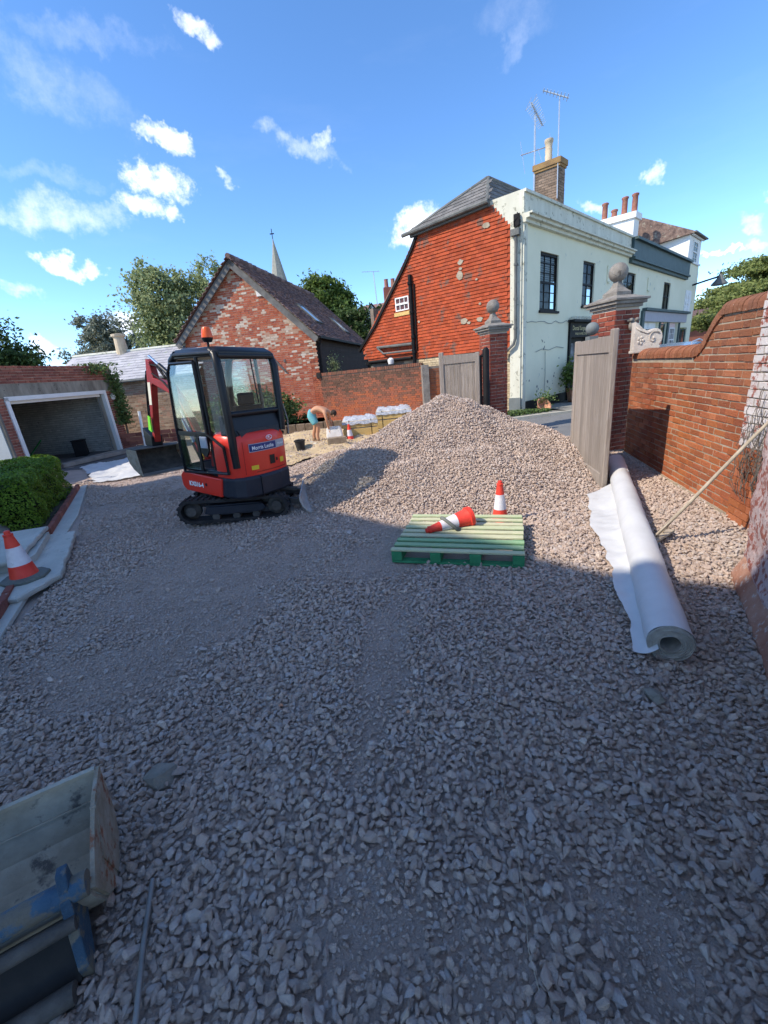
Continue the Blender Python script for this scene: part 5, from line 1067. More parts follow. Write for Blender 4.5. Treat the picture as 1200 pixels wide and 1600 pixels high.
b2_ = [tuple(LB_(t, d).xy) for t, d in ((.6, .45), (1.70, .52), (1.85, 1.0), (1.3, 1.7), (.3, 1.6))]
hedge('box_hedge', 'small clipped box hedge at the left edge behind the standing cone', b2_, .50, 18000, 2)
t = thing('garden_pedestal', 'weathered grey stone pedestal standing between the two box hedges', 'pedestal', (-5.62, 5.55, 0))
mb = MB(); mb.lathe([(.26, 0), (.27, .15), (.20, .22), (.17, .30), (.21, .42), (.17, .5), (.19, .7), (.24, .78), (.24, .84)], (0, 0, 0), 12); mb.build('pedestal', m_stone, t, smooth=50)
t = thing('white_door', 'white painted door panel and brown drainpipe at the left edge beyond the hedge', 'door', (-8.5, 9.0, 0)); mb = MB(); mb.boxa((-.35, 0, 0), (.88, .12, 0), (0, .06, 0), (0, 0, 1.75)); mb.build('panel', m_white, t); mb = MB(); mb.boxa((.55, .13, 0), (.05, 0, 0), (0, .05, 0), (0, 0, 1.72)); mb.build('edge_strip', m_barge, t)
# ------------------------------------------------------------------ traffic cones
def cone(loc, lab, s=.5, axis=None, rz=0, base=True, grp='traffic cones', r0=.118):
    t = thing('traffic_cone', lab, 'traffic cone', loc, rz, grp)
    if axis: q = Vector(axis).normalized().to_track_quat('Z', 'Y').to_matrix().to_4x4(); t.matrix_basis = Matrix.Translation(Vector(loc)) @ q
    k = s/.5; r0, r1 = r0*k, .030*k; rr = lambda z: r0+(r1-r0)*(z-.03*k)/(.46*k)
    Z = [.03*k, .165*k, .345*k, .455*k]
    mb = MB(); mb.lathe([(rr(Z[0])+.008, Z[0]-.01), (rr(Z[0]), Z[0]), (rr(Z[1]), Z[1])], n=28); mb.build('lower_band', m_cone, t, smooth=40)
    mb = MB(); mb.lathe([(rr(Z[1])+.0015, Z[1]), (rr(Z[2])+.0015, Z[2])], n=28); mb.build('reflective_sleeve', m_conw, t, smooth=40)
    mb = MB(); mb.lathe([(rr(Z[2]), Z[2]), (rr(Z[3]), Z[3]), (rr(Z[3])+.004*k, Z[3]+.003), (rr(Z[3])+.004*k, .475*k), (r1*.85, .48*k), (r1*.8, .505*k), (r1*.5, .51*k)], n=28); mb.build('tip', m_cone, t, smooth=40)
    if base:
        mb = MB(); a = .185*k; pts = []
        for i in range(8): th = math.pi/8+i*math.pi/4; pts.append((math.cos(th)*a*1.08, math.sin(th)*a*1.08))
        mb.hull([V(x*f, y*f, z) for x, y in pts for f, z in ((1, 0), (1.02, .015*k), (1, .032*k), (.72, .045*k))]); mb.build('rubber_base', m_conb, t, smooth=40, bevel=.004)
    return t
cone((-3.74, 3.90, .10), 'red and white traffic cone standing on the stone slab at the left edge', s=.52, rz=.3)
PH = -18.5; PO = V(.03, 3.56, 0)                                     # pallet near-left corner
px_ = V(math.cos(R(PH)), math.sin(R(PH)), 0); py_ = V(-px_.y, px_.x, 0)
cone((1.31, 4.36, .02), 'upright red and white traffic cone standing on the gravel right behind the pallet', s=.47, base=False, r0=.092)
# fallen cone: tip points left towards the viewer, base end up to the right
tipp, basep = V(.40, 3.88, .185), V(.86, 4.02, .235)
fc = cone(tuple(basep+(basep-tipp).normalized()*.03), 'red and white traffic cone lying on its side on the green pallet', s=.50, axis=(tipp-basep), base=False, r0=.095)
mb = MB(); mb.lathe([(.096, -.012), (.108, -.01), (.108, .03), (.096, .032)], n=28); mb.build('collar', m_cone, fc, smooth=40)
mb = MB(); pts = []; cdir = (tipp-basep).normalized(); cc = basep+cdir*.19-V(0, 0, .03)
e1 = cdir.cross(V(0, 0, 1)).normalized(); e2 = (e1.cross(cdir)*.75+cdir*.55).normalized()
for k in range(25): th = 2*math.pi*k/24; pts.append(cc+(e1*math.cos(th)+e2*math.sin(th))*.125)
mb.tube(pts, .018, 8, cap=False); meta(mb.build('rubber_base_ring', m_conb, smooth=True), 'loose grey rubber base ring hooked round the fallen cone on the pallet', 'cone base')
# ------------------------------------------------------------------ green pallet
PT = thing('green_pallet', 'green painted wooden pallet lying on the gravel under the fallen cone', 'pallet', PO+V(0, 0, .022), R(PH))
PWd, PDp = 1.20, 1.0
for x in (0, .37, .73, 1.10):
    mb = MB(); mb.cbox(x, x+.10, .0, PDp, .026, .118, .003); mb.build('bearer', m_pg2, PT)
rows = 9
for k in range(rows):
    y = k*(PDp-.075)/(rows-1); mb = MB(); z = .120+random.uniform(0, .003); mb.cbox(random.uniform(-.008, .004), PWd+random.uniform(-.004, .008), y, y+random.uniform(.060, .070), z, z+.020, .003); o = mb.build('top_board', m_pg, PT); o.rotation_euler.z = random.uniform(-.004, .004)
for y in (.0, .45, .91):
    mb = MB(); mb.cbox(0, PWd, y, y+.09, .004, .024, .003); mb.build('bottom_board', m_pg2, PT)
# ------------------------------------------------------------------ roll of white membrane with its loose sheet
ra_, rb_ = V(1.55, 1.92, .135), V(3.55, 5.98, .14); ax_ = (rb_-ra_).normalized(); RL_ = (rb_-ra_).length
RO = thing('membrane_roll', 'long white roll of ground membrane with loose flap lying on the gravel by the gate', 'membrane roll', ra_)
sd = V(-ax_.y, ax_.x, 0).normalized(); upv = ax_.cross(-sd).normalized(); upv = upv if upv.z > 0 else -upv
mb = MB(); nA = 48; nS = 40; vs = []
for i in range(nS+1):
    for k in range(nA): th = 2*math.pi*k/nA; r = .118+.003*math.sin(3*th+i*.5)+.0025*math.sin(i*1.9+th); vs.append(ax_*(RL_*i/nS)+(sd*math.cos(th)+upv*math.sin(th))*r)
mb.add(vs, [(i*nA+k, i*nA+(k+1) % nA, (i+1)*nA+(k+1) % nA, (i+1)*nA+k) for i in range(nS) for k in range(nA)], .5); mb.build('rolled_membrane', m_mem, RO, smooth=True)
mb = MB(); rads = [.118, .113, .111, .102, .1, .09, .088, .076, .075, .062, .061, .052]; vs = []
for j, r in enumerate(rads):
    for k in range(nA): th = 2*math.pi*k/nA; vs.append((sd*math.cos(th)+upv*math.sin(th))*(r+.0015*math.sin(5*th+j))-ax_*(.0+.006*(j % 2)+.003*math.sin(th*2+j)))
b0 = len(vs)
for k in range(nA): th = 2*math.pi*k/nA; vs.append((sd*math.cos(th)+upv*math.sin(th))*.050+ax_*.5)
nr = len(rads)+1
mb.add(vs, [((j+1)*nA+k, (j+1)*nA+(k+1) % nA, j*nA+(k+1) % nA, j*nA+k) for j in range(nr-1) for k in range(nA)], .5); mb.build('layered_end', m_core, RO, smooth=60)
mb = MB(); mb.lathe([(.05, .3), (.001, .3)], (0, 0, 0), 24, axis=ax_); mb.build('core_inside', m_dark, RO)
mb = MB(); mb.lathe([(.119, 0), (.08, .003), (.001, .004)], ax_*RL_, 32, axis=ax_); mb.build('far_end', m_core, RO)
mb = MB(); mb.lathe([(.1205, 0), (.1205, .02)], ax_*3.75, 32, axis=ax_); mb.build('tape_band', m_wrend, RO)
flap = [(2.99, 5.25), (2.78, 5.16), (2.56, 4.85), (2.32, 4.30), (2.09, 3.83), (1.93, 3.35), (1.78, 2.92), (1.64, 2.6), (1.57, 2.4), (1.45, 2.1), (1.38, 1.95), (1.46, 1.92), (1.66, 2.14), (2.4, 3.65), (3.2, 5.25)]
out_ = flap[2:11]; tt_ = np.linspace(0, 1, 150); oa = np.array(out_); cl_ = np.r_[0, np.cumsum(np.linalg.norm(np.diff(oa, axis=0), axis=1))]; cl_ /= cl_[-1]
ox = np.interp(tt_, cl_, oa[:, 0]); oy = np.interp(tt_, cl_, oa[:, 1]); ix = np.interp(tt_, [0, 1], [3.12, 1.47]); iy = np.interp(tt_, [0, 1], [5.20, 1.90]); nj = 16; vs = []
for i in range(150):
    e = (float(vnoise(np.array([tt_[i]*9]), np.array([3.]), .45)[0])-.5)*.07+(float(vnoise(np.array([tt_[i]*9]), np.array([7.]), .10)[0])-.5)*.006
    for j in range(nj+1):
        f = j/nj; x = ix[i]+(ox[i]-ix[i])*f-e*f*.8; y = iy[i]+(oy[i]-iy[i])*f+e*f*.5
        z = .066+float(ground_z(np.array([x]), np.array([y]))[0])+.05*(1-f)**3+(float(vnoise(np.array([x]), np.array([y]), .25)[0])-.5)*.03+(float(vnoise(np.array([x]), np.array([y+9]), .07)[0])-.5)*.012
        vs.append((x, y, z))
mb = MB(); mb.add(vs, [(i*(nj+1)+j, i*(nj+1)+j+1, (i+1)*(nj+1)+j+1, (i+1)*(nj+1)+j) for i in range(149) for j in range(nj)], .5); fl = mb.build('loose_flap', m_mem, smooth=True)
fl.parent = RO; fl.location = -Vector(RO.location)
# ------------------------------------------------------------------ rake leaning on the wall
rk = V(2.46, 3.42, .075); rt_ = V(3.30, 3.22, 1.28)
t = thing('landscaping_rake', 'wooden handled landscaping rake leaning from the gravel against the right wall', 'rake', rk)
mb = MB(); mb.tube([(0, 0, .01), (rt_-rk)*.3, (rt_-rk)*.7+V(0, 0, .01), (rt_-rk)], [.014, .015, .014, .012], 10); mb.build('handle', m_ash, t, smooth=True)
dk = V(.80, .52, 0).normalized(); mb = MB(); mb.boxa(-dk*.27+V(0, 0, -.01), dk*.54, V(.06, -.09, 0)*.5, (0, 0, .02)); mb.tube([-dk*.12, (rt_-rk)*.16], .007, 6); mb.tube([dk*.14, (rt_-rk)*.16], .007, 6)
mb.build('head', m_ash, t)
for k in range(14): mb = MB(); mb.tube([-dk*.26+dk*.04*k, -dk*.26+dk*.04*k+V(-.01, .015, -.035)], .003, 5); mb.build('tine', m_steel, t)
# loose stones, tan stone, metal bar, string
for (x, y, s_, lab, seed) in ((-1.18, 1.48, .075, 'large rough tan stone on the gravel above the steel bucket', 3), (1.30, 1.66, .045, 'flat brownish stone on the gravel below the end of the white roll', 8)):
    mb = MB(); rr = random.Random(seed); mb.hull([V(rr.gauss(0, 1), rr.gauss(0, 1), rr.gauss(0, 1)).normalized()*rr.uniform(.85, 1.1) for _ in range(22)]); o = mb.build('loose_stone', pmat('tan_stone', (.24, .22, .18), (.34, .31, .26), 14, .9, .5), bevel=.06); o.location = (x, y, .035); o.scale = (s_*1.25, s_, s_*.7); o.rotation_euler = (0, 0, seed); meta(o, lab, 'stone')
for (x, y, lab) in ((-.69, 1.86, 'small orange stone chip on the gravel left of centre'), (.02, 1.72, 'small orange stone chip on the gravel near the middle of the yard')):
    mb = MB(); rr = random.Random(5); mb.hull([V(rr.gauss(0, 1), rr.gauss(0, 1), rr.gauss(0, 1)).normalized() for _ in range(14)]); o = mb.build('stone_chip', m_terr); o.location = (x, y, .035); o.scale = (.016, .013, .011); meta(o, lab, 'stone')
mb = MB(); mb.tube([(-1.0, 1.04, .045), (-.94, .86, .04), (-.845, .62, .04), (-.76, .42, .045)], .009, 10); meta(mb.build('steel_bar', m_steel, smooth=40), 'straight thin grey steel bar lying on the gravel right of the steel bucket', 'metal bar')
mb = MB(); rr = random.Random(2); mb.tube([V(.62-.33*k/22+rr.uniform(-.012, .012), 2.6-1.95*k/22, .05+rr.uniform(0, .012)) for k in range(23)], .0014, 4); meta(mb.build('string_line', m_ash), 'thin pale string line running across the gravel right of centre', 'string')
# ------------------------------------------------------------------ steel digger bucket bottom left
BK = thing('digging_bucket', 'muddy steel excavator bucket lying open on the gravel at bottom left', 'excavator bucket', (-1.28, 1.28, 0), R(0))
bw = V(-.88, -.47, 0).normalized(); bp = V(.47, -.88, 0).normalized()
BW_, th_ = .95, .012
def BKp(w_, s, z): return bw*w_+bp*s*.80+V(0, 0, z)
pf = [(-.02, .33), (.0, .20), (.03, .10), (.10, .035), (.20, .012), (.34, .03), (.44, .10), (.50, .19), (.53, .25)]
pf_in = [(a+.012*(1 if a < .3 else -1), b+.012) for a, b in pf]
mb = MB(); 
for i in range(len(pf)-1):
    a, b = pf[i], pf[i+1]; p = [BKp(0, *a), BKp(BW_, *a), BKp(BW_, *b), BKp(0, *b)]; d_ = V(0, 0, 0)
    nrm_ = (bp*(-(b[1]-a[1]))+V(0, 0, b[0]-a[0])).normalized(); mb.poly(p, -nrm_*.012)
mb.boxa(BKp(0, .0, .20)+bp*.004, bw*BW_, bp*.006, (0, 0, .008)); mb.boxa(BKp(0, -.03, .325), bw*BW_, bp*.02, (0, 0, .014))
mb.build('shell', m_bkt, BK)
side = [(-.02, .33), (.0, .2), (.03, .10), (.10, .035), (.20, .012), (.34, .03), (.44, .10), (.53, .25), (.36, .30), (.18, .335)]
for w0, nm in ((-.014, 'side_plate'), (BW_, 'side_plate')):
    mb = MB(); mb.poly([BKp(w0, a-.012 if a < .1 else a, b) for a, b in side], bw*.014); mb.poly([BKp(w0-.004, .10, .30), BKp(w0-.004, .22, .33), BKp(w0-.004, .36, .20), BKp(w0-.004, .28, .02), BKp(w0-.004, .18, .03)], bw*.02); mb.build(nm, m_bktr, BK)
mb = MB(); mb.tube([BKp(0, .52, .275), BKp(BW_, .52, .275)], .038, 14); mb.build('top_tube', m_bblue, BK, smooth=40)
mb = MB(); mb.tube([BKp(.04, .60, .22), BKp(BW_, .60, .22)], .022, 12); mb.build('pin_bar', m_dusty, BK, smooth=40)
mb = MB(); mb.tube([BKp(.08, .70, .055), BKp(BW_, .70, .055)], .03, 12); mb.build('lower_pin', m_dusty, BK, smooth=40)
for w0 in (.04, .62):
    mb = MB(); mb.poly([BKp(w0, .47, .35), BKp(w0, .51, .35), BKp(w0, .57, .28), BKp(w0, .66, .08), BKp(w0, .65, .02), BKp(w0, .60, .02), BKp(w0, .48, .14)], bw*.03); mb.build('mounting_ear', m_bear, BK, bevel=.004)
mb = MB(); mb.poly([BKp(.07, .50, .16), BKp(.62, .50, .16), BKp(.62, .66, .03), BKp(.07, .66, .03)], V(0, 0, .01)); mb.build('back_web', m_dark, BK)
# ------------------------------------------------------------------ mini excavator (local: +x forward, +y left, z up)
UPA = math.atan2(.574, -.819); EXC = thing('mini_excavator', 'red and black mini excavator with glazed cab and orange beacon, parked on the gravel', 'excavator', (-2.08, 5.82, .02), 0)
EXC.matrix_basis = Matrix.Translation((-2.08, 5.82, .02)) @ Matrix.Rotation(R(3.4), 4, 'Y') @ Matrix.Rotation(UPA, 4, 'Z')
TR = Matrix.Rotation(R(6)-UPA, 4, 'Z')                         # undercarriage turned against the cab
def T2(mb): mb.T = TR; return mb
def exb(name, mb, mat, parent=None, **k):
    o = mb.build(name, mat, None, **k); o.parent = parent or EXC; return o
TLh, TRd = .56, .165
def track_loop(off, n=10):
    p = []
    for k in range(n+1): th = -math.pi/2-math.pi*k/n; p.append((-TLh+math.cos(th)*(TRd+off), TRd+.012+math.sin(th)*(TRd+off)*1.0))
    for k in range(1, 8): p.append((-TLh+2*TLh*k/8, 2*TRd+.012+off-.012*math.sin(math.pi*k/8)))
    for k in range(n+1): th = math.pi/2-math.pi*k/n; p.append((TLh+math.cos(th)*(TRd+off), TRd+.012+math.sin(th)*(TRd+off)))
    for k in range(1, 8): p.append((TLh-2*TLh*k/8, .012-off))
    return p
for side_ in (-1, 1):
    y0 = side_*.385-.115; y1 = y0+.23
    outer, inner = track_loop(0), track_loop(-.04); n = len(outer)
    mb = T2(MB()); vs = [V(x, y0, z) for x, z in outer]+[V(x, y1, z) for x, z in outer]+[V(x, y0, z) for x, z in inner]+[V(x, y1, z) for x, z in inner]
    fs = []
    for i in range(n): j = (i+1) % n; fs += [(i, j, n+j, n+i), (2*n+j, 2*n+i, 3*n+i, 3*n+j), (j, i, 2*n+i, 2*n+j), (n+i, n+j, 3*n+j, 3*n+i)]
    mb.add(vs, fs, .5)
    # lugs round the belt
    pts = []; per = 0; L_ = [V(a[0], 0, a[1]) for a in outer]
    seg = [(L_[i], L_[(i+1) % n]) for i in range(n)]; tot_ = sum((b-a).length for a, b in seg); cnt = 44; acc = 0; tgt = 0
    for a, b in seg:
        l = (b-a).length
        while tgt <= acc+l and tgt < tot_-.01:
            p = a+(b-a)*((tgt-acc)/l); t = (b-a).normalized(); nn = V(t.z, 0, -t.x)*1
            cen_ = V(0, 0, TRd+.012); nn = nn if (p-V(max(-TLh, min(TLh, p.x)), 0, TRd)).dot(nn) > 0 else -nn
            mb.boxa(p+V(0, y0+.002, 0)-nn*.004, t*.030, V(0, .105, 0), nn*.020); mb.boxa(p+t*.02+V(0, y0+.122, 0)-nn*.004, t*.030, V(0, .105, 0), nn*.020); tgt += tot_/cnt
        acc += l
    tr = exb('rubber_track', mb, m_rub)
    yo = y0-.0 if side_ < 0 else y1
    sg = side_
    mb = T2(MB()); mb.lathe([(.115, -.07), (.115, 0), (.07, .05), (.065, .075), (.03, .08)], (-TLh, side_*.385+sg*.02, TRd+.012), 20, axis=(0, sg, 0)); exb('idler_wheel', mb, m_dusty, tr, smooth=40)
    mb = T2(MB()); mb.lathe([(.125, -.06), (.125, .0), (.08, .02), (.07, .06), (.03, .07)], (TLh, side_*.385+sg*.02, TRd+.012), 12, axis=(0, sg, 0)); exb('drive_sprocket', mb, m_dusty, tr, smooth=30)
    for x in (-.25, .02, .28): mb = T2(MB()); mb.lathe([(.05, -.08), (.055, .0), (.05, .09)], (x, side_*.385, .085), 12, axis=(0, sg, 0)); exb('track_roller', mb, m_dusty, tr, smooth=40)
    mb = T2(MB()); mb.hull([V(x, side_*.385+yy, z) for yy in (-.06*1, .0+.075*1 if side_ > 0 else .06) for x, z in ((-.40, .13), (-.36, .24), (.34, .25), (.40, .15), (.30, .10), (-.32, .10))]); mb.hull([V(x, side_*.385+sg*yy, z) for yy in (.05, .10) for x, z in ((-.36, .14), (-.34, .225), (.38, .235), (.42, .17), (.30, .125), (-.30, .125))]); exb('track_frame', mb, m_dblk, tr, bevel=.006)
mb = T2(MB()); mb.hull([V(x, y, z) for x in (-.38, .38) for y in (-.28, .28) for z in (.16, .32)]); mb.lathe([(.30, .30), (.30, .44)], (0, 0, 0), 24); exb('undercarriage', mb, m_cabk, bevel=.01)
mb = T2(MB())
for y in (-.26, .26): mb.hull([V(.35, y-.03, .20), V(.35, y+.03, .20), V(.35, y-.03, .28), V(.35, y+.03, .28), V(.90, y-.03, .12), V(.90, y+.03, .12), V(.90, y-.03, .20), V(.90, y+.03, .20)])
mb.tube([(.38, 0, .3), (.82, 0, .28)], .035, 10); exb('blade_arm', mb, m_dusty)
mb = T2(MB()); bl = [(1.00, .02), (.93, .06), (.88, .13), (.85, .21), (.85, .28), (.87, .285), (.875, .22), (.905, .14), (.95, .08), (1.015, .03)]; mb.poly([V(x+.03, -.49, z+.02) for x, z in bl], V(0, .98, 0)); exb('dozer_blade', mb, m_blade, bevel=.004)
# --- upper body
def rprism(mb, pts, z0, z1, c=.02):
    """vertical prism with a chamfered top and bottom"""
    P = [V(*p, 0) for p in pts]; cc = sum(P, V(0, 0, 0))/len(P); ins = [p+(cc-p).normalized()*c for p in P]
    mb.hull([p+V(0, 0, z) for p in P for z in (z0+c, z1-c)]+[p+V(0, 0, z) for p in ins for z in (z0, z1)]); return mb
tail = [(-.42, .49), (-.56, .47), (-.665, .38), (-.72, .18), (-.73, 0), (-.72, -.18), (-.665, -.38), (-.56, -.47), (-.42, -.49)]
tailw = [(-.30, .485)]+tail+[(.1, -.485), (.1, .38), (-.28, .38)]
mb = MB(); rprism(mb, tailw, .37, .655, .03); exb('counterweight', mb, m_dblk, bevel=.008)
mb = MB(); mb.box(-.735, -.4, .1745, .1755, .39, .64); exb('panel_gap', mb, m_cabk)
mb = MB(); mb.hull([V(x, y, z) for x, z in ((-.30, .38), (-.36, .63), (.50, .66), (.57, .60), (.56, .45), (.48, .39)) for y in (.38, .505)]); exb('side_skirt', mb, m_red, bevel=.012)
t_, _ = text_mb('KX016-4', .088, V(.38, .509, .475), V(-1, 0, 0), V(0, 0, 1), bold=.004); exb('lettering', t_, m_txt)
mb = MB(); mb.lathe([(.022, 0), (.022, .008)], (-.02+.02, .50, .52), 12, axis=(0, 1, 0)); exb('filler_cap', mb, m_cabk)
# red engine hood wrapping the tail
hood = [(-.25, .475), (-.42, .48), (-.55, .455), (-.64, .37), (-.69, .18), (-.70, 0), (-.69, -.18), (-.64, -.37), (-.55, -.455), (-.42, -.48), (-.25, -.475)]
mb = MB(); rings = []; n = len(hood)
for z, s_ in ((.645, .99), (.675, 1.0), (1.0, 1.0), (1.10, .985), (1.16, .955), (1.195, .90), (1.21, .80)): rings += [V(-.1+(x+.1)*s_, y*(s_ if s_ > .9 else s_), z) for x, y in hood]
mb.add(rings, [(i*n+k, i*n+k+1, (i+1)*n+k+1, (i+1)*n+k)[::-1] for i in range(6) for k in range(n-1)]+[tuple(6*n+k for k in range(n))[::-1]], .5)
ho = exb('engine_hood', mb, m_red, smooth=50)
HX = lambda y: -.703+.33*abs(y)**2.2*.9
def tail_patch(y0, y1, z0, z1, mat, name, off=.006, ph=ho):
    mb = MB(); k_ = 8; vs = []
    for i in range(k_+1):
        y = y0+(y1-y0)*i/k_; x = np.interp(abs(y), [0, .18, .37, .455, .48], [-.70, -.69, -.64, -.55, -.42])-off; vs += [V(x, y, z0), V(x, y, z1)]
    mb.add(vs, [(2*i, 2*i+1, 2*i+3, 2*i+2) for i in range(k_)], .5); o = mb.build(name, mat); o.parent = ph; return o
tail_patch(.26, -.16, .965, 1.055, m_navy, 'name_sticker', .008); tail_patch(-.16, -.34, .965, 1.055, m_gsign, 'name_sticker', .009)
tail_patch(.265, -.345, .957, 1.063, m_gsign, 'sticker_border', .006)
tt, wd = text_mb('Morris Leslie', .068, V(-.712, .250, .988), V(0, -1, 0), V(0, 0, 1), ext=.004, bold=.001); o = tt.build('lettering', m_txt); o.parent = ho
tt, wd = text_mb('PLANT', .038, V(-.697, -.18, 1.0), V(0.09, -1, 0), V(0, 0, 1), ext=.016); o = tt.build('lettering', m_txt); o.parent = ho
mb = MB(); mb.tube([V(-.712, -.05+.048*math.cos(t), 1.115+.028*math.sin(t)) for t in np.linspace(0, 6.28, 20)], .004, 5); mb.tube([V(-.712, -.03, 1.10), V(-.712, -.05, 1.13), V(-.712, -.07, 1.10)], .005, 5); mb.tube([V(-.712, -.03, 1.125), V(-.712, -.045, 1.115)], .005, 5); o = mb.build('maker_emblem', m_txt); o.parent = ho
tail_patch(.26, .16, .73, .785, m_yel, 'warning_sticker'); tail_patch(-.22, -.30, .75, .82, m_yel, 'warning_sticker'); tail_patch(-.03, -.12, .76, .88, m_cabk, 'latch_recess'); tail_patch(-.14, -.17, .79, .83, m_cabk, 'key_lock')
tail_patch(.20, -.40, .69, .70, m_dred, 'hood_crease', .004); tail_patch(.34, .335, .68, 1.10, m_dred, 'hood_crease', .003)
# black vent panel between hood and rear window
mb = MB(); mb.hull([V(-.56, .42, 1.14), V(-.56, -.42, 1.14), V(-.62, .33, 1.14), V(-.62, -.33, 1.14), V(-.53, .43, 1.42), V(-.53, -.43, 1.42), V(-.40, .44, 1.42), V(-.40, -.44, 1.42), V(-.4, .44, 1.14), V(-.4, -.44, 1.14)]); exb('vent_panel', mb, m_cabk, bevel=.01)
mb = MB(); mb.hull([V(-.632, .31, 1.15), V(-.632, -.31, 1.15), V(-.60, .34, 1.24), V(-.60, -.34, 1.24), V(-.575, .33, 1.24), V(-.575, -.33, 1.24)]); exb('vent_grille', mb, pmat('dark_grey_grille', (.035, .035, .036), (.05, .05, .05), 40, .7, .3))
# cab frame
cb, cf, cw = -.56, .46, .45
def post(name, path, r=.035, n=10, mat=m_cabk, parent=None): mb = MB(); mb.tube(path, r, n); return exb(name, mb, mat, parent, smooth=40)
roofz = 2.19
mb = MB(); pr = []
for y in (.43, .36, -.36, -.43):
    pass
rp_ = [(-.56, .40), (-.56, -.40), (-.50, -.455), (.36, -.455), (.44, -.38), (.44, .38), (.36, .455), (-.50, .455)]
mb.hull([V(x, y, 2.11) for x, y in rp_]+[V(x*1.0, y, 2.17) for x, y in rp_]+[V(x*.86, y*.88, 2.225) for x, y in rp_]); exb('roof', mb, m_cabk, smooth=60, bevel=.01)
for s_ in (1, -1):
    post('rear_pillar', [(-.58, s_*.41, .78 if s_ > 0 else 1.16), (-.575, s_*.425, 1.3), (-.545, s_*.435, 2.0), (-.50, s_*.42, 2.13), (-.42, s_*.41, 2.17)], .05)
    post('front_pillar', [(.47, s_*.44, .68), (.485, s_*.445, 1.3), (.45, s_*.44, 1.9), (.38, s_*.43, 2.10), (.28, s_*.42, 2.17)], .048)
    post('roof_rail', [(-.48, s_*.44, 2.15), (.3, s_*.44, 2.16)], .03)
    post('sill_rail', [(-.5, s_*.45, .72), (.47, s_*.45, .70)], .03)
    post('mid_pillar', [(-.22, s_*.455, .72), (-.20, s_*.455, 1.4), (-.16, s_*.45, 2.12)], .024)
post('front_rail', [(.47, .44, .72), (.47, -.44, .72)], .03); post('front_rail', [(.40, .44, 2.12), (.40, -.44, 2.12)], .03); post('rear_rail', [(-.56, .43, 1.44), (-.56, -.43, 1.44)], .035); post('rear_rail', [(-.53, .42, 2.12), (-.53, -.42, 2.12)], .04)
post('side_rail', [(-.55, -.45, 1.12), (.47, -.45, 1.08)], .025)
def pane(name, pts, d): mb = MB(); mb.poly([V(*p) for p in pts], V(*d)); o = exb(name, mb, m_glass); return o
pane('rear_window', [(-.575, .38, 1.47), (-.575, -.38, 1.47), (-.535, -.39, 2.08), (-.535, .39, 2.08)], (.006, 0, 0))
pane('right_window', [(-.5, -.445, 1.16), (.44, -.445, 1.12), (.42, -.44, 2.09), (-.5, -.44, 2.09)], (0, .006, 0))
pane('windscreen', [(.485, .40, .78), (.485, -.40, .78), (.43, -.40, 2.07), (.43, .40, 2.07)], (-.006, 0, 0))
pane('quarter_window', [(-.53, .445, 1.2), (-.25, .452, 1.2), (-.20, .45, 2.08), (-.50, .44, 2.08)], (0, -.006, 0))
post('wiper', [(-.585, -.02, 2.08), (-.59, -.06, 1.55)], .008)
# open-looking glazed door, slightly proud of the left side
door = post('door_frame', [(-.17, .50, 2.06), (-.20, .50, 1.2), (-.50, .50, 1.05), (-.52, .50, .72), (.44, .50, .66), (.455, .50, 1.3), (.43, .49, 1.95), (.36, .48, 2.06), (-.17, .50, 2.06)], .020, 8)
mb = MB(); mb.poly([(-.18, .497, 1.22), (-.14, .497, 2.04), (.34, .485, 2.04), (.41, .49, 1.9), (.44, .497, 1.25)], (0, .006, 0)); o = mb.build('door_glass', m_glass); o.parent = door
mb = MB(); mb.poly([(.05, .497, .72), (.05, .497, 1.16), (.44, .497, 1.2), (.43, .497, .72)], (0, .006, 0)); o = mb.build('door_glass', m_glass); o.parent = door
mb = MB(); mb.box(-.22, .44, .485, .505, 1.16, 1.22); mb.box(.0, .05, .485, .505, .7, 1.2); mb.hull([V(x, y, z) for y in (.485, .505) for x, z in ((-.22, 1.2), (-.03, 1.2), (-.02, .95), (-.12, .9), (-.2, 1.0))]); o = mb.build('door_panel', m_cabk); o.parent = door
mb = MB(); mb.cbox(-.20, -.06, .508, .53, 1.02, 1.17, .008); o = mb.build('door_latch', pmat('pale_grey_plastic', (.36, .38, .42), (.4, .42, .45), 5, .5, 0)); o.parent = door
# interior
mb = MB(); mb.cbox(-.42, -.04, -.22, .22, .88, .98, .03); mb.hull([V(x, y, z) for y in (-.21, .21) for x, z in ((-.40, .96), (-.30, .96), (-.47, 1.52), (-.38, 1.52))]); mb.cbox(-.46, -.38, -.12, .12, 1.52, 1.68, .02); exb('seat', mb, m_black, bevel=.01)
mb = MB(); mb.hull([V(x, y, z) for y in (.25, .44) for x, z in ((-.50, .76), (-.08, .76), (-.12, 1.0), (-.22, 1.10), (-.50, 1.12))]); exb('seat_side_panel', mb, m_dred, bevel=.02)
mb = MB(); mb.cbox(-.40, .0, .255, .36, .98, 1.04, .02); mb.cbox(-.40, .0, -.36, -.255, .98, 1.04, .02); mb.box(-.55, .48, -.43, .43, .70, .735); mb.tube([(-.05, .3, 1.03), (-.02, .3, 1.2)], .015); mb.tube([(-.05, -.3, 1.03), (-.02, -.3, 1.2)], .015); mb.tube([(.3, .1, .73), (.28, .1, 1.15)], .012); mb.tube([(.3, -.1, .73), (.28, -.1, 1.15)], .012); exb('control_levers', mb, m_black)
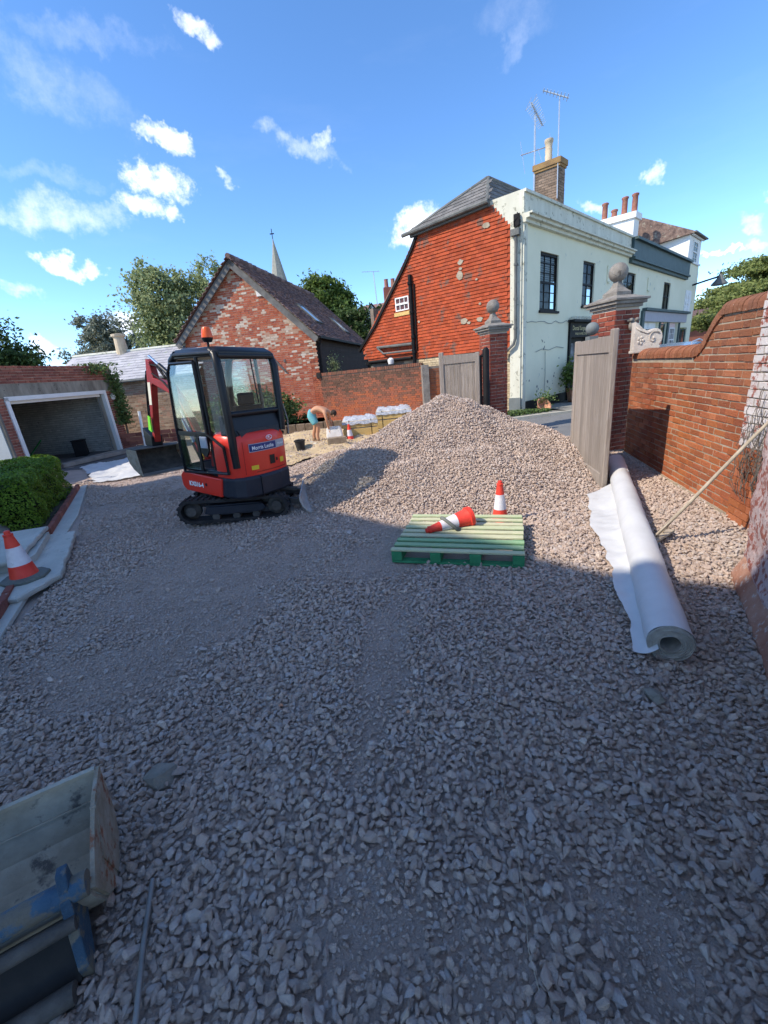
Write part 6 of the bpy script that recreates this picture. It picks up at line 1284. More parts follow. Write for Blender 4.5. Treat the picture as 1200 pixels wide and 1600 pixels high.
# beacon
mb = MB(); mb.tube([(-.28, .33, 2.20), (-.30, .34, 2.30)], .014); mb.lathe([(.045, 2.28), (.062, 2.31), (.066, 2.33)], (-.30, .34, 0), 16); bo = exb('beacon', mb, m_cabk, smooth=40)
mb = MB(); mb.lathe([(.065, 2.33), (.062, 2.36), (.052, 2.42), (.04, 2.445), (.01, 2.45)], (-.30, .34, 0), 20); o = mb.build('beacon_lens', m_bcn, smooth=40); o.parent = bo
post('mirror_hose', [(-.60, -.46, 1.5), (-.62, -.50, 1.3), (-.62, -.49, 1.1)], .010, mat=m_steel)
# boom, dipper, bucket
def arm(name, pts, w_, mat, parent=None, bev=.012): mb = MB(); mb.poly([V(x, -w_/2, z) for x, z in pts], V(0, w_, 0)); return exb(name, mb, mat, parent, bevel=bev)
SWM = Matrix.Translation((.55, 0, 0)) @ Matrix.Rotation(R(-4), 4, 'Z') @ Matrix.Translation((-.55, 0, 0))
mb = MB(); mb.T = SWM; mb.hull([V(x, y, z) for x in (.42, .64) for y in (-.12, .12) for z in (.42, .70)]); mb.tube([(.60, -.0, .38), (.60, 0, .78)], .07); exb('swing_post', mb, m_dred, bevel=.01)
def armT(name, pts, w_, mat, parent=None): mb = MB(); mb.T = SWM; mb.poly([V(x, -w_/2, z) for x, z in pts], V(0, w_, 0)); return exb(name, mb, mat, parent, bevel=.01)
bm_ = armT('boom', [(.58, .58), (.70, .56), (.88, 1.0), (1.12, 1.42), (1.34, 1.68), (1.80, 1.82), (1.80, 1.92), (1.28, 1.82), (1.02, 1.56), (.76, 1.10), (.56, .70)], .11, m_dred)
mb = MB(); mb.T = SWM; mb.poly([V(x, .062, z) for x, z in ((.76, 1.02), (.84, .97), (1.10, 1.42), (1.02, 1.47))], V(0, .004, 0)); o = mb.build('name_sticker', m_navy); o.parent = bm_
tt, _ = text_mb('Morris Leslie', .062, V(1.085, .070, 1.47), V(-.575, 0, -.80), V(.80, 0, -.575)*-1 if False else V(-.80, 0, .575)*-1, ext=.002); 
tt.v = [tuple(SWM @ Vector(p)) for p in tt.v]; o = tt.build('lettering', m_txt); o.parent = bm_
mb = MB(); mb.T = SWM; mb.poly([V(x, .062, z) for x, z in ((.63, .74), (.71, .71), (.76, .92), (.69, .95))], V(0, .004, 0)); o = mb.build('warning_sticker', m_yel); o.parent = bm_
def cyl(name, a, b, r, f_=.55):
    a, b = V(*a), V(*b); mb = MB(); mb.T = SWM; mb.tube([a, a+(b-a)*f_], r, 12); c = exb(name, mb, m_cabk, smooth=40); mb = MB(); mb.T = SWM; mb.tube([a+(b-a)*f_, b], r*.55, 10); o = mb.build('cylinder_rod', m_chrome, smooth=40); o.parent = c
cyl('boom_cylinder', (.68, 0, .50), (1.20, .0, 1.30), .038); cyl('dipper_cylinder', (1.15, 0, 1.86), (1.86, 0, 2.24), .035, .62)
dp = armT('dipper', [(1.74, 1.86), (1.80, 2.16), (1.90, 2.20), (1.97, 1.95), (2.12, 1.35), (2.23, .92), (2.15, .88), (2.02, 1.35), (1.87, 1.8)], .10, m_dred)
mb = MB(); mb.T = SWM; mb.poly([V(x, -.054, z) for x, z in ((1.89, 1.85), (1.98, 1.85), (2.06, 1.5), (1.98, 1.5))], V(0, .108, 0)); o = mb.build('arm_panel', m_cream); o.parent = dp
cyl('bucket_cylinder', (2.02, 0, 2.02), (2.33, 0, 1.15), .032, .6)
mb = MB(); mb.T = SWM
for k, yy in enumerate((-.04, -.015, .015, .04)): mb.tube([(1.40, yy, 1.90), (1.60, yy, 2.08), (1.84, yy, 2.12), (2.02, yy, 1.95), (2.14, yy, 1.6), (2.16+.03*k, yy, 1.2)], .011, 6)
mb.tube([(.62, .09, .75), (.80, .10, 1.2), (1.1, .09, 1.66), (1.4, .09, 1.86), (1.7, .08, 1.98)], .012, 6); exb('hydraulic_hose', mb, m_black)
mb = MB(); mb.T = SWM; mb.hull([V(x, y, z) for y in (.08, .10) for x, z in ((2.06, 1.30), (2.12, 1.33), (2.18, 1.10), (2.09, 1.06))]); exb('green_tag', mb, m_lime)
mb = MB(); mb.T = SWM; mb.hull([V(x, y, z) for y in (-.09, .09) for x, z in ((2.16, .98), (2.44, 1.12), (2.46, .82), (2.2, .76))]); exb('quick_hitch', mb, m_cabk, bevel=.01)
bq = [(2.14, .78), (2.20, .60), (2.30, .48), (2.44, .42), (2.56, .44)]; 
mb = MB(); mb.T = SWM
outl = [(2.10, .80), (2.40, .80), (2.44, .68), (2.38, .56), (2.26, .47), (2.10, .41), (1.98, .39)]
for i in range(len(outl)-1):
    a, b = outl[i], outl[i+1]; d_ = V(b[0]-a[0], 0, b[1]-a[1]).normalized(); nn = V(-d_.z, 0, d_.x)
    mb.boxa(V(a[0], -.42, a[1]), V(b[0]-a[0], 0, b[1]-a[1]), V(0, .84, 0), nn*.014)
bo = exb('grading_bucket', mb, m_dusty)
mb = MB(); mb.T = SWM; mb.boxa(V(1.97, -.43, .375), V(.10, 0, .02), V(0, .86, 0), V(0, 0, .015)); o = mb.build('cutting_edge', m_steel); o.parent = bo
for y in (-.43, .42): mb = MB(); mb.T = SWM; mb.poly([V(x, y, z) for x, z in outl+[(1.99, .42), (2.06, .80)]], V(0, .012, 0)); o = mb.build('bucket_side', m_bktr); o.parent = bo
# ------------------------------------------------------------------ man bending over
def skin_body(name, pts, edges, mat, parent, sub=2):
    me = bpy.data.meshes.new(name); me.from_pydata([p[0] for p in pts], edges, []); o = bpy.data.objects.new(name, me); col.objects.link(o); o.parent = parent
    o.modifiers.new('skin', 'SKIN'); bpy.context.view_layer.objects.active = o; sv_ = me.skin_vertices[0].data
    for i, p in enumerate(pts): r = p[1]; sv_[i].radius = (r, r) if not isinstance(r, tuple) else r; sv_[i].use_root = (i == 0)
    s_ = o.modifiers.new('sub', 'SUBSURF'); s_.levels = sub; s_.render_levels = sub; me.materials.append(mat)
    dg = bpy.context.evaluated_depsgraph_get(); me2 = bpy.data.meshes.new_from_object(o.evaluated_get(dg)); o.modifiers.clear(); o.data = me2; me2.name = name
    me2.polygons.foreach_set('use_smooth', [True]*len(me2.polygons))
    if not me2.materials: me2.materials.append(mat)
    return o
MAN = thing('person', 'shirtless man in teal shorts and boots bending down over the sandy ground', 'person', (-1.70, 11.45, .05), R(-8)); MAN.scale = (.92, .92, .92)
# local: +x is the way he faces, y left
body = [((0, 0, .95), (.16, .13)), ((.14, 0, 1.03), (.14, .11)), ((.30, 0, 1.02), (.155, .105)), ((.46, 0, .96), (.17, .105)), ((.54, 0, .91), .07), ((.60, 0, .87), (.06, .058)), ((.65, 0, .84), (.08, .085)), ((.71, 0, .76), (.072, .08)),
        ((.46, .19, .93), .058), ((.47, .24, .72), .045), ((.52, .18, .52), .037), ((.54, .16, .45), .033),
        ((.46, -.19, .93), .058), ((.50, -.23, .71), .045), ((.50, -.15, .50), .037), ((.51, -.13, .43), .033),
        ((-.02, .11, .86), .10), ((.03, .14, .50), .064), ((-.06, .15, .28), .055), ((-.04, .15, .10), .040),
        ((-.0, -.11, .86), .10), ((.20, -.14, .52), .064), ((.14, -.15, .28), .055), ((.16, -.15, .10), .040)]
edg = [(0, 1), (1, 2), (2, 3), (3, 4), (4, 5), (5, 6), (6, 7), (3, 8), (8, 9), (9, 10), (10, 11), (3, 12), (12, 13), (13, 14), (14, 15), (0, 16), (16, 17), (17, 18), (18, 19), (0, 20), (20, 21), (21, 22), (22, 23)]
man = skin_body('body', body, edg, m_skin, MAN)
mb = MB(); mb.sphere((.675, 0, .865), .095, 10, (1, 1, 1)); mb.sphere((.64, 0, .86), .075, 8); o = exb('hair', mb, m_hair, MAN, smooth=True)
for s_ in (1, -1):
    mb = MB(); mb.sphere((.68, s_*.088, .80), .02, 6, (1, .5, 1.3)); exb('ear', mb, m_skin, MAN, smooth=True)
    hx, hy, hz = (.54, .16, .45) if s_ > 0 else (.51, -.13, .43)
    hand = [((hx, hy, hz), .034), ((hx+.015, hy, hz-.05), (.038, .02))]; he = [(0, 1)]
    for k in range(4): b_ = len(hand); fx = hx+.02+(k-1.5)*.004; fy = hy+(k-1.5)*.02; ln_ = (.06, .07, .066, .05)[k]; hand += [((fx, fy, hz-.085), .010), ((fx+.012, fy, hz-.085-ln_*.5), .0092), ((fx+.004, fy, hz-.085-ln_), .008)]; he += [(1, b_), (b_, b_+1), (b_+1, b_+2)]
    b_ = len(hand); hand += [((hx+.035, hy-s_*.03, hz-.05), .011), ((hx+.055, hy-s_*.045, hz-.085), .009)]; he += [(0, b_), (b_, b_+1)]
    skin_body('hand', hand, he, m_skin, MAN, 1)
mb = MB(); mb.sphere((.755, 0, .77), .018, 6); mb.build('nose', m_skin).parent = MAN
sh_ = skin_body('shorts', [((-.01, 0, .95), (.175, .15)), ((.07, 0, 1.03), (.165, .135)), ((-.02, .12, .84), .128), ((.02, .145, .64), .112), ((.02, .145, .58), .112), ((.0, -.12, .84), .128), ((.12, -.145, .65), .112), ((.14, -.145, .60), .112)], [(0, 1), (0, 2), (2, 3), (3, 4), (0, 5), (5, 6), (6, 7)], m_short, MAN, 2)
for fx, fy in ((-.03, .15), (.17, -.15)):
    mb = MB(); mb.hull([V(fx+x, fy+y, z) for x, y, z in ((-.09, -.04, 0), (-.09, .04, 0), (.17, -.045, 0), (.17, .045, 0), (.2, 0, .02), (.15, -.035, .06), (.15, .035, .06), (.03, -.045, .12), (.03, .045, .12), (-.07, -.045, .14), (-.07, .045, .14))]); mb.tube([(fx-.02, fy, .08), (fx-.02, fy, .17)], .052); exb('boot', mb, m_boot, MAN, bevel=.012)
# ------------------------------------------------------------------ worker's things
t = thing('black_bucket', 'small black builders bucket on the sand left of the cement sack', 'bucket', (-1.98, 10.65, .05)); mb = MB(); mb.lathe([(.10, 0), (.135, .24), (.15, .24), (.15, .265), (.13, .26), (.10, .03), (.001, .03)], n=20); mb.build('pail', m_rub, t, smooth=40); mb = MB(); mb.tube([V(.14*math.cos(a), -.02, .25-.05*math.sin(a)*-1-.0) for a in np.linspace(0, math.pi, 12)], .006, 5); mb.build('handle', m_steel, t)
t = thing('cement_sack', 'white cement sack standing on the sand in front of the bending man', 'sack', (-1.12, 11.3, .05)); mb = MB(); mb.hull([V(x, y, z) for x, y, z in ((-.2, -.1, 0), (.2, -.1, 0), (.2, .1, 0), (-.2, .1, 0), (-.23, -.08, .2), (.22, -.09, .22), (.22, .09, .2), (-.22, .09, .2), (-.2, -.03, .44), (.16, -.05, .47), (.19, .04, .42), (-.18, .04, .45))]); mb.build('sack_body', m_bag, t, bevel=.03); mb = MB(); mb.box(-.15, .15, -.102, -.098, .10, .16); mb.build('printed_band', m_cone, t)
t = thing('concrete_block', 'brown grey concrete block lying in front of the cement sack', 'block', (-1.02, 10.62, .08), R(8)); mb = MB(); mb.cbox(-.24, .24, -.1, .1, 0, .22, .008); mb.build('block', pmat('brown_block', (.24, .18, .12), (.34, .27, .19), 12, .9, .5), t)
cone((-.72, 11.35, .05), 'small bright red traffic cone beside the wrapped slabs near the worker', s=.46, base=False)
for k, (x, y, a) in enumerate(((-1.45, 10.95, .3), (-1.62, 10.8, 1.2), (-1.35, 10.75, 2.2), (-1.75, 11.2, .8))):
    mb = MB(); rr = random.Random(k); mb.hull([V(rr.gauss(0, 1), rr.gauss(0, 1), rr.gauss(0, 1)).normalized() for _ in range(12)]); o = mb.build('rubble_stone', m_kerb, bevel=.05); o.location = (x, y, .12); o.scale = (.13, .10, .08); o.rotation_euler = (0, 0, a); meta(o, ('pale rubble lump on the sand between the black bucket and the white sack', 'pale rubble lump right beside the black bucket', 'pale rubble lump nearest the camera, just left of the concrete block', 'pale rubble lump behind the black bucket at the feet of the man')[k], 'rubble', 'pale rubble lumps by the worker')
def crate(loc, rz, lab, w_, d_, h_, wraph):
    t = thing('slab_crate', lab, 'crate', loc, rz)
    for k in range(2): mb = MB(); mb.cbox(0, w_, -.02, .0, .10+k*h_*.53, .10+k*h_*.53+h_*.46, .004); mb.build('front_board', m_timb, t); mb = MB(); mb.cbox(0, .02, 0, d_, .10+k*h_*.53, .10+k*h_*.53+h_*.46, .004); mb.build('side_board', m_timb, t)
    for x in (.0, w_/2-.05, w_-.1): mb = MB(); mb.box(x, x+.1, .0, d_, 0, .10); mb.build('bearer', m_oldt, t)
    mb = MB(); mb.box(.03, w_-.02, .02, d_, .1, .1+h_+.02); mb.build('slabs', m_slab, t)
    g = []; nx, ny = 14, 10; mb = MB(); vs = []
    for i in range(nx+1):
        for j in range(ny+1): x = w_*i/nx; y = d_*j/ny-.02; e = min(i, nx-i, j, ny-j); z = .1+h_+wraph*(.35 if e == 0 else 1)+(random.uniform(-.02, .03) if e else -.03)+(.03 if e else 0)*math.sin(i*1.3+j*.8); vs.append(V(x+random.uniform(-.01, .01), y, z))
    fs = [(i*(ny+1)+j, (i+1)*(ny+1)+j, (i+1)*(ny+1)+j+1, i*(ny+1)+j+1) for i in range(nx) for j in range(ny)]; mb.add(vs, fs, .5)
    mb.add([V(w_*i/nx+random.uniform(-.01, .01), -.035-random.uniform(0, .015), .1+h_-.10+random.uniform(-.02, .02)) for i in range(nx+1)]+[vs[i*(ny+1)] for i in range(nx+1)], [(i, i+1, nx+2+i, nx+1+i) for i in range(nx)], .5); mb.build('plastic_wrap', m_wrap, t, smooth=True)
    for x in (.18, w_-.2): mb = MB(); mb.box(x, x+.015, -.026, -.021, .08, .12+h_); mb.build('strap', m_black, t)
    return t
crate((-.92, 11.75, .03), R(2), 'yellow timber crate of slabs topped with crumpled silver wrap, left one nearer the worker', 1.0, .9, .42, .05)
crate((.05, 12.9, .03), R(-3), 'second slab crate under pale wrap, half hidden by the gravel heap', 1.1, 1.0, .50, .05)
t = thing('raised_bed_edge', 'long timber and rubble retaining edge behind the digger at the barn foot', 'retaining edge', (-4.0, 14.4, 0))
for k in range(9): mb = MB(); mb.cbox(k*.32, k*.32+.30, random.uniform(-.02, .02), .2, .0, .34+random.uniform(-.02, .03), .01); mb.build('sleeper', m_sleep, t); mb = MB(); mb.box(-.6, 2.3, .2, 1.9, 0, .33); mb.build('bed_soil', m_sand, t)
# ------------------------------------------------------------------ vegetation
def blob_tree(name, lab, loc, blobs, nl, size, key, trunk=None, cat_='tree', droop=0., flat=1., grp=None, hollow=.55, jit=.9, limbs=True, per=70, cl=1.):
    t = thing(name, lab, cat_, loc, 0, grp); g = rng; P = []; Nn = []; vol = np.array([b[3]*b[4]*b[5] for b in blobs])**.67; cnt = (nl*vol/vol.sum()).astype(int)
    for (x, y, z, rx, ry, rz_), c in zip(blobs, cnt):
        # every blob is broken into many twig clusters so the outline is uneven
        nc = max(6, c//per); d = g.normal(0, 1, (nc, 3)); d /= np.linalg.norm(d, axis=1)[:, None]; r = g.uniform(hollow, 1.08, nc)[:, None]; cc = d*r*np.array([rx, ry, rz_])
        k = g.integers(0, nc, c); cs = cl*g.uniform(.10, .24, nc)[k][:, None]*np.array([rx, ry, rz_*flat]); q = cc[k]+g.normal(0, 1, (c, 3))*cs; q[:, 2] -= droop*np.abs(g.normal(0, 1, c))*rz_
        P.append(q+np.array([x, y, z])); Nn.append(d[k]*.8+np.array([0, 0, .5]))
    leaves('crown', m_leaf[key], np.concatenate(P), np.concatenate(Nn), size, t, jit)
    if trunk:
        h, r = trunk; mb = MB(); mb.tube([(0, 0, 0), (.1*r, 0, h*.4), (-.3*r, .1, h*.75), (0, 0, h)], [r, r*.8, r*.55, r*.25], 8)
        if limbs:
            for b in blobs[:9]: mb.tube([(0, 0, h*.45), ((b[0])*.5, b[1]*.5, (h*.45+b[2])*.5+.1*h), (b[0], b[1], b[2])], [r*.4, r*.25, r*.08], 6)
        mb.build('trunk', m_bark, t, smooth=True)
    return t
def rb(n, c, sp, rad, seed):
    rr = random.Random(seed); return [(c[0]+rr.uniform(-1, 1)*sp[0], c[1]+rr.uniform(-1, 1)*sp[1], c[2]+rr.uniform(-1, 1)*sp[2], rad*rr.uniform(.7, 1.3), rad*rr.uniform(.7, 1.3), rad*rr.uniform(.6, 1.1)) for _ in range(n)]
blob_tree('broadleaf_tree', 'dark green leafy tree behind the garage at the left edge', (-20.3, 24, 0), [(0, 0, 4.6, 2.2, 2, 1.6), (1.3, 0, 3.6, 1.6, 1.5, 1.2), (-1.6, 0, 5.6, 2, 2, 1.4), (2.4, .2, 2.9, 1.1, 1, .9), (.3, 0, 2.6, 2.4, 1.8, 1.4), (-.9, 0, 6.5, 1.0, 1, .8)], 26000, .11, 'dark', (4.5, .25))
blob_tree('conifer_tree', 'pale feathery conifer rising behind the slate roof', (-20.2, 36, 0), rb(14, (0, 0, 6.0), (1.9, 1.2, 1.5), 1.25, 5)+[(0, 0, 7.3, 1.1, 1, .9), (2.4, 0, 4.7, 1.2, 1, .8), (-1.6, 0, 4.2, 1, 1, 1.4)], 12000, .12, 'conifer', (7.2, .22), hollow=.75)
blob_tree('birch_tree', 'tall silver green birch with drooping leaves left of the barn roof', (-12.6, 29, 0), [(0, 0, 7.6, 2.0, 1.8, 1.8), (-.7, 0, 6.0, 1.3, 1.5, 1.9), (.9, 0, 5.6, 1.8, 1.6, 2.0), (-.5, 0, 8.9, 1.1, 1, .8), (1.2, .3, 8.4, 1.0, 1, .9), (-.6, 0, 4.2, 1.7, 1.3, 1.3), (.3, 0, 3.2, 1.7, 1.5, 1.3), (-1.2, 0, 7.8, .6, .8, .9)], 21000, .11, 'birch', (8.3, .2), droop=.26, hollow=.35, per=45)
blob_tree('birch_tree', 'thinner wispy birch crown between the tall birch and the barn gable', (-9.6, 29.5, 0), [(0, 0, 8.3, .9, .9, 1.3), (-.7, 0, 7.0, 1.0, .9, 1.2), (.7, 0, 7.1, .9, .9, 1.2), (-.3, 0, 5.6, 1.2, 1, 1.4)], 7500, .10, 'birch', (8.0, .12), droop=.25, hollow=.7)
blob_tree('oak_tree', 'round green oak crown showing over the barn roof ridge', (-3.0, 34, 0), [(0, 0, 7.6, 1.7, 1.6, 1.2), (1.0, 0, 6.8, 1.3, 1.3, 1.1), (-1.5, 0, 7.0, 1.2, 1.3, 1.0), (.2, 0, 5.6, 2.0, 1.5, 1.2), (.2, 0, 8.4, .8, .8, .5)], 20000, .13, 'oak', (7, .3))
blob_tree('dark_shrub', 'dark evergreen mass between the barn roof and the tiled gable', (.4, 31, 0), [(0, 0, 4.6, 1.9, 1.5, 1.3), (-1.6, 0, 4.9, 1.3, 1.2, 1.2), (1.1, 0, 5.0, .9, 1, .7), (-.2, 0, 3.0, 2.4, 1.5, 1.3)], 13000, .11, 'dark', (4, .2))
ced = []
rr = random.Random(9)
for k in range(150): z = rr.uniform(0, 1)**1.2; ced.append((rr.uniform(-6.3+z*5.0, 5), rr.uniform(-2.0, 2.0), 2.6+z*4.6, rr.uniform(1.0, 2.0), rr.uniform(1.0, 1.8), rr.uniform(.18, .32)))
blob_tree('cedar_tree', 'broad flat-layered cedar above the swept wall at the right edge', (31.0, 33.5, 0), ced, 120000, .11, 'cedar', (7.5, .5), hollow=.05, limbs=False, per=22, cl=1.7)
blob_tree('climbing_shrub', 'leafy green shrub at the barn foot seen through the excavator window', (-4.2, 15.4, 0), [(-.6, 0, .9, .9, .4, .7), (.5, 0, .9, .8, .4, .6), (-1.4, .1, .7, .7, .4, .6), (1.2, .2, .6, .6, .3, .5)], 9000, .055, 'ivy', (1.0, .04), cat_='shrub')
t = thing('wall_weed', 'pale flowering weed sprouting above the sooty garden wall by the barn', 'weed', BP(.85, 1.85, -.3)); P = rng.normal(0, 1, (420, 3))*np.array([.13, .1, .22])+np.array([.1, 0, .3]); leaves('foliage', m_leaf['birch'], P, np.array([0, -.5, .5]), .035, t); mb = MB(); mb.tube([(0, 0, 0), (.05, 0, .7)], .01, 5); mb.build('stem', m_bark, t)
# pots and weeds by the house
t = thing('terracotta_pot', 'square-sided terracotta pot with leafy plant by the black door', 'plant pot', tuple(HF(3.05, -.42, .105))); mb = MB(); mb.lathe([(.20, 0), (.27, .40), (.29, .40), (.29, .47), (.25, .46), (.2, .4)], n=4, sq=True); mb.build('pot', m_terr, t, bevel=.01)
P = rng.normal(0, 1, (900, 3))*np.array([.22, .22, .26])+np.array([0, 0, .95]); leaves('foliage', m_leaf['oak'], P, np.array([0, -.5, .6]), .06, t)
mb = MB()
for k in range(6): mb.tube([(0, 0, .4), (random.uniform(-.15, .15), random.uniform(-.15, .15), .8), (random.uniform(-.3, .3), random.uniform(-.25, .25), 1.2)], .01, 5)
mb.build('stems', m_bark, t)
t = thing('tipped_pot', 'terracotta bowl tipped on its side with a straggly plant at the house corner', 'plant pot', tuple(HF(.35, -.55, .13))); 
q = V(.25, -.75, .55).normalized().to_track_quat('Z', 'Y').to_matrix().to_4x4(); mb = MB(); mb.T = Matrix.Translation((0, 0, .14)) @ q; mb.lathe([(.12, -.12), (.22, .04), (.25, .07), (.22, .07), (.10, -.08), (.001, -.08)], n=24); mb.build('bowl', m_terr, t, smooth=40)
P = rng.normal(0, 1, (260, 3))*np.array([.16, .12, .12])+np.array([.12, .15, .35]); leaves('foliage', m_leaf['ivy'], P, np.array([0, -.5, .6]), .04, t)
wz = rng.random((2600, 2)); P = np.stack([3.2+wz[:, 0]*2.3, 12.55+wz[:, 0]*.55+rng.normal(0, .10, 2600), .05+rng.random(2600)*.28*(1-wz[:, 0]*.5)], 1); meta(leaves('verge_weeds', m_leaf['ivy'], P, np.array([0, -.6, .4]), .035), 'low green weeds along the foot of the house corner and kerb', 'weeds', kind='stuff')
# ------------------------------------------------------------------ church spire, distant dormer house, lamp, aerials, car
t = thing('church_spire', 'slender grey church spire behind the barn roof', 'spire', (-13.9, 80, 0)); mb = MB(); mb.lathe([(4.2, 0), (4.2, 9), (2.6, 10.5), (1.28, 18.6), (.14, 24.0), (.05, 24.6)], n=8); mb.build('spire', m_brass, t); mb = MB(); mb.tube([(0, 0, 24.3), (0, 0, 26.0)], .06); mb.box(-.35, .35, -.04, .04, 25.2, 25.35); mb.build('weather_vane', m_black, t)
t = thing('dormer_house', 'distant brown roofed house with white gabled dormer between shrub and tiled gable', 'house', (1.9, 38, 0)); mb = MB(); mb.box(-4, 5, 0, 8, 0, 4.0); mb.build('wall', m_brick_gar, t); mb = MB(); mb.add([(-4.3, -.3, 3.9), (5.3, -.3, 3.9), (5.3, 4, 8.1), (-2.2, 4, 7.7), (5.3, 8.3, 3.9), (-4.3, 8.3, 3.9)], [(0, 1, 2, 3), (3, 2, 4, 5), (0, 3, 5), (1, 4, 2)]); rf = mb.build('roof', m_tileroof, t)
mb = MB(); mb.poly([(-2.0, .1, 4.3), (-.4, .1, 4.3), (-.4, .1, 6.2), (-1.2, .1, 7.2), (-2.0, .1, 6.2)], (0, 3, 0)); mb.build('dormer', m_white, t); mb = MB(); mb.add([(-2.2, -.1, 6.0), (-1.2, -.1, 7.35), (-1.2, 3, 7.35), (-2.2, 3, 6.0), (-.2, -.1, 6.0), (-.2, 3, 6.0)], [(0, 1, 2, 3), (1, 4, 5, 2)]); mb.build('dormer_roof', m_tileroof, t); mb = MB(); mb.box(-1.7, -.7, .04, .1, 4.8, 6.1); mb.build('window', m_dark, t); mb = MB()
for x in (-1.72, -1.24, -.72): mb.box(x, x+.05, .0, .06, 4.8, 6.1)
mb.build('glazing_bars', m_white, t)
mb = MB(); mb.box(.1, 1.3, 3.6, 4.4, 6, 9.0); c3 = mb.build('chimney', m_brick_gar, t)
for x in (.4, 1.0): b2 = MB(); b2.lathe([(.2, 0), (.17, .6), (.2, .7)], (x, 4, 9.0), 8); o = b2.build('chimney_pot', m_pot); o.parent = c3
t = thing('street_lamp', 'black swan-neck street lamp on the white house wall', 'street lamp', tuple(HF(22.3, -.1, 0))); mi = t.matrix_basis.inverted(); mb = MB(); mb.tube([HF(21.2, -.02, 5.0), HF(21.6, -.8, 5.2), HF(22.0, -1.2, 5.32), HF(22.05, -1.2, 5.55)], .05); mb.build('bracket', m_black, t, world=True, smooth=40); mb = MB(); mb.lathe([(.05, .25), (.12, .15), (.17, 0), (.42, -.30), (.42, -.36), (.3, -.38)], HF(21.98, -1.2, 5.2), 14); mb.build('lamp_shade', m_lead, t, world=True, smooth=40)
t = thing('road_sign', 'small grey square sign fixed under the lamp at the white house corner', 'sign', tuple(HF(21.9, 0, 3))); mb = MB(); mb.boxa(HF(22.35, .0, 3.6)-HNF*.0, HA*.06, HB*.7, (0, 0, 2.2)); mb.build('panel', m_wrend, t, world=True)
def yagi(name, lab, base, top, boomdir, bl, el, n, cross=None, size=.02):
    t = thing(name, lab, 'aerial', tuple(base), 0, 'rooftop aerials'); mb = MB(); mb.tube([base, top], size, 6); mb.build('mast', m_alu, t, world=True, smooth=40); b = Vector(boomdir).normalized(); mb = MB(); mb.tube([top-b*bl*.35, top+b*bl*.65], .02, 5); s_ = b.cross(V(0, 0, 1)).normalized(); up = s_.cross(b)
    for k in range(n):
        p = top-b*bl*.3+b*bl*.92*k/(n-1); l = el*(1-.35*k/(n-1))
        if cross: mb.tube([p-(s_+up)*l*.36, p+(s_+up)*l*.36], .011, 4); mb.tube([p-(s_-up)*l*.36, p+(s_-up)*l*.36], .011, 4)
        else: mb.tube([p-s_*l/2, p+s_*l/2], .011, 4)
    if cross: mb.tube([top-b*bl*.35+up*.25-s_*.1, top-b*bl*.35-up*.25-s_*.1], .01, 4); mb.tube([top-b*bl*.35+up*.25+s_*.1, top-b*bl*.35-up*.25+s_*.1], .01, 4)
    mb.build('antenna_elements', m_alu, t, world=True); return t
aM = yagi('tv_aerial', 'left rooftop aerial with dense crossed elements on a tall thin mast by the chimney pot', CH(-.02, .80, 6.6), CH(.0, .82, 9.35), (.5, .35, -.45), .8, .42, 11, cross=True, size=.03)
yagi('tv_aerial', 'right rooftop aerial, the tallest mast, strapped to the chimney edge', CH(-.04, .02, 6.7), CH(-.02, .05, 9.45), (-.75, .2, .35), .85, .40, 8, size=.02)
t = thing('tv_aerial', 'small lower dipole aerial crossing the left mast above the chimney pot', 'aerial', tuple(CH(0, .82, 8.2)), 0, 'rooftop aerials'); p = CH(0, .82, 8.25); mb = MB(); mb.tube([p-V(.5, .1, .10), p+V(.55, .1, .16)], .018, 5); mb.tube([p+V(-.48, 0, .32), p+V(-.28, .1, -.55)], .008, 4); mb.tube([p+V(.5, 0, .45), p+V(.62, .1, -.05)], .008, 4); mb.tube([p+V(.1, 0, .1), p+V(.25, -.1, -.4)], .008, 4); mb.build('antenna_elements', m_alu, t, world=True)
yagi('tv_aerial', 'small far white aerial above the pale parapet between the two chimneys', HF(11.0, 4.5, 5.5), HF(11.0, 4.5, 7.75), (.8, .3, .1), .9, .5, 6, size=.03)
yagi('tv_aerial', 'thin distant aerial above the dark shrub left of the dormer', V(1.2, 38, 7), V(1.1, 38, 9.6), (-1, 0, .05), 1.4, .4, 4, size=.04)
CAR = thing('parked_car', 'steel blue parked car, its roof and roof rails showing over the boundary wall', 'car', (8.9, 12.5, .04), R(45)); CAR.scale = (1.05, 1, 1.13)
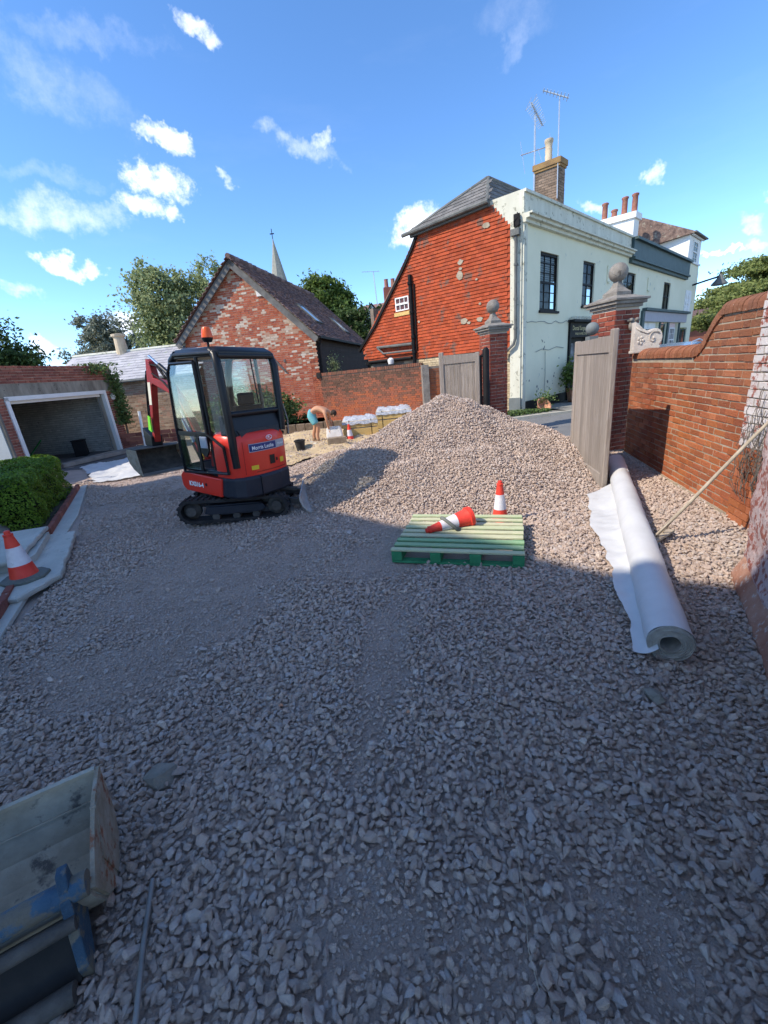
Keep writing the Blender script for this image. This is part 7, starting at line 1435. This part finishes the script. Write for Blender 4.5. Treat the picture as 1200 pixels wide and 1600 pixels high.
def loft(mb, secs):
    n = len(secs[0]); vs = [p for s in secs for p in s]; fs = [(i*n+k, i*n+(k+1) % n, (i+1)*n+(k+1) % n, (i+1)*n+k) for i in range(len(secs)-1) for k in range(n)]+[tuple(range(n))[::-1], tuple((len(secs)-1)*n+k for k in range(n))]; mb.add(vs, fs, .5)
def sec(x, w0, w1, z0, zm, z1): return [V(x, -w0, z0), V(x, w0, z0), V(x, w0*1.02, zm), V(x, w1, z1), V(x, w1*.5, z1+.02), V(x, -w1*.5, z1+.02), V(x, -w1, z1), V(x, -w0*1.02, zm)]
mb = MB(); loft(mb, [sec(-2.15, .72, .66, .4, .6, .75), sec(-2.0, .84, .78, .22, .62, .95), sec(-1.2, .88, .80, .2, .7, .98), sec(0, .89, .81, .2, .72, .96), sec(1.0, .88, .8, .2, .7, .94), sec(1.8, .84, .74, .22, .62, .82), sec(2.15, .7, .6, .35, .5, .62)]); mb.build('body', m_carp, CAR, smooth=50, bevel=.02)
mb = MB(); loft(mb, [sec(-1.9, .76, .70, .93, .96, 1.0), sec(-1.45, .77, .60, .93, 1.1, 1.40), sec(-.3, .78, .60, .93, 1.15, 1.47), sec(.45, .78, .58, .93, 1.12, 1.43), sec(1.15, .76, .70, .9, .93, .96)]); mb.build('cabin_glass', m_black, CAR, smooth=50)
mb = MB(); loft(mb, [sec(-1.5, .60, .58, 1.385, 1.40, 1.42), sec(-.3, .61, .58, 1.46, 1.475, 1.495), sec(.5, .60, .56, 1.415, 1.43, 1.45)]); mb.build('roof', m_carp, CAR, smooth=50)
for y in (-.57, .57): mb = MB(); mb.tube([(-1.4, y, 1.42), (-1.3, y, 1.50), (-.3, y, 1.55), (.4, y, 1.50), (.5, y, 1.44)], .018, 6); mb.build('roof_rail', m_alu, CAR, smooth=40)
for x in (-1.3, 1.35):
    for y, s_ in ((-.80, -1), (.80, 1)): mb = MB(); mb.lathe([(.32, -.1), (.33, .0), (.32, .09), (.2, .1), (.18, .07), (.02, .09)], (x, y, .33), 20, axis=(0, s_, 0)); mb.build('wheel', m_rub, CAR, smooth=40)
bpy.context.view_layer.update()
